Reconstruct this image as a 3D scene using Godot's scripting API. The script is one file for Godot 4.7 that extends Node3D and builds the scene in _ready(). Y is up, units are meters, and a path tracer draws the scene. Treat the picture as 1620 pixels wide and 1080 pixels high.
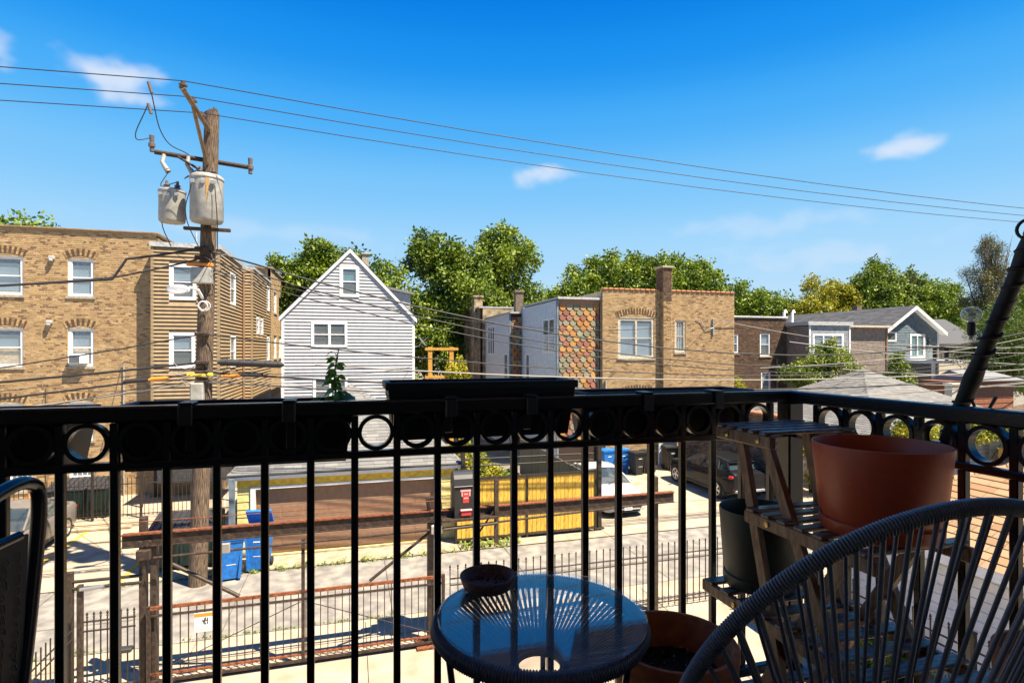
extends Node3D
# Rear balcony over an alley with brick and sided houses beyond. x runs along the alley, -z away from the balcony, y up.

class MB:
	var v := PackedVector3Array()
	var n := PackedVector3Array()
	var c := PackedColorArray()
	var uv := PackedVector2Array()
	var ix := PackedInt32Array()
	var col := Color(1, 1, 1)
	var T := Transform3D()

	func vert(p: Vector3, nn: Vector3, t: Vector2) -> int:
		v.append(T * p)
		n.append((T.basis * nn).normalized())
		c.append(col)
		uv.append(t)
		return v.size() - 1

	func tri(a: int, b: int, d: int) -> void:
		ix.append(a); ix.append(d); ix.append(b)

	# corners counter-clockwise seen from outside
	func quad(a: Vector3, b: Vector3, d: Vector3, e: Vector3) -> MB:
		var nn := (b - a).cross(d - a)
		if nn.length_squared() < 1e-14:
			nn = (d - a).cross(e - a)
		nn = nn.normalized()
		var w := a.distance_to(b)
		var h := a.distance_to(e)
		var i := vert(a, nn, Vector2(0, 0))
		vert(b, nn, Vector2(w, 0))
		vert(d, nn, Vector2(w, h))
		vert(e, nn, Vector2(0, h))
		tri(i, i + 1, i + 2)
		tri(i, i + 2, i + 3)
		return self

	func tri3(a: Vector3, b: Vector3, d: Vector3) -> MB:
		var nn := (b - a).cross(d - a).normalized()
		var i := vert(a, nn, Vector2(a.x, a.y))
		vert(b, nn, Vector2(b.x, b.y))
		vert(d, nn, Vector2(d.x, d.y))
		tri(i, i + 1, i + 2)
		return self

	func box(l: Vector3, h: Vector3) -> MB:
		var p := [Vector3(l.x, l.y, l.z), Vector3(h.x, l.y, l.z), Vector3(h.x, h.y, l.z), Vector3(l.x, h.y, l.z), Vector3(l.x, l.y, h.z), Vector3(h.x, l.y, h.z), Vector3(h.x, h.y, h.z), Vector3(l.x, h.y, h.z)]
		quad(p[4], p[5], p[6], p[7])
		quad(p[1], p[0], p[3], p[2])
		quad(p[5], p[1], p[2], p[6])
		quad(p[0], p[4], p[7], p[3])
		quad(p[7], p[6], p[2], p[3])
		quad(p[0], p[1], p[5], p[4])
		return self

	# box with chamfered edges
	func cbox(l: Vector3, h: Vector3, e: float) -> MB:
		var q := func(sx, sy, sz, ax) -> Vector3:
			var p := Vector3(h.x if sx > 0 else l.x, h.y if sy > 0 else l.y, h.z if sz > 0 else l.z)
			if ax != 0: p.x -= sx * e
			if ax != 1: p.y -= sy * e
			if ax != 2: p.z -= sz * e
			return p
		var f := func(ax, s, pts) -> void:
			face(pts, Vector3(s if ax == 0 else 0, s if ax == 1 else 0, s if ax == 2 else 0))
		for s in [-1, 1]:
			f.call(0, s, [q.call(s, -1, -1, 0), q.call(s, 1, -1, 0), q.call(s, 1, 1, 0), q.call(s, -1, 1, 0)])
			f.call(1, s, [q.call(-1, s, -1, 1), q.call(1, s, -1, 1), q.call(1, s, 1, 1), q.call(-1, s, 1, 1)])
			f.call(2, s, [q.call(-1, -1, s, 2), q.call(1, -1, s, 2), q.call(1, 1, s, 2), q.call(-1, 1, s, 2)])
			for t in [-1, 1]:
				face([q.call(s, t, -1, 0), q.call(s, t, 1, 0), q.call(s, t, 1, 1), q.call(s, t, -1, 1)], Vector3(s, t, 0))
				face([q.call(s, -1, t, 0), q.call(s, 1, t, 0), q.call(s, 1, t, 2), q.call(s, -1, t, 2)], Vector3(s, 0, t))
				face([q.call(-1, s, t, 1), q.call(1, s, t, 1), q.call(1, s, t, 2), q.call(-1, s, t, 2)], Vector3(0, s, t))
				for r in [-1, 1]:
					face([q.call(s, t, r, 0), q.call(s, t, r, 1), q.call(s, t, r, 2)], Vector3(s, t, r))
		return self

	# a flat polygon turned to face the way of nn
	func face(pts: Array, nn: Vector3) -> MB:
		var k := pts.duplicate()
		var m := Vector3.ZERO
		for j in k.size():
			m += (k[j] as Vector3 - k[0]).cross(k[(j + 1) % k.size()] as Vector3 - k[0])
		if m.dot(nn) < 0.0:
			k.reverse()
			m = -m
		m = m.normalized()
		var i := v.size()
		for p: Vector3 in k:
			var a := absf(m.y) > 0.7
			vert(p, m, Vector2(p.x + (0.0 if absf(m.x) < 0.7 else p.z), p.z if a else p.y))
		for j in range(1, k.size() - 1):
			tri(i, i + j, i + j + 1)
		return self

	# prism: 2D outline (x,y) pushed from z0 to z1
	func prism(o: Array, z0: float, z1: float) -> MB:
		var pk := PackedVector2Array(o)
		if Geometry2D.is_polygon_clockwise(pk):
			pk.reverse()
		var t := Geometry2D.triangulate_polygon(pk)
		for k in range(0, t.size(), 3):
			face([Vector3(pk[t[k]].x, pk[t[k]].y, z1), Vector3(pk[t[k + 1]].x, pk[t[k + 1]].y, z1), Vector3(pk[t[k + 2]].x, pk[t[k + 2]].y, z1)], Vector3(0, 0, 1))
			face([Vector3(pk[t[k]].x, pk[t[k]].y, z0), Vector3(pk[t[k + 1]].x, pk[t[k + 1]].y, z0), Vector3(pk[t[k + 2]].x, pk[t[k + 2]].y, z0)], Vector3(0, 0, -1))
		for k in pk.size():
			var a := pk[k]
			var b := pk[(k + 1) % pk.size()]
			quad(Vector3(a.x, a.y, z0), Vector3(b.x, b.y, z0), Vector3(b.x, b.y, z1), Vector3(a.x, a.y, z1))
		return self

	# round bar through points; r a number or one per point
	func tube(pts: Array, r, sides := 8, closed := false) -> MB:
		var m := pts.size()
		var up := Vector3.UP
		var first := v.size()
		var d0: Vector3 = (pts[1] - pts[0]).normalized()
		if absf(d0.dot(up)) > 0.9:
			up = Vector3.RIGHT
		var x := d0.cross(up).normalized()
		var along := 0.0
		for i in m + (1 if closed else 0):
			var a: Vector3 = pts[(i - 1 + m) % m] if closed or i > 0 else pts[0]
			var b: Vector3 = pts[(i + 1) % m] if closed or i < m - 1 else pts[m - 1]
			var d := (b - a).normalized()
			x = (x - d * x.dot(d)).normalized()
			var y := d.cross(x)
			var p: Vector3 = pts[i % m]
			if i > 0:
				along += p.distance_to(pts[i - 1])
			var rr: float = r if r is float else r[i % m]
			for k in sides + 1:
				var t := TAU * k / sides
				var nn := x * cos(t) + y * sin(t)
				vert(p + nn * rr, nn, Vector2(float(k) / sides * TAU * rr, along))
		for i in m - (0 if closed else 1):
			for k in sides:
				var q := first + i * (sides + 1) + k
				tri(q, q + sides + 2, q + sides + 1)
				tri(q, q + 1, q + sides + 2)
		if not closed:
			for e in [0, m - 1]:
				var base := first + int(e) * (sides + 1)
				var nn: Vector3 = (pts[0] - pts[1]).normalized() if e == 0 else (pts[m - 1] - pts[m - 2]).normalized()
				var iv: Transform3D = T
				T = Transform3D()
				var i0 := vert(iv * (pts[e] as Vector3), iv.basis * nn, Vector2.ZERO)
				for k in sides:
					vert(v[base + k], iv.basis * nn, Vector2.ZERO)
				T = iv
				for k in sides:
					if e != 0: tri(i0, i0 + 1 + k, i0 + 1 + (k + 1) % sides)
					else: tri(i0, i0 + 1 + (k + 1) % sides, i0 + 1 + k)
		return self

	# turned shape: profile of (radius, height) round the y axis at o
	func lathe(pr: Array, o := Vector3.ZERO, seg := 32, crease := 0.6) -> MB:
		for j in pr.size() - 1:
			var a: Vector2 = pr[j]
			var b: Vector2 = pr[j + 1]
			var e := (b - a)
			if e.length() < 1e-6:
				continue
			var me := Vector2(e.y, -e.x).normalized()
			var na := me
			var nb := me
			if j > 0:
				var f: Vector2 = a - pr[j - 1]
				var mf := Vector2(f.y, -f.x).normalized()
				if mf.dot(me) > crease: na = (mf + me).normalized()
			if j < pr.size() - 2:
				var g: Vector2 = pr[j + 2] - b
				var mg := Vector2(g.y, -g.x).normalized()
				if mg.dot(me) > crease: nb = (mg + me).normalized()
			var s := v.size()
			for k in seg + 1:
				var t := TAU * k / seg
				var dir := Vector3(cos(t), 0, sin(t))
				vert(o + dir * a.x + Vector3(0, a.y, 0), dir * na.x + Vector3(0, na.y, 0), Vector2(t * a.x, a.y))
				vert(o + dir * b.x + Vector3(0, b.y, 0), dir * nb.x + Vector3(0, nb.y, 0), Vector2(t * b.x, b.y))
			for k in seg:
				var i := s + k * 2
				tri(i, i + 1, i + 3)
				tri(i, i + 3, i + 2)
		return self

	# smooth sheet over a grid of points, rows of equal length
	func sheet(rows: Array, flip := false) -> MB:
		var h := rows.size()
		var w: int = rows[0].size()
		var s := v.size()
		for i in h:
			for j in w:
				var du: Vector3 = rows[i][mini(j + 1, w - 1)] - rows[i][maxi(j - 1, 0)]
				var dv: Vector3 = rows[mini(i + 1, h - 1)][j] - rows[maxi(i - 1, 0)][j]
				var nn := du.cross(dv)
				if nn.length() < 1e-9: nn = Vector3.UP
				nn = nn.normalized() * (-1.0 if flip else 1.0)
				vert(rows[i][j], nn, Vector2(float(j) / w, float(i) / h))
		for i in h - 1:
			for j in w - 1:
				var q := s + i * w + j
				if flip:
					tri(q, q + w, q + w + 1); tri(q, q + w + 1, q + 1)
				else:
					tri(q, q + 1, q + w + 1); tri(q, q + w + 1, q + w)
		return self

	func mesh(o := Vector3.ZERO) -> ArrayMesh:
		var a := []
		a.resize(Mesh.ARRAY_MAX)
		if o != Vector3.ZERO:
			for i in v.size(): v[i] -= o
		a[Mesh.ARRAY_VERTEX] = v
		a[Mesh.ARRAY_NORMAL] = n
		a[Mesh.ARRAY_COLOR] = c
		a[Mesh.ARRAY_TEX_UV] = uv
		a[Mesh.ARRAY_INDEX] = ix
		var m := ArrayMesh.new()
		m.add_surface_from_arrays(Mesh.PRIMITIVE_TRIANGLES, a)
		return m

var rng := RandomNumberGenerator.new()
var taken := {}
var M := {}

func rnd(a: float, b: float) -> float:
	return rng.randf_range(a, b)

func numbered(called: String) -> String:
	taken[called] = taken.get(called, -1) + 1
	return called if taken[called] == 0 else "%s_%03d" % [called, taken[called]]

func meta(o: Node, label := "", category := "", group := "", kind := "") -> Node:
	if label: o.set_meta("label", label)
	if category: o.set_meta("category", category)
	if group: o.set_meta("group", group)
	if kind: o.set_meta("kind", kind)
	return o

func thing(called: String, label: String, category: String, at := Vector3.ZERO, group := "") -> Node3D:
	var o := Node3D.new()
	o.name = numbered(called)
	add_child(o)
	o.position = at
	meta(o, label, category, group)
	return o

# one part; the builder holds world places, the part hangs under its thing
func part(parent: Node3D, called: String, mb: MB, m: Material, kind := "") -> MeshInstance3D:
	var at := Vector3.ZERO
	var q: Node = parent
	while q is Node3D and q != self:
		at += q.position
		q = q.get_parent()
	return lpart(parent, called, mb.mesh(at), m, Vector3.ZERO, kind)

# one part from a mesh with local places
func lpart(parent: Node3D, called: String, mesh: Mesh, m: Material, at := Vector3.ZERO, kind := "") -> MeshInstance3D:
	var o := MeshInstance3D.new()
	o.name = called
	o.mesh = mesh
	o.material_override = m
	o.position = at
	if kind: o.set_meta("kind", kind)
	parent.add_child(o, true)
	return o

func struct(called: String, mb: MB, m: Material) -> MeshInstance3D:
	var o := MeshInstance3D.new()
	o.name = numbered(called)
	o.mesh = mb.mesh()
	o.material_override = m
	o.set_meta("kind", "structure")
	add_child(o)
	return o

func lin(r: float, g: float, b: float) -> Color:
	return Color(r, g, b).linear_to_srgb()

func noise_tex(sd: int, freq: float, lo: Color, hi: Color, octaves := 4, size := 256, mid = null) -> NoiseTexture2D:
	var f := FastNoiseLite.new()
	f.seed = sd
	f.frequency = freq
	f.fractal_octaves = octaves
	var t := NoiseTexture2D.new()
	t.width = size
	t.height = size
	t.seamless = true
	t.noise = f
	var g := Gradient.new()
	g.set_color(0, lo)
	g.set_color(1, hi)
	if mid != null:
		g.add_point(mid[0], mid[1])
	t.color_ramp = g
	return t

func bump_tex(sd: int, freq: float, octaves := 4) -> NoiseTexture2D:
	return noise_tex(sd, freq, Color.BLACK, Color.WHITE, octaves)

func mat(key: String, col: Color, rough: float, metal := 0.0) -> StandardMaterial3D:
	var m := StandardMaterial3D.new()
	m.resource_name = key
	m.albedo_color = col
	m.roughness = rough
	m.metallic = metal
	M[key] = m
	return m

# blotchy surface: tint texture laid from three sides over so many metres
func tint(m: StandardMaterial3D, t: Texture2D, metres: float, bump: Texture2D = null, depth := 0.0) -> StandardMaterial3D:
	m.albedo_texture = t
	m.uv1_triplanar = true
	m.uv1_world_triplanar = true
	m.uv1_scale = Vector3.ONE / metres
	if bump:
		m.heightmap_enabled = true
		m.heightmap_texture = bump
		m.heightmap_scale = depth
	return m

func grey(a: float) -> Color:
	return Color(a, a, a)

func glass(key: String, col: Color, a: float) -> StandardMaterial3D:
	var m := mat(key, col, 0.02)
	m.albedo_color.a = a
	m.transparency = BaseMaterial3D.TRANSPARENCY_ALPHA
	m.metallic_specular = 0.6
	return m

func materials() -> void:
	var m: StandardMaterial3D
	var soft := noise_tex(11, 0.012, grey(0.72), grey(1.0), 5, 512)
	var fine := noise_tex(12, 0.08, grey(0.78), grey(1.0), 4, 256)
	var bump := bump_tex(13, 0.15, 4)
	var crack := FastNoiseLite.new()
	# ground surfaces
	tint(mat("ground", lin(0.24, 0.215, 0.17), 0.95), soft, 9.0, bump, 0.4)
	tint(mat("alley", lin(0.33, 0.31, 0.275), 0.93), noise_tex(21, 0.02, Color(0.66, 0.66, 0.68), Color(1, 0.99, 0.97), 6, 512), 5.5, bump, 0.5)
	tint(mat("lot", lin(0.44, 0.38, 0.285), 0.92), noise_tex(22, 0.016, Color(0.80, 0.78, 0.76), Color(1, 1, 1), 6, 512), 7.0, bump, 0.35)
	tint(mat("apron", lin(0.46, 0.395, 0.285), 0.92), noise_tex(23, 0.02, Color(0.74, 0.71, 0.68), Color(1, 1, 1), 6, 512), 4.0, bump, 0.3)
	tint(mat("soil", lin(0.05, 0.034, 0.022), 1.0), fine, 0.4, bump, 1.0)
	tint(mat("earth", lin(0.16, 0.12, 0.08), 1.0), soft, 2.0, bump, 0.8)
	tint(mat("line", lin(0.75, 0.50, 0.06), 0.85), noise_tex(24, 0.05, Color(0.72, 0.7, 0.62), Color.WHITE, 5, 256), 1.2)
	tint(mat("joint", lin(0.10, 0.085, 0.06), 1.0), fine, 1.0)
	# masonry
	m = tint(mat("brick", Color.WHITE, 0.93), fine, 0.5, bump, 0.25); m.vertex_color_use_as_albedo = true
	tint(mat("mortar", lin(0.62, 0.50, 0.33), 0.95), soft, 1.5, bump, 0.2)
	tint(mat("mortar_dark", lin(0.22, 0.165, 0.12), 0.95), soft, 1.5, bump, 0.2)
	tint(mat("stone", lin(0.45, 0.40, 0.31), 0.9), soft, 0.8, bump, 0.15)
	tint(mat("terracotta_coping", lin(0.45, 0.19, 0.085), 0.8), fine, 0.6, bump, 0.2)
	tint(mat("weathered", lin(0.46, 0.38, 0.27), 0.95), noise_tex(31, 0.014, Color(0.42, 0.39, 0.35), Color(1, 1, 1), 6, 512, [0.45, Color(0.8, 0.77, 0.72)]), 5.0, bump, 0.4)
	# siding and trim
	tint(mat("siding_white", lin(0.44, 0.445, 0.47), 0.55), noise_tex(32, 0.02, grey(0.9), grey(1.0), 4), 2.2)
	tint(mat("siding_brown", lin(0.345, 0.25, 0.14), 0.6), noise_tex(33, 0.02, grey(0.84), grey(1.0), 4), 2.0)
	tint(mat("trim_brown", lin(0.26, 0.17, 0.09), 0.6), soft, 1.5)
	tint(mat("siding_steel", lin(0.66, 0.72, 0.77), 0.5), noise_tex(34, 0.03, grey(0.86), grey(1.0), 4), 2.5)
	tint(mat("siding_blue", lin(0.19, 0.25, 0.30), 0.6), soft, 2.5)
	tint(mat("siding_grey", lin(0.33, 0.35, 0.38), 0.6), soft, 2.5)
	tint(mat("siding_taupe", lin(0.28, 0.225, 0.185), 0.65), soft, 2.5)
	tint(mat("siding_yellow", lin(0.74, 0.62, 0.25), 0.6), noise_tex(35, 0.03, grey(0.86), grey(1.0), 4), 1.5)
	tint(mat("trim_yellow", lin(0.88, 0.56, 0.05), 0.6), soft, 1.5)
	tint(mat("white_paint", lin(0.82, 0.83, 0.84), 0.5), noise_tex(36, 0.04, grey(0.9), grey(1.0), 4), 1.0)
	tint(mat("cream_paint", lin(0.66, 0.60, 0.48), 0.6), soft, 1.0)
	tint(mat("pale_wall", lin(0.72, 0.72, 0.74), 0.8), noise_tex(37, 0.02, grey(0.86), grey(1.0), 5), 3.0, bump, 0.15)
	tint(mat("garage_brown", lin(0.27, 0.155, 0.095), 0.6), noise_tex(38, 0.03, grey(0.9), grey(1.0), 4), 1.8)
	tint(mat("orange_paint", lin(0.70, 0.36, 0.06), 0.7), soft, 1.0)
	# roofs
	m = tint(mat("shingle", Color.WHITE, 0.95), noise_tex(41, 0.2, grey(0.72), grey(1.0), 3), 0.6, bump, 0.2); m.vertex_color_use_as_albedo = true
	tint(mat("roof_flat", lin(0.10, 0.09, 0.085), 0.95), soft, 2.0)
	tint(mat("flashing", lin(0.62, 0.63, 0.64), 0.45, 0.2), soft, 1.0)
	tint(mat("slate_roof", lin(0.10, 0.105, 0.115), 0.9), noise_tex(42, 0.06, grey(0.7), grey(1.0), 4), 1.5, bump, 0.2)
	m = tint(mat("scale", Color.WHITE, 0.9), noise_tex(43, 0.06, grey(0.68), grey(1.0), 4), 0.5, bump, 0.3); m.vertex_color_use_as_albedo = true
	mat("scale_back", lin(0.035, 0.022, 0.016), 0.95)
	# wood
	var grain := noise_tex(51, 0.035, Color(0.16, 0.14, 0.13), Color.WHITE, 5, 256, [0.48, Color(0.74, 0.71, 0.68)])
	m = mat("pole_wood", lin(0.25, 0.185, 0.13), 0.92); m.albedo_texture = grain; m.uv1_scale = Vector3(5.5, 0.35, 1)
	m.heightmap_enabled = true; m.heightmap_texture = grain; m.heightmap_scale = 1.2
	m = mat("fence_wood", Color.WHITE, 0.8); m.vertex_color_use_as_albedo = true
	m.albedo_texture = noise_tex(52, 0.025, Color(0.62, 0.54, 0.46), Color.WHITE, 5, 256, [0.38, Color(0.92, 0.89, 0.85)]); m.uv1_triplanar = true; m.uv1_world_triplanar = true; m.uv1_scale = Vector3(2.2, 0.45, 2.2)
	m = mat("stand_wood", lin(0.36, 0.215, 0.12), 0.5); m.albedo_texture = noise_tex(53, 0.03, Color(0.55, 0.52, 0.5), Color.WHITE, 5, 256); m.uv1_triplanar = true; m.uv1_scale = Vector3(9, 1.5, 6)
	m = mat("slat_wood", lin(0.25, 0.215, 0.195), 0.34); m.albedo_texture = grain; m.uv1_triplanar = true; m.uv1_scale = Vector3(2.2, 9, 9)
	# metals
	tint(mat("black_metal", lin(0.012, 0.012, 0.014), 0.24), noise_tex(61, 0.06, grey(0.75), grey(1.0), 4), 0.4, bump, 0.02).metallic_specular = 0.5
	tint(mat("fence_metal", lin(0.035, 0.027, 0.023), 0.6), noise_tex(62, 0.05, Color(0.7, 0.6, 0.5), Color.WHITE, 4), 0.5)
	tint(mat("rust", lin(0.30, 0.125, 0.055), 0.85), noise_tex(63, 0.035, Color(0.32, 0.30, 0.30), Color(1, 0.95, 0.9), 6, 256, [0.5, Color(0.8, 0.68, 0.6)]), 0.9, bump, 0.15)
	tint(mat("rust_dark", lin(0.075, 0.045, 0.03), 0.75), noise_tex(64, 0.03, Color(0.45, 0.42, 0.42), Color.WHITE, 6, 256), 0.8, bump, 0.1)
	tint(mat("post_steel", lin(0.075, 0.054, 0.04), 0.6), noise_tex(65, 0.03, Color(0.5, 0.42, 0.36), Color.WHITE, 5, 256), 0.9)
	mat("bright_steel", lin(0.55, 0.54, 0.52), 0.35, 0.8)
	tint(mat("transformer", lin(0.40, 0.40, 0.385), 0.45), noise_tex(66, 0.02, Color(0.78, 0.76, 0.72), Color.WHITE, 5), 1.2)
	tint(mat("rust_stain", lin(0.52, 0.30, 0.10), 0.8), soft, 0.5)
	mat("cable", lin(0.02, 0.02, 0.022), 0.55)
	mat("cable_light", lin(0.24, 0.23, 0.21), 0.5)
	mat("ceramic", lin(0.13, 0.10, 0.09), 0.3)
	mat("orange_guard", lin(0.75, 0.25, 0.03), 0.5)
	mat("yellow_guard", lin(0.75, 0.55, 0.04), 0.5)
	# plastics
	tint(mat("bin_blue", lin(0.016, 0.20, 0.66), 0.5), soft, 1.0)
	tint(mat("bin_black", lin(0.022, 0.021, 0.02), 0.55), soft, 0.7)
	tint(mat("dumpster", lin(0.012, 0.035, 0.028), 0.5), noise_tex(71, 0.03, grey(0.6), grey(1.0), 5), 0.8)
	mat("lid_black", lin(0.03, 0.03, 0.034), 0.42)
	mat("print_white", lin(0.75, 0.75, 0.74), 0.6)
	mat("print_red", lin(0.45, 0.04, 0.04), 0.5)
	mat("print_pink", lin(0.72, 0.34, 0.34), 0.5)
	mat("print_dark", lin(0.03, 0.03, 0.03), 0.6)
	mat("planter", lin(0.010, 0.010, 0.011), 0.55)
	mat("hook_metal", lin(0.03, 0.03, 0.032), 0.3)
	mat("planter_grey", lin(0.10, 0.095, 0.085), 0.6)
	m = tint(mat("pot_red", lin(0.50, 0.075, 0.024), 0.45), noise_tex(72, 0.05, grey(0.9), grey(1.0), 4), 0.3)
	tint(mat("pot_green", lin(0.035, 0.05, 0.042), 0.5), noise_tex(73, 0.05, grey(0.9), grey(1.0), 4), 0.3)
	tint(mat("terracotta", lin(0.56, 0.20, 0.085), 0.8), noise_tex(74, 0.03, Color(0.72, 0.66, 0.62), Color.WHITE, 5), 0.35, bump, 0.05)
	tint(mat("saucer", lin(0.20, 0.125, 0.115), 0.75), noise_tex(75, 0.04, Color(0.5, 0.46, 0.44), Color.WHITE, 5), 0.12, bump, 0.05)
	mat("rope", lin(0.10, 0.125, 0.165), 0.36)
	mat("chair_mesh", lin(0.006, 0.006, 0.0065), 0.65)
	# cars
	for a in [["car_black", Color(0.010, 0.011, 0.013), 0.25], ["car_silver", Color(0.48, 0.48, 0.465), 0.35], ["car_grey", Color(0.16, 0.145, 0.135), 0.3]]:
		m = mat(a[0], a[1].linear_to_srgb(), a[2]); m.clearcoat_enabled = true; m.clearcoat = 0.3 if a[0] == "car_black" else 0.6; m.clearcoat_roughness = 0.04; m.metallic_specular = 0.15
	mat("tyre", lin(0.015, 0.015, 0.015), 0.85)
	mat("rim_alloy", lin(0.55, 0.55, 0.56), 0.3, 0.7)
	mat("car_plastic", lin(0.02, 0.02, 0.021), 0.6)
	mat("lamp_red", lin(0.42, 0.02, 0.015), 0.2)
	mat("lamp_clear", lin(0.60, 0.62, 0.64), 0.12)
	mat("car_seat", lin(0.32, 0.32, 0.31), 0.8)
	mat("chrome", lin(0.7, 0.7, 0.7), 0.12, 1.0)
	# glass
	glass("pane", lin(0.5, 0.6, 0.65), 0.18)
	glass("car_glass", lin(0.05, 0.07, 0.075), 0.6)
	glass("table_glass", lin(0.55, 0.8, 0.8), 0.06)
	glass("bulb_glass", lin(0.55, 0.65, 0.75), 0.3)
	mat("room_dark", lin(0.035, 0.035, 0.038), 0.9)
	tint(mat("blind", lin(0.17, 0.25, 0.33), 0.7), noise_tex(91, 0.01, grey(0.9), grey(1.0), 2), 3.0)
	tint(mat("blind_teal", lin(0.05, 0.22, 0.28), 0.6), soft, 1.0)
	# leaves
	m = mat("leaf", Color.WHITE, 0.55); m.vertex_color_use_as_albedo = true; m.backlight_enabled = true; m.backlight = lin(0.34, 0.40, 0.03)
	tint(mat("bark", lin(0.11, 0.085, 0.065), 0.95), grain, 1.4, bump, 0.6)
	tint(mat("twig", lin(0.20, 0.15, 0.115), 0.95), fine, 0.5)
	mat("leaf_stem", lin(0.06, 0.11, 0.03), 0.6)
	mat("brass", lin(0.45, 0.33, 0.12), 0.3, 0.9)
	m = mat("crumb", Color.WHITE, 0.95); m.vertex_color_use_as_albedo = true
	tint(mat("garage_red", lin(0.30, 0.105, 0.045), 0.7), noise_tex(92, 0.03, grey(0.75), grey(1.0), 4), 1.5)
	tint(mat("slate_pale", lin(0.24, 0.25, 0.265), 0.9), noise_tex(93, 0.06, grey(0.75), grey(1.0), 4), 1.2)
	mat("chair_weave", lin(0.012, 0.011, 0.011), 0.3)

# ---------- walls, windows, roofs ----------
func facing(way: String, at: Vector3) -> Transform3D:
	if way == "-x": return Transform3D(Basis(Vector3(0, 0, 1), Vector3.UP, Vector3(-1, 0, 0)), at)
	if way == "+x": return Transform3D(Basis(Vector3(0, 0, -1), Vector3.UP, Vector3(1, 0, 0)), at)
	return Transform3D(Basis(), at)

# stretches of x free of the holes (Rect2) that meet the band y0..y1
func spans(x0: float, x1: float, y0: float, y1: float, holes: Array) -> Array:
	var out := [[x0, x1]]
	for h: Rect2 in holes:
		if h.position.y >= y1 - 0.001 or h.end.y <= y0 + 0.001: continue
		var nxt := []
		for s in out:
			if h.position.x >= s[1] or h.end.x <= s[0]:
				nxt.append(s)
				continue
			if h.position.x > s[0] + 0.005: nxt.append([s[0], h.position.x])
			if h.end.x < s[1] - 0.005: nxt.append([h.end.x, s[1]])
		out = nxt
	return out

func wall_sheet(mb: MB, x0: float, x1: float, y0: float, y1: float, holes: Array, z := 0.0, deep := 0.16) -> void:
	var ys := [y0, y1]
	for h: Rect2 in holes:
		for y in [h.position.y, h.end.y]:
			if y > y0 and y < y1: ys.append(y)
		var a := h.position
		var b := h.end
		mb.quad(Vector3(a.x, a.y, z), Vector3(b.x, a.y, z), Vector3(b.x, a.y, z - deep), Vector3(a.x, a.y, z - deep))
		mb.quad(Vector3(a.x, b.y, z - deep), Vector3(b.x, b.y, z - deep), Vector3(b.x, b.y, z), Vector3(a.x, b.y, z))
		mb.quad(Vector3(a.x, a.y, z), Vector3(a.x, a.y, z - deep), Vector3(a.x, b.y, z - deep), Vector3(a.x, b.y, z))
		mb.quad(Vector3(b.x, a.y, z - deep), Vector3(b.x, a.y, z), Vector3(b.x, b.y, z), Vector3(b.x, b.y, z - deep))
	ys.sort()
	for i in ys.size() - 1:
		if ys[i + 1] - ys[i] < 0.002: continue
		for s in spans(x0, x1, ys[i], ys[i + 1], holes):
			mb.quad(Vector3(s[0], ys[i], z), Vector3(s[1], ys[i], z), Vector3(s[1], ys[i + 1], z), Vector3(s[0], ys[i + 1], z))

# bricks laid as real blocks, too small to pick apart: one mesh
func bricks(T: Transform3D, x0: float, x1: float, y0: float, y1: float, holes: Array, pal: Array, sd: int, len := 0.2, row := 0.074) -> MB:
	var mb := MB.new()
	mb.T = T
	var f := FastNoiseLite.new()
	f.seed = sd
	f.frequency = 0.35
	var r := RandomNumberGenerator.new()
	r.seed = sd
	var k := 0
	var y := y0
	while y < y1 - 0.02:
		var header := k % 6 == 5
		var bl := len * (0.5 if header else 1.0)
		for s in spans(x0, x1, y, minf(y + row, y1), holes):
			var x: float = s[0] + (-bl * 0.5 if k % 2 else 0.0)
			while x < s[1] - 0.01:
				var a := maxf(x, s[0]) + 0.005 * row / 0.074
				var b := minf(x + bl, s[1]) - 0.01 * row / 0.074
				x += bl
				if b - a < 0.02: continue
				var g := f.get_noise_2d(a, y * 1.4)
				var q: Color = pal[r.randi() % pal.size()]
				if g > 0.3: q = q.lerp(pal[0], 0.5)
				var w := r.randf_range(0.8, 1.18)
				mb.col = Color(q.r * w, q.g * w, q.b * w)
				var z := 0.007 + r.randf_range(-0.002, 0.005)
				var t := y + row * 0.76
				mb.quad(Vector3(a, y, z), Vector3(b, y, z), Vector3(b, t, z), Vector3(a, t, z))
				mb.quad(Vector3(a, t, z), Vector3(b, t, z), Vector3(b, t, 0), Vector3(a, t, 0))
				mb.quad(Vector3(a, y, 0), Vector3(b, y, 0), Vector3(b, y, z), Vector3(a, y, z))
				mb.quad(Vector3(b, y, z), Vector3(b, y, 0), Vector3(b, t, 0), Vector3(b, t, z))
				mb.quad(Vector3(a, y, 0), Vector3(a, y, z), Vector3(a, t, z), Vector3(a, t, 0))
		y += row
		k += 1
	return mb

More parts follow.
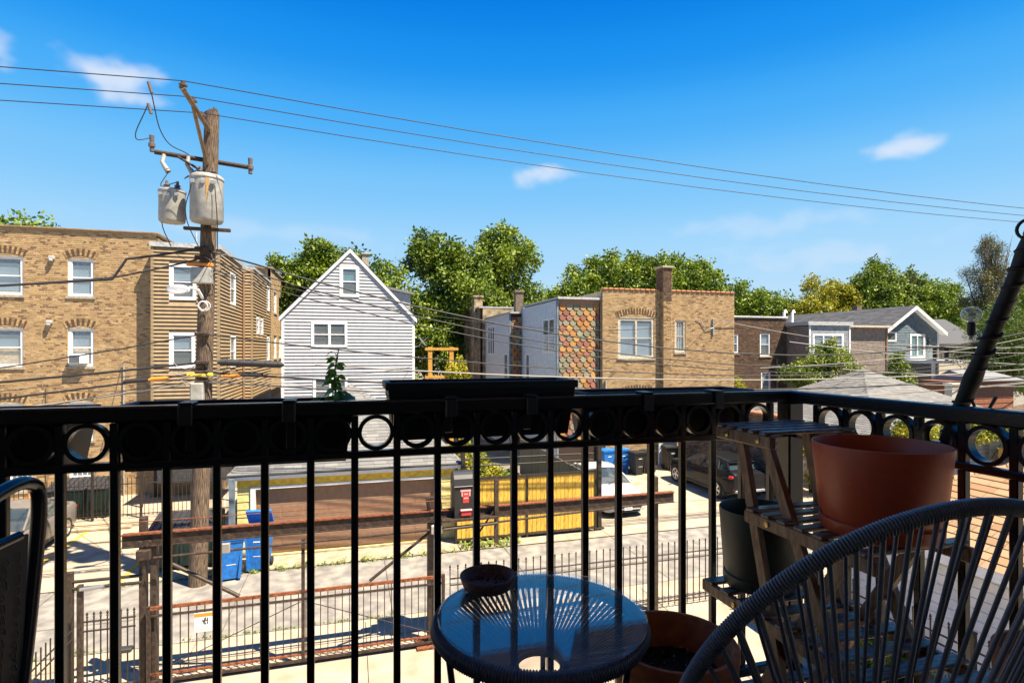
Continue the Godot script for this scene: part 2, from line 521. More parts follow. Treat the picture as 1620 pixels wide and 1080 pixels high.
# arch of upright bricks over an opening
func arch(T: Transform3D, xa: float, xb: float, y: float, rise: float, tall: float, pal: Array) -> MB:
	var mb := MB.new()
	mb.T = T
	var half := (xb - xa) * 0.5
	var rad := (half * half + rise * rise) / (2.0 * rise)
	var cx := (xa + xb) * 0.5
	var cy := y + rise - rad
	var lim := asin(half / rad)
	for ring in 2:
		var n := int(2.0 * lim * rad / 0.075)
		for i in n:
			var t0 := -lim + 2.0 * lim * (i + 0.08) / n
			var t1 := -lim + 2.0 * lim * (i + 0.86) / n
			var r0 := rad + ring * (tall * 0.5)
			var r1 := r0 + tall * 0.5 - 0.012
			mb.col = (pal[rng.randi() % pal.size()] as Color).lerp(pal[0], 0.3) * rnd(0.55, 1.1) if i % 2 == 0 else Color(0.11, 0.065, 0.04)
			var p := []
			for q in [[t0, r0], [t1, r0], [t1, r1], [t0, r1]]:
				p.append(Vector3(cx + sin(q[0]) * q[1], cy + cos(q[0]) * q[1], 0.024))
			mb.face(p, Vector3(0, 0, 1))
			for e in 4:
				var u: Vector3 = p[e]
				var w: Vector3 = p[(e + 1) % 4]
				mb.face([u, w, Vector3(w.x, w.y, 0), Vector3(u.x, u.y, 0)], Vector3((u.x + w.x) * 0.5 - (p[0].x + p[2].x) * 0.5, (u.y + w.y) * 0.5 - (p[0].y + p[2].y) * 0.5, 0))
	return mb

# a sash window; z is where its front trim stands before the wall
func window(parent: Node3D, T: Transform3D, r: Rect2, o := {}) -> void:
	var trim: float = o.get("trim", 0.09)
	var z: float = o.get("z", -0.02)
	var fm: Material = o.get("frame", M.white_paint)
	var n: int = o.get("lights", 1)
	var a := r.position
	var b := r.end
	var mb := MB.new()
	mb.T = T
	mb.box(Vector3(a.x, a.y, z - 0.07), Vector3(a.x + trim, b.y, z))
	mb.box(Vector3(b.x - trim, a.y, z - 0.07), Vector3(b.x, b.y, z))
	mb.box(Vector3(a.x + trim, b.y - trim, z - 0.07), Vector3(b.x - trim, b.y, z - 0.003))
	mb.box(Vector3(a.x + trim, a.y, z - 0.07), Vector3(b.x - trim, a.y + trim, z - 0.003))
	var win := part(parent, "window", mb, fm)
	var ix0 := a.x + trim
	var ix1 := b.x - trim
	var iy0 := a.y + trim
	var iy1 := b.y - trim
	mb = MB.new(); mb.T = T
	mb.quad(Vector3(ix0, iy0, z - 0.125), Vector3(ix1, iy0, z - 0.125), Vector3(ix1, iy1, z - 0.125), Vector3(ix0, iy1, z - 0.125))
	part(win, "room", mb, M.room_dark)
	var gap := 0.07
	var lw := (ix1 - ix0 - gap * (n - 1)) / n
	for i in n:
		var x0 := ix0 + i * (lw + gap)
		var x1 := x0 + lw
		if i > 0:
			mb = MB.new(); mb.T = T
			mb.box(Vector3(x0 - gap, iy0, z - 0.07), Vector3(x0, iy1, z - 0.005))
			part(win, "mullion", mb, fm)
		var my := lerpf(iy0, iy1, o.get("meet", 0.5))
		mb = MB.new(); mb.T = T
		mb.box(Vector3(x0, my - 0.022, z - 0.06), Vector3(x1, my + 0.022, z - 0.015))
		for e in [[x0, x0 + 0.025], [x1 - 0.025, x1]]:
			mb.box(Vector3(e[0], iy0, z - 0.06), Vector3(e[1], my - 0.022, z - 0.025))
			mb.box(Vector3(e[0], my + 0.022, z - 0.06), Vector3(e[1], iy1, z - 0.015))
		var g: int = o.get("grid", 0)
		for k in g:
			var gx := lerpf(x0, x1, (k + 1.0) / (g + 1.0))
			mb.box(Vector3(gx - 0.012, iy0, z - 0.05), Vector3(gx + 0.012, my - 0.022, z - 0.03))
			mb.box(Vector3(gx - 0.012, my + 0.022, z - 0.05), Vector3(gx + 0.012, iy1, z - 0.03))
		part(win, "sash", mb, fm)
		mb = MB.new(); mb.T = T
		mb.quad(Vector3(x0, iy0, z - 0.045), Vector3(x1, iy0, z - 0.045), Vector3(x1, iy1, z - 0.045), Vector3(x0, iy1, z - 0.045))
		part(win, "pane", mb, M.pane)
		var bl: float = o.get("blind", 0.0)
		if bl > 0.0:
			mb = MB.new(); mb.T = T
			var yb := lerpf(iy1, iy0, bl)
			mb.box(Vector3(x0 + 0.01, yb, z - 0.112), Vector3(x1 - 0.01, iy1, z - 0.104))
			part(win, "blind", mb, o.get("blind_mat", M.blind))
	if o.has("sill"):
		mb = MB.new(); mb.T = T
		mb.box(Vector3(a.x - 0.06, a.y - 0.1, -0.1), Vector3(b.x + 0.06, a.y - 0.004, 0.06))
		part(win, "sill", mb, o.sill)

# lapped boards, each one a part; xl and xr give the wall's ends at a height
func siding(parent: Node3D, T: Transform3D, xl: Callable, xr: Callable, y0: float, y1: float, row: float, holes: Array, m: Material, lap := 0.02) -> void:
	var y := y0
	while y < y1 - 0.02:
		var t := minf(y + row, y1)
		var e0: float = xl.call(y)
		var e1: float = xr.call(y)
		for s in spans(e0, e1, y, t, holes):
			var mb := MB.new()
			mb.T = T
			var tx0: float = xl.call(t) if s[0] == e0 else s[0]
			var tx1: float = xr.call(t) if s[1] == e1 else s[1]
			mb.quad(Vector3(s[0], y, lap), Vector3(s[1], y, lap), Vector3(tx1, t, 0.005), Vector3(tx0, t, 0.005))
			mb.quad(Vector3(s[0], y, 0), Vector3(s[1], y, 0), Vector3(s[1], y, lap), Vector3(s[0], y, lap))
			mb.tri3(Vector3(s[1], y, lap), Vector3(s[1], y, 0), Vector3(tx1, t, 0.005))
			mb.tri3(Vector3(s[0], y, 0), Vector3(s[0], y, lap), Vector3(tx0, t, 0.005))
			part(parent, "siding_board", mb, m)
		y += row

# shingle tabs in courses on a slope: o its lower corner, a along the courses, s up the slope
func shingles(parent: Node3D, o: Vector3, a: Vector3, s: Vector3, l0: Callable, l1: Callable, high: float, expo: float, tab: float, pal: Array, single = null) -> void:
	var nn := a.cross(s).normalized()
	if nn.y < 0: nn = -nn
	var rest := MB.new()
	var singles := 0
	var h := 0.0
	while h < high - 0.03:
		var t := minf(h + expo, high)
		var x: float = l0.call(h) - rnd(0.0, tab)
		var x1: float = l1.call(h)
		while x < x1:
			var w := tab * rnd(0.7, 1.3)
			var u0 := maxf(x, l0.call(h))
			var u1 := minf(x + w - 0.006, x1)
			var v0 := clampf(u0, l0.call(t), l1.call(t))
			var v1 := clampf(u1, l0.call(t), l1.call(t))
			x += w
			if u1 - u0 < 0.02: continue
			var lone: bool = single != null and singles < 300 and single.call(o + a * ((u0 + u1) * 0.5) + s * h)
			var mb := MB.new() if lone else rest
			var q: Color = pal[rng.randi() % pal.size()]
			mb.col = q * rnd(0.85, 1.12)
			var lift := 0.016 + rnd(-0.002, 0.003)
			var p := [o + a * u0 + s * h + nn * lift, o + a * u1 + s * h + nn * lift, o + a * v1 + s * t + nn * 0.004, o + a * v0 + s * t + nn * 0.004]
			mb.face(p, nn)
			mb.face([o + a * u0 + s * h, o + a * u1 + s * h, p[1], p[0]], -s)
			if lone:
				singles += 1
				part(parent, "shingle", mb, M.shingle)
		h += expo
	if rest.v.size(): part(parent, "shingles", rest, M.shingle, "stuff")

func slope_of(a: Vector3, b: Vector3) -> Vector3:
	return (b - a).normalized()

# hip roof over a rectangle; faces west, south (towards the balcony), east, north
func hip_roof(parent: Node3D, x0: float, x1: float, z0: float, z1: float, y: float, rise: float, pal: Array, tab := 0.34, expo := 0.14, single = null) -> void:
	var hx := (x1 - x0) * 0.5
	var hz := (z1 - z0) * 0.5
	var k := minf(hx, hz)
	var mb := MB.new()
	var ra := Vector3(x0 + k, y + rise, z0 + k)
	var rb := Vector3(x1 - k, y + rise, z1 - k)
	if hx >= hz: ra = Vector3(x0 + k, y + rise, (z0 + z1) * 0.5); rb = Vector3(x1 - k, y + rise, (z0 + z1) * 0.5)
	else: ra = Vector3((x0 + x1) * 0.5, y + rise, z0 + k); rb = Vector3((x0 + x1) * 0.5, y + rise, z1 - k)
	var c := [Vector3(x0, y, z0), Vector3(x1, y, z0), Vector3(x1, y, z1), Vector3(x0, y, z1)]
	var north := ra
	var near := rb
	mb.face([c[0], c[3], near, north] if hx < hz else [c[0], c[3], ra], Vector3(-1, 1, 0))
	mb.face([c[1], c[2], near, north] if hx < hz else [c[1], c[2], rb], Vector3(1, 1, 0))
	mb.face([c[3], c[2], rb] if hx < hz else [c[3], c[2], rb, ra], Vector3(0, 1, 1))
	mb.face([c[0], c[1], ra] if hx < hz else [c[0], c[1], rb, ra], Vector3(0, 1, -1))
	var under := MB.new()
	mb.face([c[0] - Vector3(0, 0.02, 0), c[1] - Vector3(0, 0.02, 0), c[2] - Vector3(0, 0.02, 0), c[3] - Vector3(0, 0.02, 0)], Vector3.DOWN)
	var roof := part(parent, "roof", mb, M.roof_flat)
	var sl := sqrt(rise * rise + k * k)
	var fr := k / sl
	var up := rise / sl
	shingles(roof, Vector3(x0, y, z0), Vector3(0, 0, 1), Vector3(fr, up, 0), func(h): return h * fr, func(h): return (z1 - z0) - h * fr, sl, expo, tab, pal, single)
	shingles(roof, Vector3(x0, y, z1), Vector3(1, 0, 0), Vector3(0, up, -fr), func(h): return h * fr, func(h): return (x1 - x0) - h * fr, sl, expo, tab, pal)
	shingles(roof, Vector3(x1, y, z0), Vector3(0, 0, 1), Vector3(-fr, up, 0), func(h): return h * fr, func(h): return (z1 - z0) - h * fr, sl, expo * 2.0, tab * 2.0, pal)
	# ridge caps along the near hips
	for pr in [[c[3], rb if hx < hz else ra], [c[2], rb], [c[0], ra], [ra, rb]]:
		var d: Vector3 = pr[1] - pr[0]
		if d.length() < 0.3: continue
		var cap := MB.new()
		var n := int(d.length() / 0.16)
		var side := d.cross(Vector3.UP).normalized() * 0.1
		for i in n:
			var p: Vector3 = pr[0] + d * (float(i) / n)
			var q: Vector3 = pr[0] + d * (float(i + 1) / n)
			cap.col = (pal[rng.randi() % pal.size()] as Color) * rnd(0.9, 1.1)
			cap.quad(p + side + Vector3(0, -0.02, 0), q + side + Vector3(0, -0.035, 0), q + Vector3(0, 0.025, 0), p + Vector3(0, 0.042, 0))
			cap.quad(p + Vector3(0, 0.042, 0), q + Vector3(0, 0.025, 0), q - side + Vector3(0, -0.035, 0), p - side + Vector3(0, -0.02, 0))
		part(roof, "ridge_cap", cap, M.shingle)
	var g := MB.new()
	for e in 4:
		var p: Vector3 = c[e]
		var q: Vector3 = c[(e + 1) % 4]
		var d := (q - p).normalized()
		var out := Vector3(-d.z, 0, d.x) * -1.0
		var mid: Vector3 = (c[0] + c[2]) * 0.5
		if out.dot(p - mid) < 0: out = -out
		g.face([p + Vector3(0, -0.15, 0) + out * 0.004, q + Vector3(0, -0.15, 0) + out * 0.004, q + Vector3(0, 0.012, 0) + out * 0.004, p + Vector3(0, 0.012, 0) + out * 0.004], out)
	part(roof, "fascia", g, M.white_paint)

# ---------- plants ----------
var clumps := []
var clump_arrays := []
func make_clumps() -> void:
	var r := RandomNumberGenerator.new()
	r.seed = 77
	for kind in 3:
		for variant in 4:
			var mb := MB.new()
			for i in 13:
				var d := Vector3(r.randf_range(-1, 1), r.randf_range(-1, 1), r.randf_range(-1, 1)) * 0.5
				var ax := Vector3(r.randf_range(-1, 1), r.randf_range(-0.7, 0.5), r.randf_range(-1, 1)).normalized()
				var sd := ax.cross(Vector3(r.randf_range(-1, 1), r.randf_range(0.2, 1), r.randf_range(-1, 1))).normalized()
				var l := r.randf_range(0.32, 0.55)
				var w := l * (0.30 if kind < 2 else 0.09)
				var nn := ax.cross(sd).normalized()
				if nn.y < 0: nn = -nn
				var q := mb.vert(d, (nn + ax * 0.3).normalized(), Vector2.ZERO)
				mb.vert(d + ax * l * 0.5 + sd * w + nn * 0.03, (nn + sd * 0.35).normalized(), Vector2.ZERO)
				mb.vert(d + ax * l, (nn - ax * 0.3).normalized(), Vector2.ZERO)
				mb.vert(d + ax * l * 0.5 - sd * w + nn * 0.03, (nn - sd * 0.35).normalized(), Vector2.ZERO)
				if (mb.v[q + 1] - mb.v[q]).cross(mb.v[q + 2] - mb.v[q]).dot(nn) > 0:
					mb.tri(q, q + 1, q + 2); mb.tri(q, q + 2, q + 3)
				else:
					mb.tri(q, q + 2, q + 1); mb.tri(q, q + 3, q + 2)
			clump_arrays.append(mb)
		clumps.append(clump_arrays[kind * 4].mesh())

func crown(parent: Node3D, blobs: Array, count: int, size: float, c0: Color, c1: Color, sd: int, kind := 0, called := "crown") -> void:
	var r := RandomNumberGenerator.new()
	r.seed = sd
	var f := FastNoiseLite.new()
	f.seed = sd
	f.frequency = 1.1
	var v := PackedVector3Array()
	var n := PackedVector3Array()
	var c := PackedColorArray()
	var ix := PackedInt32Array()
	var one := PackedColorArray()
	one.resize(52)
	var all := blobs.duplicate()
	for b in blobs:
		for k in 6:
			var d := Vector3(r.randfn(), r.randfn() * 0.8 + 0.35, r.randfn()).normalized()
			var e: float = r.randf_range(0.26, 0.42)
			all.append([b[0] + Vector3(d.x * b[1].x, d.y * b[1].y, d.z * b[1].z) * r.randf_range(0.82, 1.08), b[1] * e])
	blobs = all
	count = int(count * 1.9)
	size *= 0.74
	var vol := 0.0
	for b in blobs: vol += pow(b[1].x * b[1].y * b[1].z, 0.75)
	for bi in blobs.size():
		var b = blobs[bi]
		for k in int(count * pow(b[1].x * b[1].y * b[1].z, 0.75) / vol):
			var d := Vector3(r.randfn(), r.randfn(), r.randfn()).normalized()
			var g := f.get_noise_3d(d.x * 2.0 + bi * 7.0, d.y * 2.0, d.z * 2.0)
			var q := lerpf(0.25, 1.0, sqrt(r.randf())) * (0.84 + 0.7 * g)
			var p: Vector3 = b[0] + Vector3(d.x * b[1].x, d.y * b[1].y, d.z * b[1].z) * q
			var s := size * r.randf_range(0.65, 1.35)
			var bs := Basis(Vector3(r.randf_range(-1, 1), r.randf_range(-1, 1), r.randf_range(-1, 1)).normalized(), r.randf() * TAU)
			var mb: MB = clump_arrays[kind * 4 + r.randi() % 4]
			var at := v.size()
			v.append_array(Transform3D(bs.scaled(Vector3(s, s, s)), p) * mb.v)
			n.append_array(Transform3D(bs, Vector3.ZERO) * mb.n)
			one.fill(c0.lerp(c1, clampf(0.5 + 0.9 * f.get_noise_3dv(p * 0.5) + r.randf_range(-0.35, 0.35), 0, 1)))
			c.append_array(one)
			for i in mb.ix: ix.append(at + i)
	var a := []
	a.resize(Mesh.ARRAY_MAX)
	a[Mesh.ARRAY_VERTEX] = v
	a[Mesh.ARRAY_NORMAL] = n
	a[Mesh.ARRAY_COLOR] = c
	a[Mesh.ARRAY_INDEX] = ix
	var m := ArrayMesh.new()
	m.add_surface_from_arrays(Mesh.PRIMITIVE_TRIANGLES, a)
	lpart(parent, called, m, M.leaf)

# a tree at its foot; blobs relative to the foot
func tree(called: String, label: String, at: Vector3, blobs: Array, count: int, size: float, c0: Color, c1: Color, sd: int, group := "", kind := 0, girth := 0.3) -> Node3D:
	var t := thing(called, label, "tree", at, group)
	var top := 0.0
	var low := 1e9
	for b in blobs:
		top = maxf(top, b[0].y)
		low = minf(low, b[0].y)
	var mb := MB.new()
	var lean := Vector3(blobs[0][0].x, 0, blobs[0][0].z)
	mb.tube([Vector3(0, -0.1, 0), Vector3(0, low * 0.3, 0) + lean * 0.1, Vector3(0, low * 0.75, 0) + lean * 0.4, Vector3(0, top, 0) + lean * 0.9], [girth * 1.3, girth, girth * 0.75, girth * 0.2], 9)
	var trunk := lpart(t, "trunk", mb.mesh(), M.bark)
	var r := RandomNumberGenerator.new()
	r.seed = sd
	for b in blobs:
		for k in 3:
			var e: Vector3 = b[0] + Vector3(r.randf_range(-0.7, 0.7) * b[1].x, r.randf_range(-0.1, 0.75) * b[1].y, r.randf_range(-0.7, 0.7) * b[1].z)
			var st := Vector3(0, low * r.randf_range(0.55, 0.95), 0) + lean * 0.4
			mb = MB.new()
			mb.tube([st, st.lerp(e, 0.5) + Vector3(r.randf_range(-0.3, 0.3), r.randf_range(0.1, 0.5), r.randf_range(-0.3, 0.3)), e], [girth * 0.42, girth * 0.26, girth * 0.06], 6)
			lpart(trunk, "limb", mb.mesh(), M.bark)
	crown(t, blobs, count, size, c0, c1, sd, kind)
	return t

# ---------- vehicles and bins ----------
func wheel(parent: Node3D, at: Vector3, rad: float, side: float, spokes := 5) -> void:
	var mb := MB.new()
	mb.T = Transform3D(Basis(Vector3(0, 0, 1), -PI / 2 * side), Vector3.ZERO)
	mb.lathe([Vector2(rad * 0.66, -0.11), Vector2(rad * 0.95, -0.11), Vector2(rad, -0.08), Vector2(rad, 0.07), Vector2(rad * 0.96, 0.1), Vector2(rad * 0.7, 0.105), Vector2(rad * 0.66, 0.08)], Vector3.ZERO, 28)
	var w := lpart(parent, "wheel", mb.mesh(), M.tyre, at)
	mb = MB.new()
	mb.T = Transform3D(Basis(Vector3(0, 0, 1), -PI / 2 * side), Vector3.ZERO)
	mb.lathe([Vector2(rad * 0.68, 0.02), Vector2(rad * 0.68, 0.095), Vector2(rad * 0.6, 0.09), Vector2(rad * 0.58, 0.03)], Vector3.ZERO, 28)
	mb.lathe([Vector2(rad * 0.18, 0.03), Vector2(rad * 0.16, 0.085), Vector2(0.001, 0.09)], Vector3.ZERO, 14)
	for k in spokes:
		for d in [-0.11, 0.11]:
			var t: float = TAU * k / spokes + d
			var u := Vector3(cos(t), 0, sin(t))
			var v := Vector3(-sin(t), 0, cos(t))
			var wd := 0.022
			mb.quad(u * rad * 0.12 - v * wd + Vector3(0, 0.085, 0), u * rad * 0.12 + v * wd + Vector3(0, 0.085, 0), u * rad * 0.62 + v * wd * 1.1 + Vector3(0, 0.08, 0), u * rad * 0.62 - v * wd * 1.1 + Vector3(0, 0.08, 0))
	lpart(w, "rim", mb.mesh(), M.rim_alloy)
	mb = MB.new()
	mb.T = Transform3D(Basis(Vector3(0, 0, 1), -PI / 2 * side), Vector3.ZERO)
	mb.lathe([Vector2(rad * 0.6, 0.0), Vector2(0.001, 0.0)], Vector3.ZERO, 20)
	lpart(w, "brake_disc", mb.mesh(), M.car_plastic)

# car facing +z in its own frame; st rows: [z, half width, bottom, belt, crown]
func car(called: String, label: String, at: Vector3, turn: float, paint: Material, d: Dictionary, category := "car") -> Node3D:
	var t := thing(called, label, category, at)
	t.rotation.y = turn
	var rows := []
	for s in d.st:
		var w: float = s[1]
		var yb: float = s[2]
		var be: float = s[3]
		var cr: float = s[4]
		var h := [Vector2(w * 0.90, yb), Vector2(w * 0.985, yb + 0.06), Vector2(w, lerpf(yb, be, 0.42)), Vector2(w * 1.005, lerpf(yb, be, 0.68)), Vector2(w * 0.965, be), Vector2(w * 0.86, lerpf(be, cr, 0.72)), Vector2(w * 0.45, lerpf(be, cr, 0.95)), Vector2(0.0, cr)]
		var row := []
		for p: Vector2 in h: row.append(Vector3(p.x, p.y, s[0]))
		for k in range(h.size() - 2, -1, -1): row.append(Vector3(-h[k].x, h[k].y, s[0]))
		rows.append(row)
	# smooth between stations
	var fine := []
	for i in rows.size() - 1:
		for q in 4:
			var row := []
			for j in rows[0].size():
				row.append((rows[i][j] as Vector3).cubic_interpolate(rows[i + 1][j], rows[maxi(i - 1, 0)][j], rows[mini(i + 2, rows.size() - 1)][j], q / 4.0))
			fine.append(row)
	fine.append(rows[rows.size() - 1])
	var mb := MB.new()
	mb.sheet(fine, true)
	var back: Array = fine[fine.size() - 1]
	mb.face(back, Vector3(0, 0, -1))
	mb.face(fine[0], Vector3(0, 0, 1))
	var body := lpart(t, "body", mb.mesh(), paint)
	mb = MB.new()
	mb.box(Vector3(-d.w * 0.86, d.st[3][2] + 0.0, d.st[d.st.size() - 1][0] + 0.35), Vector3(d.w * 0.86, d.st[3][2] + 0.12, d.st[0][0] - 0.35))
	lpart(t, "underbody", mb.mesh(), M.car_plastic)
	# cabin: [z, y, half width] along its base and its roof
	var B: Array = d.base
	var R: Array = d.roof
	var sh := func(z, y, w, s) -> Vector3: return Vector3(w * s, y, z)
	mb = MB.new()
	var rr := []
	for i in R.size():
		var row := []
		for u in [-1.0, -0.86, -0.5, 0.0, 0.5, 0.86, 1.0]:
			row.append(Vector3(R[i][2] * u, R[i][1] + 0.045 * (1.0 - u * u) - (0.0 if absf(u) < 0.9 else 0.012), R[i][0]))
		rr.append(row)
	mb.sheet(rr, false)
	lpart(body, "roof", mb.mesh(), paint)
	var gl: Material = M.car_glass
	var n := R.size() - 1
	mb = MB.new()
	mb.face([sh.call(B[0][0], B[0][1], B[0][2], -1), sh.call(B[0][0], B[0][1], B[0][2], 1), sh.call(R[0][0], R[0][1], R[0][2], 1), sh.call(R[0][0], R[0][1], R[0][2], -1)], Vector3(0, 1, 1))
	lpart(body, "windscreen", mb.mesh(), gl)
	mb = MB.new()
	var bl: Array = B[B.size() - 1]
	mb.face([sh.call(bl[0], bl[1], bl[2], -1), sh.call(bl[0], bl[1], bl[2], 1), sh.call(R[n][0], R[n][1], R[n][2], 1), sh.call(R[n][0], R[n][1], R[n][2], -1)], Vector3(0, 1, -1))
	lpart(body, "rear_window", mb.mesh(), gl)
	for s in [-1.0, 1.0]:
		mb = MB.new()
		var out := [B[0], R[0]]
		var pts := []
		for q in B: pts.append(sh.call(q[0], q[1], q[2], s))
		for k in range(n, -1, -1): pts.append(sh.call(R[k][0], R[k][1], R[k][2], s))
		mb.face(pts, Vector3(s, 0.3, 0))
		lpart(body, "side_window", mb.mesh(), gl)
		for pl in d.pillars:
			var a: Vector3 = sh.call(lerpf(B[0][0], bl[0], pl[0]), lerpf(B[0][1], bl[1], pl[0]), lerpf(B[0][2], bl[2], pl[0]) + 0.004, s)
			var b: Vector3 = sh.call(lerpf(R[0][0], R[n][0], pl[1]), lerpf(R[0][1], R[n][1], pl[1]) + (0.0 if pl[1] <= 0.0 or pl[1] >= 1.0 else 0.02), lerpf(R[0][2], R[n][2], pl[1]) + 0.004, s)
			mb = MB.new()
			mb.tube([a, a.lerp(b, 0.5) + Vector3(0.012 * s, 0.006, 0), b], pl[2], 6)
			lpart(body, "pillar", mb.mesh(), paint if pl[0] <= 0.0 or pl[0] >= 1.0 else M.car_plastic)
		mb = MB.new()
		var rail := []
		for q in R: rail.append(sh.call(q[0], q[1] - 0.004, q[2], s))
		mb.tube(rail, 0.028, 6)
		lpart(body, "roof_rail", mb.mesh(), paint)
		mb = MB.new()
		mb.cbox(Vector3(-0.09, -0.06, -0.05), Vector3(0.09, 0.06, 0.05), 0.03)
		lpart(body, "mirror", mb.mesh(), paint, Vector3(s * (B[0][2] + 0.17), B[0][1] + 0.05, B[0][0] - 0.35))
		# wheels and arches
		for z in d.axles:
			mb = MB.new()
			mb.T = Transform3D(Basis(Vector3(0, 0, 1), -PI / 2 * s), Vector3.ZERO)
			mb.lathe([Vector2(d.rad + 0.055, -0.3), Vector2(d.rad + 0.055, 0.0), Vector2(d.rad + 0.03, 0.012), Vector2(d.rad + 0.02, -0.02), Vector2(0.001, -0.03)], Vector3.ZERO, 30)
			lpart(body, "wheel_arch", mb.mesh(), M.car_plastic, Vector3(s * (d.w - 0.012), d.rad, z))
			wheel(t, Vector3(s * (d.w - 0.085), d.rad, z), d.rad, s, d.get("spokes", 5))
		# door seams as raised bright strips along the sill
		mb = MB.new()
		mb.cbox(Vector3(-0.012, 0, d.axles[1] + d.rad + 0.1), Vector3(0.012, 0.09, d.axles[0] - d.rad - 0.1), 0.008)
		lpart(body, "sill", mb.mesh(), M.car_plastic, Vector3(s * (d.w - 0.004), d.st[3][2] + 0.03, 0))
		for z in d.handles:
			mb = MB.new()
			mb.cbox(Vector3(-0.015, -0.015, -0.1), Vector3(0.015, 0.015, 0.1), 0.008)
			lpart(body, "door_handle", mb.mesh(), paint, Vector3(s * (d.w + 0.012), d.handle_y, z))
	for q in [[0.36, 0.0], [-0.36, 0.0], [0.36, -0.95], [-0.36, -0.95]]:
		mb = MB.new()
		mb.cbox(Vector3(-0.23, 0.5, -0.1), Vector3(0.23, B[0][1] + 0.16, 0.06), 0.05)
		mb.cbox(Vector3(-0.12, B[0][1] + 0.17, -0.08), Vector3(0.12, B[0][1] + 0.32, 0.02), 0.04)
		lpart(t, "seat", mb.mesh(), M.car_seat, Vector3(q[0], 0, q[1] - 0.35))
	return t

func cart(label: String, at: Vector3, turn: float, m: Material, tall: float, wide: float, group: String, opened := 0.0) -> Node3D:
	var t := thing("wheelie_bin", label, "bin", at, group)
	t.rotation.y = turn
	var w := wide * 0.5
	var b := w * 0.78
	var mb := MB.new()
	var y1 := tall * 0.87
	var lo := [Vector3(-b, 0.05, b), Vector3(b, 0.05, b), Vector3(b, 0.05, -b), Vector3(-b, 0.05, -b)]
	var hi := [Vector3(-w, y1, w), Vector3(w, y1, w), Vector3(w, y1, -w * 1.05), Vector3(-w, y1, -w * 1.05)]
	for k in 4:
		mb.quad(lo[k], lo[(k + 1) % 4], hi[(k + 1) % 4], hi[k])
	mb.face(lo, Vector3.DOWN)
	for s in [-1.0, 1.0]:
		mb.prism([Vector2(s * w * 0.55, 0.06), Vector2(s * w * 0.86 * 0.92, 0.06), Vector2(s * w * 0.98, y1 - 0.05), Vector2(s * w * 0.72, y1 * 0.6)], b * 0.9, w * 1.02)
	lpart(t, "body", mb.mesh(), m)
	mb = MB.new()
	mb.cbox(Vector3(-w * 1.06, y1 - 0.06, -w * 1.1), Vector3(w * 1.06, y1, w * 1.06), 0.015)
	lpart(t, "rim", mb.mesh(), m)
	mb = MB.new()
	mb.T = Transform3D(Basis(Vector3(1, 0, 0), -opened), Vector3(0, y1 + 0.012, -w * 1.05))
	var rows := []
	for i in 5:
		var row := []
		var z := i / 4.0 * w * 2.14
		for u in [-1.08, -1.0, -0.5, 0.0, 0.5, 1.0, 1.08]:
			row.append(Vector3(u * w, (0.0 if absf(u) > 1.01 else 0.075 + 0.02 * (1 - u * u)) * (0.7 if i == 0 or i == 4 else 1.0), z))
		rows.append(row)
	mb.sheet(rows, true)
	mb.box(Vector3(-w * 1.08, -0.008, w * 2.08), Vector3(w * 1.08, 0.055, w * 2.16))
	mb.box(Vector3(-w * 1.08, -0.008, 0), Vector3(-w * 1.05, 0.03, w * 2.1))
	mb.box(Vector3(w * 1.05, -0.008, 0), Vector3(w * 1.08, 0.03, w * 2.1))
	lpart(t, "lid", mb.mesh(), m)
	for s in [-1.0, 1.0]:
		mb = MB.new()
		mb.T = Transform3D(Basis(Vector3(0, 0, 1), PI / 2), Vector3.ZERO)
		mb.lathe([Vector2(0.001, -0.03), Vector2(0.11, -0.03), Vector2(0.12, 0), Vector2(0.11, 0.03), Vector2(0.001, 0.03)], Vector3.ZERO, 16)
		lpart(t, "wheel", mb.mesh(), M.tyre, Vector3(s * (b + 0.03), 0.12, -b * 0.95))
	mb = MB.new()
	mb.tube([Vector3(-w * 0.8, y1 - 0.03, -w * 1.05), Vector3(-w * 0.8, y1 + 0.02, -w * 1.28), Vector3(w * 0.8, y1 + 0.02, -w * 1.28), Vector3(w * 0.8, y1 - 0.03, -w * 1.05)], 0.018, 6)
	lpart(t, "handle", mb.mesh(), m)
	mb = MB.new()
	mb.box(Vector3(-w * 0.28, tall * 0.66, w * 0.955), Vector3(w * 0.3, tall * 0.685, w * 0.965))
	mb.box(Vector3(-w * 0.3, tall * 0.34, w * 0.87), Vector3(w * 0.42, tall * 0.352, w * 0.88))
	lpart(t, "print", mb.mesh(), M.print_white)
	return t

func spear_picket(h: float, r := 0.009) -> ArrayMesh:
	var mb := MB.new()
	mb.box(Vector3(-r, 0, -r), Vector3(r, h - 0.11, r))
	mb.lathe([Vector2(r * 0.8, h - 0.11), Vector2(r * 2.2, h - 0.095), Vector2(r * 2.2, h - 0.085), Vector2(r * 0.9, h - 0.075), Vector2(r * 2.4, h - 0.045), Vector2(0.001, h)], Vector3.ZERO, 6)
	return mb.mesh()

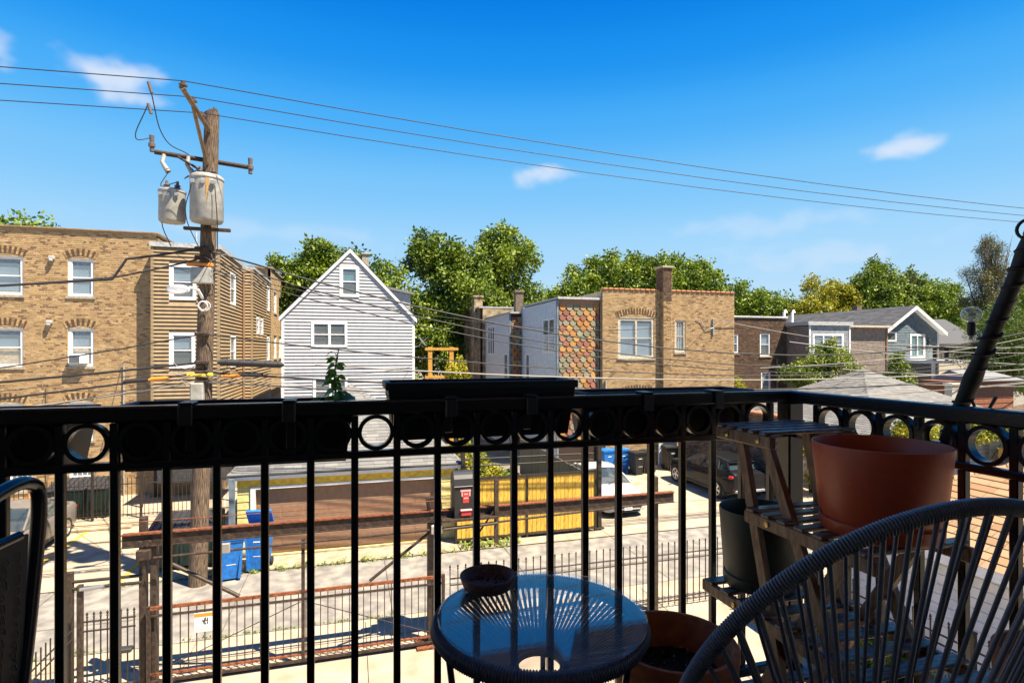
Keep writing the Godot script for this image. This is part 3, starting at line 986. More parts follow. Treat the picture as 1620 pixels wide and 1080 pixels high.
# fence with pickets every so far; a and b at the ground
func picket_fence(called: String, label: String, a: Vector3, b: Vector3, h: float, gap: float, rails: Array, posts: Array, spear := true, m: Material = M.fence_metal) -> Node3D:
	var t := thing(called, label, "fence", a)
	var d := b - a
	var l := d.length()
	d /= l
	var pm: ArrayMesh
	if spear: pm = spear_picket(h)
	else:
		var q := MB.new()
		q.box(Vector3(-0.008, 0, -0.008), Vector3(0.008, h, 0.008))
		pm = q.mesh()
	var n := int(l / gap)
	for i in n + 1:
		lpart(t, "picket", pm, m, d * (i * gap) + Vector3(0, 0.07, 0))
	for y in rails:
		var mb := MB.new()
		mb.tube([Vector3(0, y, 0), d * l + Vector3(0, y, 0)], 0.017, 4)
		lpart(t, "rail", mb.mesh(), m)
	for p in posts:
		var mb := MB.new()
		mb.cbox(Vector3(-0.035, 0, -0.035), Vector3(0.035, p[1], 0.035), 0.006)
		mb.cbox(Vector3(-0.045, p[1], -0.045), Vector3(0.045, p[1] + 0.03, 0.045), 0.01)
		lpart(t, "post", mb.mesh(), m, d * p[0])
	return t

func dumpster(label: String, at: Vector3, w: float, dp: float, h: float, open_back := 0.0) -> void:
	var t := thing("dumpster", label, "dumpster", at)
	var mb := MB.new()
	mb.prism([Vector2(-dp * 0.5, 0.12), Vector2(dp * 0.42, 0.12), Vector2(dp * 0.5, h * 0.75), Vector2(-dp * 0.5, h)], -w * 0.5, w * 0.5)
	mb.T = Transform3D()
	var q := MB.new()
	q.T = Transform3D(Basis(Vector3.UP, -PI / 2), Vector3.ZERO)
	q.prism([Vector2(-dp * 0.5, 0.12), Vector2(dp * 0.42, 0.12), Vector2(dp * 0.5, h * 0.78), Vector2(-dp * 0.5, h * 0.96)], -w * 0.5, w * 0.5)
	lpart(t, "body", q.mesh(), M.dumpster)
	for k in 5:
		q = MB.new()
		var x := lerpf(-w * 0.45, w * 0.45, k / 4.0)
		q.box(Vector3(x - 0.03, 0.16, dp * 0.40), Vector3(x + 0.03, h * 0.74, dp * 0.49))
		lpart(t, "rib", q.mesh(), M.dumpster)
	for s in [-0.5, 0.0]:
		q = MB.new()
		var a := Vector3(w * s + 0.01, h * 0.98, -dp * 0.5)
		var bb := Vector3(w * (s + 0.5) - 0.01, h * 0.98, -dp * 0.5)
		var f := Vector3(0, -h * 0.18, dp * 1.02)
		q.quad(a + f, bb + f, bb, a)
		q.quad(a + f - Vector3(0, 0.03, 0), bb + f - Vector3(0, 0.03, 0), bb + f, a + f)
		for k in 5:
			var g := a.lerp(bb, (k + 0.5) / 5.0)
			q.tube([g + Vector3(0, 0.012, 0.03), g + f * 0.97 + Vector3(0, 0.012, 0)], 0.022, 5)
		lpart(t, "lid", q.mesh(), M.lid_black)
	for s in [-1.0, 1.0]:
		q = MB.new()
		q.cbox(Vector3(-0.05, 0, -0.05), Vector3(0.05, 0.13, 0.05), 0.02)
		lpart(t, "caster", q.mesh(), M.tyre, Vector3(s * w * 0.42, 0, dp * 0.3))
		q = MB.new()
		q.box(Vector3(-0.04, h * 0.4, -dp * 0.3), Vector3(0.04, h * 0.55, dp * 0.25))
		lpart(t, "fork_pocket", q.mesh(), M.dumpster, Vector3(s * (w * 0.5 + 0.04), 0, 0))

# hanging line between points with a sag; over several spans
func wire(label: String, pts: Array, sag: float, r: float, m: Material, group := "overhead wires along the alley") -> Node3D:
	var t := MeshInstance3D.new()
	t.name = numbered("overhead_wire")
	add_child(t)
	meta(t, label, "wire", group)
	var line := []
	for i in pts.size() - 1:
		for k in 14:
			var u := k / 14.0
			var l: float = pts[i].distance_to(pts[i + 1])
			line.append(pts[i].lerp(pts[i + 1], u) - Vector3(0, 4.0 * u * (1 - u) * sag * minf(1.0, l / 25.0), 0))
	line.append(pts[pts.size() - 1])
	var mb := MB.new()
	mb.tube(line, r, 5)
	t.position = pts[0]
	t.mesh = mb.mesh(pts[0])
	t.material_override = m
	return t

const EXPOSURE := 2.85
const EYE := 5.9

func make_sky() -> PanoramaSkyMaterial:
	var w := 2048
	var h := 1024
	var im := Image.create_empty(w, h, false, Image.FORMAT_RGBAF)
	var keys := [[-90.0, Color8(150, 140, 120)], [-6.0, Color8(176, 180, 178)], [-0.5, Color8(206, 228, 246)], [3.5, Color8(196, 228, 251)], [9.8, Color8(168, 217, 253)], [15.9, Color8(126, 199, 252)], [21.7, Color8(76, 175, 249)], [27.0, Color8(32, 148, 241)], [32.0, Color8(12, 128, 230)], [45.0, Color8(14, 110, 208)], [90.0, Color8(28, 100, 188)]]
	for y in h:
		var e := 90.0 - 180.0 * (y + 0.5) / h
		var c: Color = keys[0][1]
		for k in keys.size() - 1:
			if e >= keys[k][0] and e <= keys[k + 1][0]:
				var a: Color = keys[k][1]
				var b: Color = keys[k + 1][1]
				c = a.lerp(b, smoothstep(0, 1, inverse_lerp(keys[k][0], keys[k + 1][0], e)) * 0.5 + 0.5 * inverse_lerp(keys[k][0], keys[k + 1][0], e))
		c = c.srgb_to_linear() / EXPOSURE
		c.a = 1.0
		im.fill_rect(Rect2i(0, y, w, 1), c)
	# small fair-weather clouds: azimuth from -z towards +x, elevation, half sizes, strength (degrees)
	var f := FastNoiseLite.new()
	f.seed = 5
	f.frequency = 0.028
	f.fractal_octaves = 5
	for q in [[-19.0, 21.6, 3.0, 1.35, 0.8], [19.0, 17.2, 2.6, 0.75, 0.75], [50.8, 16.6, 2.0, 0.9, 0.75], [-26.5, 21.8, 1.2, 0.9, 0.7], [40.0, 11.5, 7.0, 0.9, 0.25], [44.0, 8.6, 8.0, 1.0, 0.3], [-9.0, 11.0, 9.0, 1.0, 0.22], [85, 24, 6, 2, 0.7], [140, 18, 9, 2.4, 0.7], [-95, 25, 7, 2.2, 0.7], [-150, 16, 8, 2, 0.7]]:
		var cx: float = q[0] / 360.0 * w
		var cy: float = (90.0 - q[1]) / 180.0 * h
		var rx: float = q[2] / 360.0 * w
		var ry: float = q[3] / 180.0 * h
		for y in range(int(cy - ry * 2), int(cy + ry * 2)):
			for x in range(int(cx - rx * 2), int(cx + rx * 2)):
				var d := Vector2((x - cx) / rx, (y - cy) / ry).length()
				var k := clampf(1.05 - d * 0.72 + f.get_noise_2d(x * 1.1, y * 2.2) * 0.85, 0, 1)
				if k <= 0.0: continue
				var c := im.get_pixel(posmod(x, w), y)
				c = c.lerp(Color(0.80, 0.86, 0.97) / EXPOSURE, smoothstep(0.0, 1.0, k) * q[4])
				c.a = 1.0
				im.set_pixel(posmod(x, w), y, c)
	var m := PanoramaSkyMaterial.new()
	m.panorama = ImageTexture.create_from_image(im)
	return m

func _ready() -> void:
	rng.seed = 20240
	var cam := Camera3D.new()
	cam.name = "camera"
	cam.projection = Camera3D.PROJECTION_FRUSTUM
	cam.near = 0.05
	cam.far = 900.0
	cam.size = 2.0 * 0.05 * 540.0 / 890.0
	cam.frustum_offset = Vector2(0, 14.0 / 890.0 * 0.05)
	cam.position = Vector3(0, EYE, 0)
	cam.rotation_degrees.y = -16.0
	add_child(cam)
	cam.current = true
	var env := Environment.new()
	env.background_mode = Environment.BG_SKY
	env.sky = Sky.new()
	env.sky.sky_material = make_sky()
	env.tonemap_mode = Environment.TONE_MAPPER_LINEAR
	env.tonemap_exposure = EXPOSURE
	env.sdfgi_enabled = true
	env.ssao_enabled = true
	env.ssil_enabled = true
	var we := WorldEnvironment.new()
	we.name = "environment"
	we.environment = env
	add_child(we)
	var sun := DirectionalLight3D.new()
	sun.name = "sun"
	sun.light_energy = 1.6
	sun.light_color = Color(1.0, 0.94, 0.84)
	sun.light_angular_distance = 0.5
	sun.shadow_enabled = true
	add_child(sun)
	sun.look_at_from_position(Vector3.ZERO, Vector3(-0.41, -1.0, -0.38), Vector3.RIGHT)

	materials()
	make_clumps()
	setting()
	left_buildings()
	white_house()
	centre_buildings()
	right_buildings()
	garages()
	trees()
	alley_things()
	utility_pole()
	gate_and_fences()
	own_building()
	balcony()

func sheet_rect(x0: float, x1: float, z0: float, z1: float, y: float) -> MB:
	var mb := MB.new()
	mb.quad(Vector3(x0, y, z1), Vector3(x1, y, z1), Vector3(x1, y, z0), Vector3(x0, y, z0))
	return mb

func setting() -> void:
	struct("ground", sheet_rect(-500, 500, -600, 60, -0.012), M.ground)
	struct("alley", sheet_rect(-90, 90, -16.25, -12.75, 0.004), M.alley)
	struct("yard_paving", sheet_rect(-60, 60, -12.72, 4, 0.008), M.lot)
	# parking lot beside the brick flats
	struct("parking_lot", sheet_rect(-60, -4.0, -21.6, -16.29, 0.01), M.lot)
	var k := MB.new()
	k.cbox(Vector3(-40, -0.1, -22.0), Vector3(-3.6, 0.12, -21.62), 0.02)
	struct("kerb", k, M.apron)
	struct("walkway", sheet_rect(-40, -3.4, -26, -22.0, 0.09), M.lot)
	struct("garage_apron", sheet_rect(-3.98, 3.1, -17.45, -16.29, 0.012), M.apron)
	struct("side_apron", sheet_rect(3.12, 7.9, -16.9, -16.29, 0.01), M.apron)
	struct("driveway", sheet_rect(7.92, 16.3, -25.9, -16.29, 0.012), M.lot)
	struct("side_passage", sheet_rect(16.62, 80, -30, -16.29, 0.006), M.lot)
	# painted stall lines
	for a in [[-8.24, -21.5, -15.9], [-5.66, -18.6, -16.4], [-10.9, -21.5, -16.0]]:
		struct("parking_line", sheet_rect(a[0] - 0.055, a[0] + 0.055, a[1], a[2], 0.016), M.line)
	# slab joints, cut as dark sand-filled grooves
	for a in [[-60, 60, -14.1, -14.085], [-60, 60, -11.9, -11.885], [-4.0, 16, -16.3, -16.26], [-60, -4, -19.0, -18.985], [7.95, 16.2, -19.2, -19.185], [7.95, 16.2, -22.2, -22.185]]:
		struct("slab_joint", sheet_rect(a[0], a[1], a[2], a[3], 0.0185), M.joint)
	for x in [-15.0, -10.4, -6.9, -2.6, 0.9, 4.4, 7.9, 11.4, 15.0]:
		struct("slab_joint", sheet_rect(x, x + 0.014, -16.2, -12.8, 0.0165), M.joint)
	for x in [-3.0, 0.3, 3.6, 6.9]:
		struct("slab_joint", sheet_rect(x, x + 0.012, -12.6, -8.0, 0.0185), M.joint)
	struct("lawn_soil", sheet_rect(3.2, 7.6, -26.5, -17.1, 0.02), M.earth)
	grass("lawn_grass", "green lawn behind the yellow board fence", 3.3, 7.5, -26, -17.2, 2600, 0.42, 0.02)
	grass("alley_weeds", "weeds along the far alley edge beside the pole and bins", -4.2, 3.0, -16.40, -16.18, 120, 0.2, 0.02)
	grass("verge_weeds", "low weeds below the boards of the yellow fence", 3.2, 5.0, -16.75, -16.35, 90, 0.25, 0.02)
	grass("joint_weeds", "thin line of weeds in the alley's near joint", -7.0, 1.0, -12.84, -12.74, 120, 0.1, 0.01)
	grass("middle_weeds", "thin line of weeds in the alley's far joint", -8.0, 2.2, -16.25, -16.17, 90, 0.15, 0.01)
	grass("garage_weeds", "weeds along the foot of the pale garage wall", 9.05, 9.6, -9.5, -3.0, 420, 0.5, 0.02)

func grass(called: String, label: String, x0: float, x1: float, z0: float, z1: float, n: int, size: float, y: float) -> void:
	var r := RandomNumberGenerator.new()
	r.seed = hash(called)
	var mm := MultiMesh.new()
	mm.transform_format = MultiMesh.TRANSFORM_3D
	mm.use_colors = true
	mm.mesh = clumps[1]
	mm.instance_count = n
	for i in n:
		var s := size * r.randf_range(0.4, 1.2)
		mm.set_instance_transform(i, Transform3D(Basis(Vector3.UP, r.randf() * TAU).scaled(Vector3(s, s * 0.7, s)), Vector3(r.randf_range(x0, x1), y + s * 0.2, r.randf_range(z0, z1))))
		mm.set_instance_color(i, Color(0.11, 0.19, 0.025).lerp(Color(0.25, 0.29, 0.045), r.randf()))
	var o := MultiMeshInstance3D.new()
	o.name = numbered(called)
	o.multimesh = mm
	o.material_override = M.leaf
	add_child(o)
	meta(o, label, "weeds", "", "stuff")

const TAN_BRICKS := [Color(0.53, 0.36, 0.18), Color(0.49, 0.325, 0.155), Color(0.56, 0.395, 0.21), Color(0.45, 0.285, 0.13), Color(0.41, 0.25, 0.115), Color(0.51, 0.345, 0.17), Color(0.47, 0.31, 0.145), Color(0.25, 0.15, 0.08)]
const BROWN_BRICKS := [Color(0.155, 0.085, 0.048), Color(0.13, 0.075, 0.045), Color(0.19, 0.11, 0.06), Color(0.10, 0.055, 0.035), Color(0.075, 0.045, 0.03)]

func left_buildings() -> void:
	var o := Vector3(-10.3, 0, -26)
	var t := thing("brick_flats", "three-storey tan brick flats with white sash windows beside the parking lot", "building", o)
	var T := facing("+z", Vector3(0, 0, -26))
	var holes := []
	var wins := []
	for y in [[8.03, 9.5], [5.27, 6.75], [2.35, 3.85]]:
		for x in [[-13.35, -12.13], [-10.67, -9.8], [-16.2, -15.0]]:
			holes.append(Rect2(x[0], y[0], x[1] - x[0], y[1] - y[0]))
	for x in [[-10.62, -9.82], [-12.6, -11.8]]:
		holes.append(Rect2(x[0], 0.5, 0.8, 0.85))
	var mb := MB.new(); mb.T = T
	wall_sheet(mb, -22, -7.62, 0, 10.6, holes)
	var wall := part(t, "wall", mb, M.mortar)
	part(wall, "brickwork", bricks(T, -14.2, -7.62, 0, 10.6, holes, TAN_BRICKS, 3), M.brick, "stuff")
	mb = MB.new()
	mb.box(Vector3(-22, 0, -44), Vector3(-7.62, 10.5, -26.17))
	part(t, "body", mb, M.mortar)
	for i in holes.size():
		var h: Rect2 = holes[i]
		if i < 9:
			window(t, T, h, {"z": -0.05, "sill": M.stone, "blind": [0.95, 1.0, 0.9, 0.5, 0.45, 0.5, 0.4, 0.6, 0.5][i], "trim": 0.1})
			if h.position.x > -14.3:
				var a := arch(T, h.position.x - 0.05, h.end.x + 0.05, h.end.y + 0.002, 0.13, 0.28, TAN_BRICKS)
				part(wall, "brick_arch", a, M.brick)
		else:
			window(t, T, h, {"z": -0.05, "lights": 1, "grid": 3, "sill": M.stone, "blind": 1.0, "trim": 0.06})
	# window air conditioner
	var ac := MB.new()
	ac.cbox(Vector3(-10.55, 5.38, -26.1), Vector3(-10.0, 5.76, -25.68), 0.02)
	part(t, "air_conditioner", ac, M.white_paint)
	ac = MB.new()
	for k in 9: ac.box(Vector3(-10.5, 5.42 + k * 0.034, -25.682), Vector3(-10.16, 5.435 + k * 0.034, -25.672))
	part(t, "grille", ac, M.print_dark)
	mb = MB.new()
	mb.cbox(Vector3(-22.1, 10.6, -44), Vector3(-7.5, 10.68, -25.9), 0.02)
	part(t, "parapet_cap", mb, M.trim_brown)
	for p in [[-11.17, 9.5], [-11.25, 7.0]]:
		mb = MB.new()
		mb.cbox(Vector3(p[0] - 0.09, p[1] - 0.07, -26.0), Vector3(p[0] + 0.09, p[1] + 0.06, -25.82), 0.02)
		mb.cbox(Vector3(p[0] - 0.06, p[1] - 0.14, -25.9), Vector3(p[0] + 0.06, p[1] - 0.07, -25.8), 0.02)
		part(t, "wall_lamp", mb, M.flashing)
	mb = MB.new()
	mb.tube([Vector3(-8.75, 0.1, -25.94), Vector3(-8.75, 5.3, -25.94), Vector3(-8.75, 5.45, -25.85)], 0.035, 8)
	part(t, "conduit", mb, M.transformer)
	mb = MB.new()
	mb.tube([Vector3(-11.35, 0.1, -25.95), Vector3(-11.35, 4.5, -25.95)], 0.03, 8)
	part(t, "downpipe", mb, M.trim_brown)

	# brown lapped building, three setbacks and a brick body
	t = thing("brown_sided_flats", "brown lap-sided flats behind the utility pole with white trimmed windows", "building", Vector3(-6.3, 0, -25.4))
	T = facing("+z", Vector3(0, 0, -25.4))
	holes = [Rect2(-6.98, 7.92, 0.98, 1.45), Rect2(-6.98, 5.18, 0.94, 1.44), Rect2(-6.98, 2.3, 0.94, 1.44)]
	siding(t, T, func(_y): return -7.59, func(_y): return -5.18, 1.2, 10.0, 0.154, holes, M.siding_brown, 0.062)
	for h in holes: window(t, T, h, {"z": 0.045, "trim": 0.13, "blind": 0.45})
	mb = MB.new()
	mb.T = Transform3D()
	wall_sheet_at(mb, T, -7.6, -5.18, 0, 10.02, holes)
	part(t, "wall", mb, M.trim_brown)
	mb = MB.new()
	mb.box(Vector3(-7.6, 0, -30.38), Vector3(-5.36, 10.0, -25.57))
	mb.box(Vector3(-7.6, 0, -37.0), Vector3(-4.86, 9.9, -30.55))
	part(t, "body", mb, M.trim_brown)
	mb = MB.new()
	mb.box(Vector3(-7.66, 10.02, -30.4), Vector3(-5.1, 10.2, -25.3))
	part(t, "flashing", mb, M.flashing)
	for c in [[-7.57, -25.36, 10.0], [-5.2, -25.36, 10.0], [-4.72, -30.34, 9.9]]:
		mb = MB.new()
		mb.box(Vector3(c[0] - 0.055, 0, c[1] - 0.06), Vector3(c[0] + 0.055, c[2], c[1] + 0.012))
		part(t, "corner_trim", mb, M.siding_brown)
	# east sides
	T = facing("+x", Vector3(-5.18, 0, -25.4))
	var sh := [Rect2(2.0, 7.95, 1.25, 1.45), Rect2(2.0, 5.13, 1.25, 1.45)]
	siding(t, T, func(_y): return 0.02, func(_y): return 4.98, 3.0, 10.0, 0.154, sh, M.siding_brown, 0.062)
	for h in sh: window(t, T, h, {"z": 0.045, "trim": 0.12, "blind": 0.5})
	mb = MB.new(); wall_sheet_at(mb, T, 0, 4.98, 0, 10.0, sh); part(t, "wall", mb, M.trim_brown)
	T = facing("+z", Vector3(0, 0, -30.38))
	siding(t, T, func(_y): return -5.17, func(_y): return -4.7, 3.0, 9.9, 0.154, [], M.siding_brown, 0.062)
	mb = MB.new(); wall_sheet_at(mb, T, -5.17, -4.7, 0, 9.9, []); part(t, "wall", mb, M.trim_brown)
	T = facing("+x", Vector3(-4.7, 0, -30.38))
	sh = [Rect2(4.7, 8.2, 1.1, 1.46), Rect2(0.95, 6.74, 1.0, 0.9), Rect2(2.3, 6.74, 1.0, 0.9), Rect2(4.7, 5.3, 1.1, 1.4)]
	siding(t, T, func(_y): return 0.02, func(_y): return 6.6, 3.0, 9.9, 0.154, sh, M.siding_brown, 0.062)
	for h in sh: window(t, T, h, {"z": 0.045, "trim": 0.12, "blind": 0.5})
	mb = MB.new(); wall_sheet_at(mb, T, 0, 6.6, 0, 9.92, sh); part(t, "wall", mb, M.trim_brown)
	mb = MB.new()
	mb.tube([Vector3(-5.08, 0.1, -30.28), Vector3(-5.08, 9.7, -30.28)], 0.06, 8)
	part(t, "downpipe", mb, M.garage_brown)
	mb = MB.new()
	mb.box(Vector3(-7.66, 9.93, -37.1), Vector3(-4.62, 10.05, -30.5))
	mb.tube([Vector3(-6.3, 10.1, -26.6), Vector3(-6.3, 10.9, -26.6)], 0.035, 8)
	part(t, "roof", mb, M.flashing)
	mb = MB.new()
	T = facing("+x", Vector3(-4.7, 0, -37.0))
	sh = [Rect2(1.4, 8.3, 1.5, 1.35), Rect2(4.0, 8.2, 1.5, 1.35), Rect2(1.4, 5.4, 1.5, 1.45), Rect2(4.0, 5.4, 1.5, 1.45)]
	wall_sheet_at(mb, T, 0, 14, 0, 10.9, sh)
	var bw := part(t, "brick_wall", mb, M.mortar)
	part(bw, "brickwork", bricks(T, 0, 13, 3.0, 10.9, sh, [TAN_BRICKS[0], TAN_BRICKS[2], TAN_BRICKS[1]], 8, 0.41, 0.138), M.brick, "stuff")
	for h in sh: window(t, T, h, {"z": -0.05, "trim": 0.1, "sill": M.stone, "blind": 0.5})
	mb = MB.new()
	mb.box(Vector3(-12, 0, -51), Vector3(-4.9, 10.9, -37.2))
	mb.box(Vector3(-12.1, 10.9, -51), Vector3(-4.6, 11.0, -37.0))
	part(t, "brick_body", mb, M.weathered)

func wall_sheet_at(mb: MB, T: Transform3D, x0: float, x1: float, y0: float, y1: float, holes: Array) -> void:
	mb.T = T
	wall_sheet(mb, x0, x1, y0, y1, holes)

func white_house() -> void:
	var t := thing("white_gabled_house", "white lap-sided house with a steep pointed gable behind the yellow garage", "house", Vector3(0, 0, -27))
	var T := facing("+z", Vector3(0, 0, -27))
	var holes := [Rect2(-0.5, 8.36, 0.87, 1.4), Rect2(-1.73, 6.05, 1.57, 1.14), Rect2(-1.65, 3.4, 1.5, 1.27)]
	var xl := func(y): return -2.9 if y < 7.55 else -2.9 + (y - 7.55) * 2.85 / 3.0
	var xr := func(y): return 2.84 if y < 7.55 else 2.84 - (y - 7.55) * 2.85 / 3.0
	siding(t, T, xl, xr, 0.2, 10.45, 0.152, holes, M.siding_white, 0.042)
	window(t, T, holes[0], {"z": 0.05, "trim": 0.13, "blind": 0.5, "blind_mat": M.blind_teal})
	window(t, T, holes[1], {"z": 0.05, "trim": 0.1, "lights": 2, "blind": 0.0})
	window(t, T, holes[2], {"z": 0.05, "trim": 0.1, "lights": 2, "blind": 0.0})
	var mb := MB.new()
	wall_sheet_at(mb, T, -2.9, 2.84, 0, 7.4, holes.slice(1))
	mb.face([Vector3(-2.75, 7.4, 0), Vector3(2.7, 7.4, 0), Vector3(2.84, 7.55, 0), Vector3(2.05, 8.37, 0), Vector3(-2.1, 8.37, 0), Vector3(-2.9, 7.55, 0)], Vector3(0, 0, 1))
	mb.face([Vector3(-2.1, 8.37, 0), Vector3(-0.5, 8.37, 0), Vector3(-0.5, 10.05, 0)], Vector3(0, 0, 1))
	mb.face([Vector3(0.37, 8.37, 0), Vector3(2.05, 8.37, 0), Vector3(0.37, 10.1, 0)], Vector3(0, 0, 1))
	mb.face([Vector3(-0.5, 9.76, 0), Vector3(0.37, 9.76, 0), Vector3(-0.03, 10.5, 0)], Vector3(0, 0, 1))
	part(t, "wall", mb, M.siding_white)
	mb = MB.new()
	mb.T = Transform3D(Basis(), Vector3(0, 0, 0))
	mb.prism([Vector2(-2.88, 0), Vector2(2.82, 0), Vector2(2.82, 7.5), Vector2(-0.03, 10.4), Vector2(-2.88, 7.5)], -40, -27.18)
	part(t, "body", mb, M.siding_white)
	for x in [-2.92, 2.86]:
		mb = MB.new()
		mb.box(Vector3(x - 0.06, 0, -27.06), Vector3(x + 0.06, 7.5, -26.968))
		part(t, "corner_trim", mb, M.white_paint)
	# roof slopes and rake boards
	for s in [-1.0, 1.0]:
		var e := Vector3(-0.03 + s * 3.05, 7.42, 0)
		var r := Vector3(-0.03, 10.62, 0)
		var d := (r - e)
		var nn := Vector3(s * 3.2, 3.05, 0).normalized()
		mb = MB.new()
		var p := [e, r]
		mb.face([e + Vector3(0, 0, -26.9), r + Vector3(0, 0, -26.9), r + Vector3(0, 0, -40.3), e + Vector3(0, 0, -40.3)], nn)
		mb.face([e - nn * 0.09 + Vector3(0, 0, -26.9), r - nn * 0.09 + Vector3(0, 0, -26.9), r - nn * 0.09 + Vector3(0, 0, -40.3), e - nn * 0.09 + Vector3(0, 0, -40.3)], -nn)
		mb.face([e + Vector3(0, 0, -26.9), r + Vector3(0, 0, -26.9), r + Vector3(0, -0.06, -26.9), e + Vector3(0, -0.06, -26.9)], Vector3(0, 0, 1))
		var roof := part(t, "roof", mb, M.slate_roof)
		mb = MB.new()
		mb.face([e + Vector3(0, -0.05, -26.895), r + Vector3(0, -0.05, -26.895), r + Vector3(0, -0.22, -26.895), e + Vector3(0, -0.22, -26.895)], Vector3(0, 0, 1))
		mb.face([e + Vector3(0, -0.22, -26.895), r + Vector3(0, -0.22, -26.895), r + Vector3(0, -0.22, -27.0), e + Vector3(0, -0.22, -27.0)], -nn)
		part(roof, "rake_board", mb, M.white_paint)
	# shed dormer and chimney
	mb = MB.new()
	mb.prism([Vector2(1.0, 8.4), Vector2(3.1, 7.6), Vector2(3.1, 8.95), Vector2(1.0, 9.35)], -37, -30.8)
	var dm := part(t, "dormer", mb, M.siding_white)
	var dt := facing("+z", Vector3(0, 0, -30.8))
	mb = MB.new()
	mb.prism([Vector2(0.9, 9.36), Vector2(3.25, 8.9), Vector2(3.25, 9.02), Vector2(0.9, 9.5)], -37.2, -30.6)
	part(dm, "dormer_roof", mb, M.slate_pale)
	mb = MB.new()
	for k in 8: mb.box(Vector3(2.0, 8.1 + k * 0.115, -30.8), Vector3(3.1, 8.19 + k * 0.115, -30.77))
	part(dm, "dormer_shingles", mb, M.flashing)
	mb = MB.new()
	mb.box(Vector3(0.6, 9.0, -32.4), Vector3(0.96, 11.15, -31.9))
	mb.cbox(Vector3(0.54, 11.15, -32.46), Vector3(1.02, 11.25, -31.84), 0.02)
	part(t, "chimney", mb, M.stone)
	mb = MB.new()
	mb.lathe([Vector2(0.001, 0.0), Vector2(0.2, 0.03), Vector2(0.26, 0.07)], Vector3.ZERO, 16)
	var dish := thing("satellite_dish", "small white satellite dish on the white house's right wall", "satellite dish", Vector3(3.0, 6.2, -27.3))
	mb.T = Transform3D(Basis(Vector3(0, 0, 1), -1.0), Vector3(0.25, 0.1, 0))
	var dmb := MB.new()
	dmb.T = Transform3D(Basis(Vector3(0, 0, 1), -0.9), Vector3(0.3, 0.08, 0))
	dmb.lathe([Vector2(0.001, 0.0), Vector2(0.18, 0.03), Vector2(0.25, 0.07)], Vector3.ZERO, 16)
	lpart(dish, "reflector", dmb.mesh(), M.white_paint)
	dmb = MB.new()
	dmb.tube([Vector3(-0.1, -0.15, 0), Vector3(0.15, -0.1, 0), Vector3(0.3, 0.08, 0)], 0.02, 6)
	dmb.tube([Vector3(0.3, 0.08, 0), Vector3(0.6, 0.35, 0)], 0.012, 5)
	lpart(dish, "arm", dmb.mesh(), M.bright_steel)

# pointed asphalt scales hung in staggered rows, each its own piece
func scales(parent: Node3D, T: Transform3D, x0: float, x1: float, y0: float, y1: float) -> void:
	var pal := [Color(0.52, 0.235, 0.07), Color(0.36, 0.14, 0.10), Color(0.33, 0.31, 0.21), Color(0.46, 0.27, 0.13), Color(0.38, 0.19, 0.13), Color(0.56, 0.30, 0.09), Color(0.30, 0.27, 0.18)]
	var pw := 0.37
	var ph := 0.26
	var y := y1 - ph
	var k := 0
	while y > y0:
		var x := x0 - (pw * 0.5 if k % 2 else 0.0)
		while x < x1 - 0.03:
			var pts := []
			for p in [Vector2(0.012, ph * 0.5), Vector2(0.05, 0.03), Vector2(0.12, -0.04), Vector2(0.25, -0.04), Vector2(0.32, 0.03), Vector2(pw - 0.012, ph * 0.5), Vector2(pw - 0.012, ph * 0.99), Vector2(0.012, ph * 0.99)]:
				pts.append(Vector2(clampf(x + p.x, x0, x1), y + p.y))
			var mb := MB.new()
			mb.T = T
			mb.col = (pal[rng.randi() % pal.size()] as Color) * rnd(0.8, 1.15)
			var z := 0.012 + rnd(0, 0.008)
			var f := []
			for q: Vector2 in pts: f.append(Vector3(q.x, q.y, 0.006 + z + 0.03 * (y + ph - q.y) / ph))
			mb.face(f, Vector3(0, 0, 1))
			for e in f.size():
				var u: Vector3 = f[e]
				var w: Vector3 = f[(e + 1) % f.size()]
				if u.distance_to(w) > 0.004: mb.face([u, w, Vector3(w.x, w.y, 0), Vector3(u.x, u.y, 0)], Vector3((u.x + w.x) * 0.5 - x - pw * 0.5, (u.y + w.y) * 0.5 - y - ph * 0.4, 0))
			part(parent, "scale_shingle", mb, M.scale)
			x += pw
		y -= ph
		k += 1

func ribbed(parent: Node3D, T: Transform3D, x0: float, x1: float, y0: float, y1: float, holes: Array, m: Material, called := "siding_panel", step := 0.3) -> void:
	var x := x0
	while x < x1 - 0.02:
		var e := minf(x + step, x1)
		var mb := MB.new()
		mb.T = T
		var any := false
		# a panel strip, broken by openings
		var ys := [[y0, y1]]
		for h: Rect2 in holes:
			if h.position.x >= e - 0.01 or h.end.x <= x + 0.01: continue
			var nx := []
			for s in ys:
				if h.position.y > s[0]: nx.append([s[0], h.position.y])
				if h.end.y < s[1]: nx.append([h.end.y, s[1]])
			ys = nx
		for s in ys:
			any = true
			mb.quad(Vector3(x, s[0], 0.006), Vector3(e, s[0], 0.006), Vector3(e, s[1], 0.006), Vector3(x, s[1], 0.006))
			mb.box(Vector3(x, s[0], 0.004), Vector3(x + 0.035, s[1], 0.02))
		if any: part(parent, called, mb, m)
		x = e

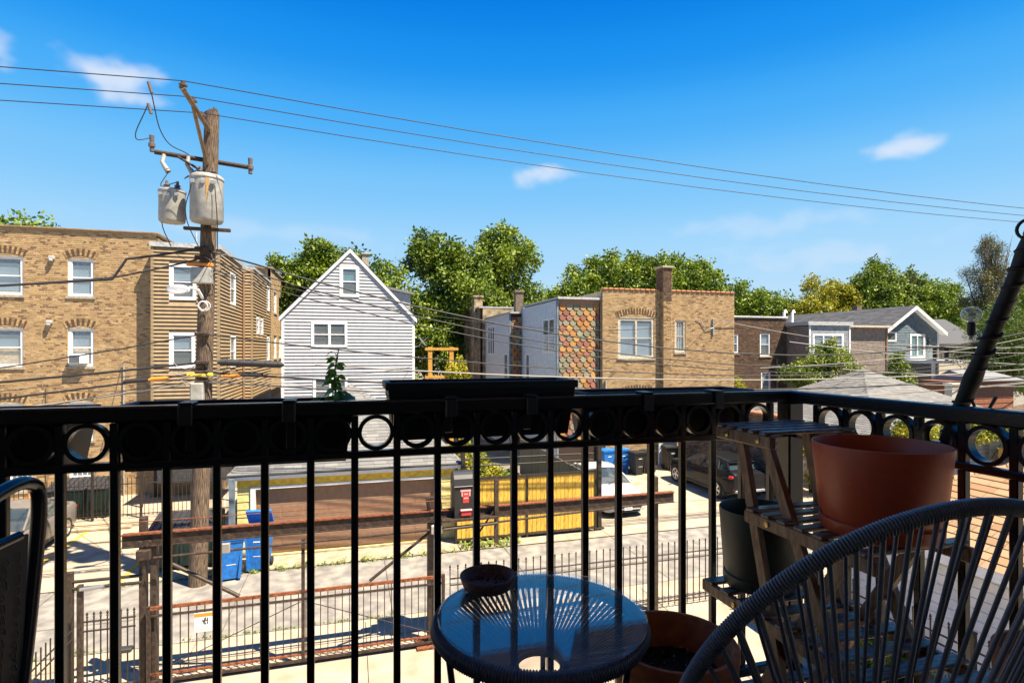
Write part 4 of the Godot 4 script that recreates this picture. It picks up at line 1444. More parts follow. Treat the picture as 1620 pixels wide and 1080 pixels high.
func centre_buildings() -> void:
	# rear porch in steel siding with scale shingles
	var t := thing("scale_shingled_flats", "grey steel-sided porch with a rear wall of multicoloured scale shingles", "building", Vector3(11, 0, -26.3))
	var T := facing("+z", Vector3(0, 0, -26.3))
	var mb := MB.new()
	wall_sheet_at(mb, T, 9.9, 12.18, 0, 8.45, [])
	var w := part(t, "shingled_wall", mb, M.scale_back)
	scales(w, T, 9.98, 12.14, 1.2, 8.2)
	mb = MB.new()
	mb.box(Vector3(9.86, 8.45, -32.3), Vector3(12.2, 8.56, -26.1))
	part(t, "roof_edge", mb, M.flashing)
	mb = MB.new()
	mb.box(Vector3(9.95, 8.2, -26.298), Vector3(12.18, 8.45, -26.26))
	part(t, "fascia", mb, M.garage_brown)
	T = facing("-x", Vector3(9.9, 0, -32.3))
	var holes := [Rect2(3.75, 5.75, 1.9, 1.8), Rect2(0.65, 4.2, 0.85, 1.5)]
	ribbed(t, T, 0, 6.0, 0, 8.3, holes, M.siding_steel)
	mb = MB.new(); wall_sheet_at(mb, T, 0, 6.0, 0, 8.4, holes); part(t, "side_wall", mb, M.siding_steel)
	window(t, T, holes[0], {"z": 0.03, "trim": 0.09, "lights": 2, "frame": M.white_paint})
	window(t, T, holes[1], {"z": 0.03, "trim": 0.08, "blind": 0.5})
	mb = MB.new()
	for s in 2:
		for k in 12:
			var x := 3.85 + s * 0.93
			mb.box(Vector3(9.82, 5.85 + k * 0.075, -32.3 + x), Vector3(9.86, 5.9 + k * 0.075, -32.3 + x + 0.8))
	part(t, "shutter", mb, M.white_paint)
	mb = MB.new()
	mb.box(Vector3(10.1, 0, -32.3), Vector3(12.18, 8.4, -26.48))
	part(t, "body", mb, M.siding_steel)
	for z in [-26.28, -32.28]:
		mb = MB.new()
		mb.box(Vector3(9.84, 0, z - 0.06), Vector3(9.94, 8.4, z + 0.04))
		part(t, "corner_trim", mb, M.siding_blue)
	mb = MB.new()
	mb.box(Vector3(10.0, 7.5, -34.5), Vector3(10.5, 9.55, -34.0))
	mb.cbox(Vector3(9.94, 9.55, -34.56), Vector3(10.56, 9.68, -33.94), 0.02)
	part(t, "chimney", mb, M.mortar_dark)

	# the house before it in the row
	t = thing("weathered_brick_flats", "weathered brown masonry flats with a pale sided porch and two chimneys", "building", Vector3(10.5, 0, -38))
	T = facing("+z", Vector3(0, 0, -32.4))
	mb = MB.new(); wall_sheet_at(mb, T, 9.2, 9.88, 0, 8.1, [])
	w = part(t, "shingled_wall", mb, M.scale_back)
	scales(w, T, 9.24, 9.86, 3.0, 7.9)
	T = facing("-x", Vector3(9.2, 0, -38.8))
	holes = [Rect2(0.55, 5.6, 2.0, 1.95), Rect2(4.9, 4.0, 0.9, 1.7)]
	ribbed(t, T, 0, 6.4, 0, 8.0, holes, M.siding_steel)
	mb = MB.new(); wall_sheet_at(mb, T, 0, 6.4, 0, 8.1, holes); part(t, "side_wall", mb, M.siding_steel)
	window(t, T, holes[0], {"z": 0.03, "trim": 0.09, "lights": 3})
	window(t, T, holes[1], {"z": 0.03, "trim": 0.08})
	mb = MB.new()
	mb.box(Vector3(9.38, 0, -38.8), Vector3(9.88, 8.05, -32.57))
	part(t, "porch_body", mb, M.siding_steel)
	mb = MB.new()
	mb.box(Vector3(9.12, 8.1, -38.9), Vector3(9.88, 8.2, -32.2))
	part(t, "roof_edge", mb, M.flashing)
	mb = MB.new()
	mb.box(Vector3(9.12, 0, -32.42), Vector3(9.22, 8.1, -32.36))
	part(t, "corner_trim", mb, M.siding_blue)
	mb = MB.new()
	T = facing("-x", Vector3(8.8, 0, -52))
	holes = [Rect2(4.6, 5.5, 0.7, 2.2), Rect2(10.2, 5.5, 0.5, 2.2)]
	wall_sheet_at(mb, T, 0, 13.2, 0, 8.9, holes)
	w = part(t, "wall", mb, M.weathered)
	part(w, "brickwork", bricks(T, 0, 13.2, 3.0, 8.9, holes, [Color(0.33, 0.26, 0.18), Color(0.27, 0.21, 0.15), Color(0.38, 0.31, 0.22), Color(0.22, 0.17, 0.12)], 19, 0.42, 0.142), M.brick, "stuff")
	for h in holes: window(t, T, h, {"z": -0.04, "trim": 0.08})
	mb = MB.new()
	mb.box(Vector3(8.98, 0, -52), Vector3(14, 8.88, -38.82))
	part(t, "body", mb, M.weathered)
	mb = MB.new(); mb.box(Vector3(8.7, 8.9, -52), Vector3(14, 9.0, -38.8)); part(t, "parapet_cap", mb, M.flashing)
	for z in [-43.5, -40.2]:
		mb = MB.new()
		mb.box(Vector3(8.55, 0, z - 0.4), Vector3(8.8, 9.3, z + 0.4))
		mb.box(Vector3(8.6, 8.9, z - 0.35), Vector3(9.2, 9.75, z + 0.35))
		mb.cbox(Vector3(8.5, 9.75, z - 0.42), Vector3(9.28, 9.86, z + 0.42), 0.02)
		part(t, "chimney", mb, M.weathered)

	# tan brick two-flat with a tile coping
	t = thing("tan_brick_flats", "tan brick two-storey flats with terracotta coping and a tall wall chimney", "building", Vector3(16, 0, -26))
	T = facing("+z", Vector3(0, 0, -26))
	holes = [Rect2(13.07, 5.5, 2.06, 2.05), Rect2(16.36, 5.8, 0.62, 1.66), Rect2(13.07, 1.6, 2.06, 2.0), Rect2(16.4, 2.2, 0.6, 1.6)]
	mb = MB.new(); wall_sheet_at(mb, T, 12.2, 20.0, 0, 8.95, holes)
	w = part(t, "wall", mb, M.mortar)
	part(w, "brickwork", bricks(T, 12.2, 20.0, 0, 8.95, holes, TAN_BRICKS, 12), M.brick, "stuff")
	part(w, "brick_arch", arch(T, 13.0, 15.2, 7.56, 0.22, 0.3, TAN_BRICKS), M.brick)
	part(w, "brick_arch", arch(T, 13.0, 15.2, 3.62, 0.22, 0.3, TAN_BRICKS), M.brick)
	window(t, T, holes[0], {"z": -0.03, "trim": 0.13, "lights": 2, "frame": M.cream_paint, "blind": 1.0, "sill": M.stone})
	window(t, T, holes[1], {"z": -0.03, "trim": 0.09, "grid": 2, "frame": M.cream_paint, "blind": 1.0, "sill": M.stone})
	window(t, T, holes[2], {"z": -0.03, "trim": 0.13, "lights": 2, "frame": M.cream_paint, "blind": 0.5, "sill": M.stone})
	window(t, T, holes[3], {"z": -0.03, "trim": 0.09, "frame": M.cream_paint, "blind": 0.5, "sill": M.stone})
	mb = MB.new()
	mb.box(Vector3(12.22, 0, -42), Vector3(19.98, 8.9, -26.17))
	part(t, "body", mb, M.mortar)
	for k in 26:
		mb = MB.new()
		var x := 12.2 + k * 0.3
		if x > 15.3 and x < 16.0: continue
		mb.cbox(Vector3(x + 0.006, 8.95, -26.3), Vector3(x + 0.294, 9.06 + rnd(-0.008, 0.012), -25.93), 0.04)
		part(t, "coping_tile", mb, M.terracotta_coping)
	var ct := facing("+z", Vector3(0, 0, -25.72))
	mb = MB.new()
	mb.box(Vector3(15.5, 0, -26.4), Vector3(16.02, 10.15, -25.74))
	var ch := part(t, "chimney", mb, M.mortar)
	part(ch, "brickwork", bricks(ct, 15.5, 16.02, 0, 8.4, [], TAN_BRICKS, 14), M.brick, "stuff")
	part(ch, "brickwork", bricks(ct, 15.5, 16.02, 8.45, 10.15, [], BROWN_BRICKS, 15), M.brick, "stuff")
	part(ch, "brickwork", bricks(facing("-x", Vector3(15.48, 0, -26.4)), 0, 0.68, 8.9, 10.15, [], BROWN_BRICKS, 16), M.brick, "stuff")
	part(ch, "brickwork", bricks(facing("-x", Vector3(15.48, 0, -26.0)), 0, 0.27, 0, 8.9, [], TAN_BRICKS, 17), M.brick, "stuff")
	mb = MB.new()
	mb.cbox(Vector3(15.4, 10.15, -26.5), Vector3(16.12, 10.25, -25.64), 0.02)
	part(ch, "cap", mb, M.stone)
	mb = MB.new()
	mb.tube([Vector3(12.35, 0.2, -25.93), Vector3(12.35, 4.4, -25.93)], 0.05, 8)
	part(t, "conduit", mb, M.transformer)
	mb = MB.new()
	mb.cbox(Vector3(18.6, 6.7, -25.98), Vector3(18.68, 7.6, -25.9), 0.01)
	mb.tube([Vector3(18.64, 7.1, -25.92), Vector3(18.2, 7.0, -25.93), Vector3(17.9, 7.4, -25.95), Vector3(17.6, 7.55, -25.95)], 0.018, 5)
	part(t, "service_mast", mb, M.bright_steel)
	# pale door in the yard behind the cars
	t = thing("pale_blue_door", "pale blue door in the wall behind the black car", "door", Vector3(16.05, 0, -25.6))
	mb = MB.new(); mb.cbox(Vector3(15.15, 0.0, -25.66), Vector3(16.2, 2.2, -25.56), 0.01); part(t, "leaf", mb, M.siding_steel)
	mb = MB.new(); mb.cbox(Vector3(15.3, 0.2, -25.56), Vector3(16.05, 0.95, -25.54), 0.008); mb.cbox(Vector3(15.3, 1.1, -25.56), Vector3(16.05, 2.05, -25.54), 0.008); part(t, "panel", mb, M.siding_steel)
	mb = MB.new(); mb.lathe([Vector2(0.001, 0), Vector2(0.03, 0.01), Vector2(0.03, 0.05), Vector2(0.001, 0.06)], Vector3(15.28, 1.0, -25.5), 10); part(t, "knob", mb, M.bright_steel)
	# orange porch glimpsed between the houses
	t = thing("orange_porch", "orange painted wooden porch between the white house and weathered flats", "porch", Vector3(5, 0, -34))
	for x in [4.6, 5.9]:
		mb = MB.new(); mb.box(Vector3(x - 0.12, 0, -34.1), Vector3(x + 0.12, 6.1, -33.9)); part(t, "post", mb, M.orange_paint)
	for y in [2.9, 4.2, 5.9]:
		mb = MB.new(); mb.box(Vector3(4.3, y, -34.2), Vector3(6.3, y + 0.16, -33.86)); part(t, "beam", mb, M.orange_paint)
	mb = MB.new(); mb.box(Vector3(4.2, 2.7, -37), Vector3(6.4, 2.85, -34.2)); part(t, "floor", mb, M.orange_paint)

func right_buildings() -> void:
	var t := thing("brown_brick_flats", "dark brown brick flats beside the tan brick building", "building", Vector3(25, 0, -33))
	var T := facing("+z", Vector3(0, 0, -33))
	var holes := [Rect2(27.5, 5.5, 0.87, 1.6), Rect2(27.6, 2.3, 0.8, 2.1), Rect2(25.0, 5.7, 0.75, 1.3)]
	var mb := MB.new(); wall_sheet_at(mb, T, 20.5, 29.75, 0, 8.15, holes)
	var w := part(t, "wall", mb, M.mortar_dark)
	part(w, "brickwork", bricks(T, 23.5, 29.75, 1.5, 8.15, holes, BROWN_BRICKS, 22, 0.22, 0.075), M.brick, "stuff")
	window(t, T, holes[0], {"z": -0.03, "trim": 0.1, "blind": 0.5, "sill": M.stone})
	window(t, T, holes[1], {"z": -0.03, "trim": 0.1, "blind": 0.9, "sill": M.stone})
	window(t, T, holes[2], {"z": -0.03, "trim": 0.1, "blind": 0.4, "sill": M.stone})
	mb = MB.new(); mb.box(Vector3(20.5, 0, -46), Vector3(29.7, 8.1, -33.17)); part(t, "body", mb, M.mortar_dark)
	mb = MB.new(); mb.cbox(Vector3(20.4, 8.15, -46), Vector3(29.8, 8.27, -32.9), 0.02); part(t, "parapet_cap", mb, M.flashing)
	for x in [29.9, 30.6]:
		mb = MB.new()
		mb.tube([Vector3(x, 7.8, -33.4), Vector3(x, 8.6, -33.4), Vector3(x + 0.12, 8.75, -33.4), Vector3(x + 0.2, 8.6, -33.4)], 0.09, 8)
		part(t, "vent_pipe", mb, M.white_paint)
	mb = MB.new(); mb.tube([Vector3(28.9, 0.2, -32.94), Vector3(28.9, 5.3, -32.94)], 0.05, 8); part(t, "downpipe", mb, M.siding_taupe)

	t = thing("grey_porch_house", "grey flat-roofed house with a triple white window behind the small tree", "house", Vector3(32, 0, -31))
	T = facing("+z", Vector3(0, 0, -31))
	holes = [Rect2(30.05, 5.5, 2.65, 1.55)]
	siding(t, T, func(_y): return 29.8, func(_y): return 33.25, 2.0, 7.55, 0.15, holes, M.siding_grey, 0.018)
	mb = MB.new(); wall_sheet_at(mb, T, 29.8, 33.25, 0, 7.6, holes); part(t, "wall", mb, M.siding_grey)
	window(t, T, holes[0], {"z": 0.04, "trim": 0.16, "lights": 3, "blind": 0.4})
	T = facing("-x", Vector3(29.78, 0, -33.3))
	siding(t, T, func(_y): return 0.0, func(_y): return 2.3, 2.0, 7.55, 0.15, [], M.siding_taupe, 0.018)
	mb = MB.new(); mb.box(Vector3(29.8, 0, -33.0), Vector3(33.2, 7.55, -31.18)); part(t, "body", mb, M.siding_taupe)
	mb = MB.new(); mb.box(Vector3(29.6, 7.6, -33.6), Vector3(33.4, 7.85, -30.85)); part(t, "roof_edge", mb, M.flashing)
	for x in [29.83, 33.22]:
		mb = MB.new(); mb.box(Vector3(x - 0.06, 0, -31.0), Vector3(x + 0.06, 7.58, -30.955)); part(t, "corner_trim", mb, M.white_paint)
	T = facing("+z", Vector3(0, 0, -33.2))
	siding(t, T, func(_y): return 34.9, func(_y): return 39.2, 1.5, 7.6, 0.16, [], M.siding_taupe, 0.02)
	mb = MB.new(); mb.box(Vector3(33.4, 0, -45), Vector3(39.2, 7.6, -33.22)); part(t, "rear_body", mb, M.siding_taupe)
	mb = MB.new(); mb.box(Vector3(33.42, 7.6, -45), Vector3(39.4, 7.75, -32.8)); part(t, "rear_roof_edge", mb, M.cream_paint)
	mb = MB.new(); mb.box(Vector3(33.5, 4.8, -33.21), Vector3(34.7, 7.3, -33.14)); part(t, "wood_door", mb, M.garage_brown)
	for x in [34.85, 39.1]:
		mb = MB.new(); mb.box(Vector3(x - 0.07, 0, -33.2), Vector3(x + 0.07, 7.5, -33.12)); part(t, "post", mb, M.garage_brown if x > 36 else M.siding_blue)

	t = thing("blue_gabled_house", "slate blue house with white gable trim and a small rear balcony", "house", Vector3(47.6, 0, -38))
	T = facing("+z", Vector3(0, 0, -38))
	holes = [Rect2(44.75, 6.65, 1.1, 0.85), Rect2(47.4, 5.2, 1.75, 2.15)]
	var xl := func(y): return 44.5 if y < 7.75 else 44.5 + (y - 7.75) * 3.1 / 1.95
	var xr := func(y): return 50.7 if y < 7.75 else 50.7 - (y - 7.75) * 3.1 / 1.95
	siding(t, T, xl, xr, 1.0, 9.6, 0.23, holes, M.siding_blue, 0.024)
	mb = MB.new(); wall_sheet_at(mb, T, 44.5, 50.7, 0, 7.75, holes)
	mb.tri3(Vector3(44.5, 7.75, 0), Vector3(50.7, 7.75, 0), Vector3(47.6, 9.7, 0))
	part(t, "wall", mb, M.siding_blue)
	window(t, T, holes[0], {"z": 0.05, "trim": 0.12, "meet": 0.0})
	window(t, T, holes[1], {"z": 0.05, "trim": 0.18, "lights": 2, "meet": 0.0, "blind": 1.0, "blind_mat": M.blind_teal})
	mb = MB.new(); mb.prism([Vector2(44.52, 0), Vector2(50.68, 0), Vector2(50.68, 7.7), Vector2(47.6, 9.62), Vector2(44.52, 7.7)], -80, -38.2); part(t, "body", mb, M.siding_blue)
	for s in [-1.0, 1.0]:
		var e := Vector3(47.6 + s * 3.6, 7.5, 0)
		var r := Vector3(47.6, 9.82, 0)
		var nn := Vector3(s * 2.32, 3.6, 0).normalized()
		mb = MB.new()
		mb.face([e + Vector3(0, 0, -37.5), r + Vector3(0, 0, -37.5), r + Vector3(0, 0, -80), e + Vector3(0, 0, -80)], nn)
		mb.face([e - nn * 0.1 + Vector3(0, 0, -37.5), r - nn * 0.1 + Vector3(0, 0, -37.5), r - nn * 0.1 + Vector3(0, 0, -80), e - nn * 0.1 + Vector3(0, 0, -80)], -nn)
		var rf := part(t, "roof", mb, M.slate_roof)
		shingles(rf, Vector3(e.x, e.y, -80), Vector3(0, 0, 1), (r - e).normalized(), func(_h): return 0.0, func(_h): return 42.5, (r - e).length(), 0.24, 0.6, [Color(0.10, 0.105, 0.115), Color(0.085, 0.09, 0.1), Color(0.125, 0.13, 0.14)])
		mb = MB.new()
		mb.face([e + Vector3(0, 0, -37.49), r + Vector3(0, 0, -37.49), r + Vector3(0, -0.34, -37.49), e + Vector3(0, -0.34, -37.49)], Vector3(0, 0, 1))
		mb.face([e - nn * 0.26 + Vector3(0, 0, -37.49), r - nn * 0.26 + Vector3(0, 0, -37.49), r - nn * 0.26 + Vector3(0, 0, -38), e - nn * 0.26 + Vector3(0, 0, -38)], -nn)
		part(rf, "rake_board", mb, M.white_paint)
	mb = MB.new(); mb.box(Vector3(50.62, 0, -38.0), Vector3(50.76, 7.6, -37.93)); part(t, "corner_trim", mb, M.white_paint)
	mb = MB.new(); mb.box(Vector3(48.0, 9.4, -44.5), Vector3(48.6, 10.3, -43.9)); part(t, "chimney", mb, M.mortar_dark)
	mb = MB.new(); mb.cbox(Vector3(49.4, 6.4, -37.98), Vector3(49.65, 6.85, -37.8), 0.03); part(t, "wall_lamp", mb, M.print_dark)
	mb = MB.new(); mb.box(Vector3(46.9, 4.78, -37.98), Vector3(51.6, 5.05, -35.4)); var bal := part(t, "balcony", mb, M.white_paint)
	mb = MB.new(); mb.box(Vector3(46.9, 6.1, -35.5), Vector3(51.6, 6.2, -35.4)); mb.box(Vector3(46.9, 5.15, -35.5), Vector3(51.6, 5.22, -35.4)); mb.box(Vector3(46.9, 6.1, -37.9), Vector3(47.0, 6.2, -35.5)); part(bal, "railing", mb, M.print_dark)
	for k in 30:
		mb = MB.new(); mb.box(Vector3(46.9 + k * 0.158, 5.22, -35.47), Vector3(46.97 + k * 0.158, 6.1, -35.43)); part(bal, "baluster", mb, M.print_dark)
	for x in [46.95, 48.3, 49.9, 51.5]:
		mb = MB.new(); mb.box(Vector3(x - 0.14, 5.05, -35.52), Vector3(x + 0.1, 6.2, -35.36)); part(bal, "post", mb, M.print_dark)
	for x in [47.0, 51.3]:
		mb = MB.new(); mb.box(Vector3(x - 0.1, 0, -35.7), Vector3(x + 0.1, 4.78, -35.5)); part(bal, "support", mb, M.white_paint)
	# slate roof farther behind
	t = thing("distant_slate_house", "distant house with a slate grey roof right of the blue house", "house", Vector3(62, 0, -46))
	mb = MB.new(); mb.prism([Vector2(55, 0), Vector2(68, 0), Vector2(68, 6.8), Vector2(55, 6.8)], -56, -46); part(t, "wall", mb, M.cream_paint)
	mb = MB.new()
	mb.face([Vector3(54.5, 6.6, -45.6), Vector3(68.5, 6.6, -45.6), Vector3(68.5, 9.6, -50.5), Vector3(54.5, 9.6, -50.5)], Vector3(0, 1, 1))
	mb.face([Vector3(54.5, 6.6, -56), Vector3(68.5, 6.6, -56), Vector3(68.5, 9.6, -50.5), Vector3(54.5, 9.6, -50.5)], Vector3(0, 1, -1))
	part(t, "roof", mb, M.slate_roof)

const GREY_SHINGLES := [Color(0.25, 0.25, 0.242), Color(0.235, 0.236, 0.23), Color(0.265, 0.262, 0.252), Color(0.225, 0.226, 0.222)]
const TAN_SHINGLES := [Color(0.55, 0.33, 0.165), Color(0.60, 0.38, 0.20), Color(0.50, 0.28, 0.135), Color(0.58, 0.35, 0.19), Color(0.47, 0.29, 0.155)]

func garages() -> void:
	# yellow two-car garage
	var t := thing("yellow_garage", "yellow clapboard garage with a wide brown door facing the alley", "garage", Vector3(0.1, 0, -17.5))
	var T := facing("+z", Vector3(0, 0, -17.5))
	var holes := [Rect2(-2.62, 0, 5.2, 1.93)]
	siding(t, T, func(_y): return -3.1, func(_y): return 3.15, 0.05, 1.99, 0.22, holes, M.siding_yellow, 0.02)
	var mb := MB.new(); wall_sheet_at(mb, T, -3.1, 3.15, 0, 2.3, holes); part(t, "wall", mb, M.siding_yellow)
	mb = MB.new(); mb.box(Vector3(-3.1, 2.0, -17.5), Vector3(3.15, 2.24, -17.46)); part(t, "yellow_band", mb, M.trim_yellow)
	for a in [[-2.75, -2.62, 0.0, 1.925], [2.58, 2.71, 0.0, 1.925]]:
		mb = MB.new(); mb.box(Vector3(a[0], a[2], -17.5), Vector3(a[1], a[3], -17.44)); part(t, "jamb", mb, M.white_paint)
	mb = MB.new(); mb.box(Vector3(-2.75, 1.926, -17.5), Vector3(2.71, 1.995, -17.442)); part(t, "lintel", mb, M.white_paint)
	mb = MB.new(); mb.box(Vector3(-3.3, 2.25, -17.5), Vector3(3.35, 2.36, -17.36)); part(t, "soffit", mb, M.white_paint)
	# sectional door: four leaves of raised panels
	for r in 4:
		mb = MB.new()
		var y := 0.02 + r * 0.477
		mb.cbox(Vector3(-2.61, y, -17.66), Vector3(2.57, y + 0.47, -17.62), 0.006)
		var sec := part(t, "door_section", mb, M.garage_brown)
		for k in 8:
			var x := -2.55 + k * 0.64
			mb = MB.new()
			mb.cbox(Vector3(x, y + 0.08, -17.622), Vector3(x + 0.57, y + 0.39, -17.614), 0.004)
			part(sec, "raised_panel", mb, M.garage_brown)
	mb = MB.new(); mb.box(Vector3(-3.08, 0, -24.2), Vector3(3.13, 2.3, -17.7)); part(t, "body", mb, M.siding_yellow)
	hip_roof(t, -3.35, 3.4, -24.4, -17.36, 2.37, 2.3, GREY_SHINGLES, 0.34, 0.15)
	mb = MB.new(); mb.tube([Vector3(-3.35, 2.36, -17.32), Vector3(3.4, 2.36, -17.32)], 0.035, 8); part(t, "gutter", mb, M.print_dark)
	mb = MB.new(); mb.box(Vector3(-3.27, 0, -17.32), Vector3(-3.12, 2.3, -17.2)); part(t, "corner_post", mb, M.siding_blue)
	mb = MB.new(); mb.cbox(Vector3(2.5, 1.35, -17.44), Vector3(2.62, 1.75, -17.42), 0.004); part(t, "notice", mb, M.print_white)

	# tan-roofed garage next door, close on the right
	t = thing("tan_roofed_garage", "pale garage with a tan shingled hip roof close below the balcony", "garage", Vector3(12.2, 0, -5))
	mb = MB.new(); mb.box(Vector3(9.55, 0, -9.1), Vector3(14.9, 2.5, 2.0)); var wall := part(t, "wall", mb, M.pale_wall)
	for k in 14:
		mb = MB.new(); mb.cbox(Vector3(9.535, 0.1 + k * 0.17, -9.1), Vector3(9.555, 0.262 + k * 0.17, 2.0), 0.004); part(wall, "board", mb, M.pale_wall)
	hip_roof(t, 9.22, 15.2, -9.42, 2.3, 2.6, 1.73, TAN_SHINGLES, 0.36, 0.165, func(p): return p.z < -4.2)
	# wide hip-roofed garage across the alley
	t = thing("grey_hip_garage", "wide white garage under a big grey pyramid roof across the alley", "garage", Vector3(25, 0, -22.5))
	mb = MB.new(); mb.box(Vector3(19.95, 0, -27.5), Vector3(30.1, 2.2, -17.5)); part(t, "wall", mb, M.pale_wall)
	hip_roof(t, 19.6, 30.4, -27.9, -17.1, 2.2, 2.72, GREY_SHINGLES, 0.34, 0.16)
	for x in [20.5, 23.6]:
		mb = MB.new()
		for k in 12: mb.box(Vector3(x, 0.05 + k * 0.165, -17.5), Vector3(x + 2.6, 0.2 + k * 0.165, -17.44))
		part(t, "roller_door", mb, M.siding_grey)
	# low brick wall with a tile coping beside the black car
	t = thing("brick_boundary_wall", "dark brick boundary wall with terracotta coping beside the black car", "wall", Vector3(16.45, 0, -21.6))
	mb = MB.new(); mb.box(Vector3(16.32, 0, -25.4), Vector3(16.6, 3.2, -17.8)); wall = part(t, "wall", mb, M.mortar_dark)
	part(wall, "brickwork", bricks(facing("-x", Vector3(16.32, 0, -25.4)), 0, 7.6, 0, 3.2, [], [Color(0.24, 0.15, 0.085), Color(0.19, 0.12, 0.075), Color(0.30, 0.20, 0.11), Color(0.13, 0.085, 0.06), Color(0.09, 0.06, 0.05)], 31, 0.24, 0.085), M.brick, "stuff")
	part(wall, "brickwork", bricks(facing("+z", Vector3(0, 0, -17.8)), 16.32, 16.6, 0, 3.2, [], TAN_BRICKS, 32), M.brick, "stuff")
	for k in 19:
		mb = MB.new(); mb.cbox(Vector3(16.25, 3.2, -25.4 + k * 0.4), Vector3(16.67, 3.33, -25.0 + k * 0.4 - 0.012), 0.04); part(t, "coping_tile", mb, M.terracotta_coping)
	# farther garages on the right
	t = thing("brown_roofed_garage", "low garage with a brown shingled hip roof at the right edge", "garage", Vector3(37, 0, -18))
	mb = MB.new(); mb.box(Vector3(31.6, 0, -21.5), Vector3(40, 2.3, -13.6)); part(t, "wall", mb, M.cream_paint)
	hip_roof(t, 31.2, 40.4, -21.9, -13.2, 2.3, 2.25, [Color(0.24, 0.165, 0.115), Color(0.21, 0.14, 0.10), Color(0.27, 0.19, 0.135)], 0.5, 0.2)
	t = thing("red_wood_garage", "reddish brown wooden garage with a pale grey roof beyond the leaning pole", "garage", Vector3(36, 0, -25))
	T = facing("+z", Vector3(0, 0, -24))
	siding(t, T, func(_y): return 33.4, func(_y): return 38.0, 1.0, 4.1, 0.3, [], M.garage_red, 0.03)
	T = facing("-x", Vector3(33.4, 0, -25.2))
	siding(t, T, func(_y): return 0.0, func(_y): return 1.2, 1.0, 4.1, 0.3, [], M.garage_red, 0.03)
	mb = MB.new(); mb.box(Vector3(33.42, 0, -26.2), Vector3(38, 4.1, -24.02)); part(t, "body", mb, M.garage_red)
	mb = MB.new()
	mb.face([Vector3(34.6, 4.16, -23.6), Vector3(38.4, 4.16, -23.6), Vector3(37.6, 4.72, -25.4), Vector3(34.8, 4.72, -25.4)], Vector3(0, 1, 1))
	mb.face([Vector3(34.6, 4.1, -23.6), Vector3(38.4, 4.1, -23.6), Vector3(38.4, 4.16, -23.6), Vector3(34.6, 4.16, -23.6)], Vector3(0, 0, 1))
	mb.face([Vector3(34.6, 4.1, -26.4), Vector3(38.4, 4.1, -26.4), Vector3(37.6, 4.72, -25.4), Vector3(34.8, 4.72, -25.4)], Vector3(0, 1, -1))
	mb.face([Vector3(34.6, 4.12, -23.6), Vector3(34.8, 4.72, -25.4), Vector3(34.6, 4.12, -26.4)], Vector3(-1, 1, 0))
	mb.face([Vector3(38.4, 4.12, -23.6), Vector3(37.6, 4.72, -25.4), Vector3(38.4, 4.12, -26.4)], Vector3(1, 1, 0))
	part(t, "roof", mb, M.slate_pale)
	t = thing("white_fence_post", "square white post standing before the reddish brown garage", "post", Vector3(31.0, 0, -22.5))
	mb = MB.new(); mb.cbox(Vector3(30.75, 0, -22.7), Vector3(31.2, 4.05, -22.3), 0.02); part(t, "shaft", mb, M.cream_paint)
	mb = MB.new(); mb.cbox(Vector3(30.68, 4.05, -22.77), Vector3(31.27, 4.15, -22.23), 0.03); part(t, "cap", mb, M.cream_paint)

func B(x: float, y: float, z: float, a: float, b := -1.0, c := -1.0) -> Array:
	return [Vector3(x, y, z), Vector3(a, a if b < 0 else b, a if c < 0 else c)]

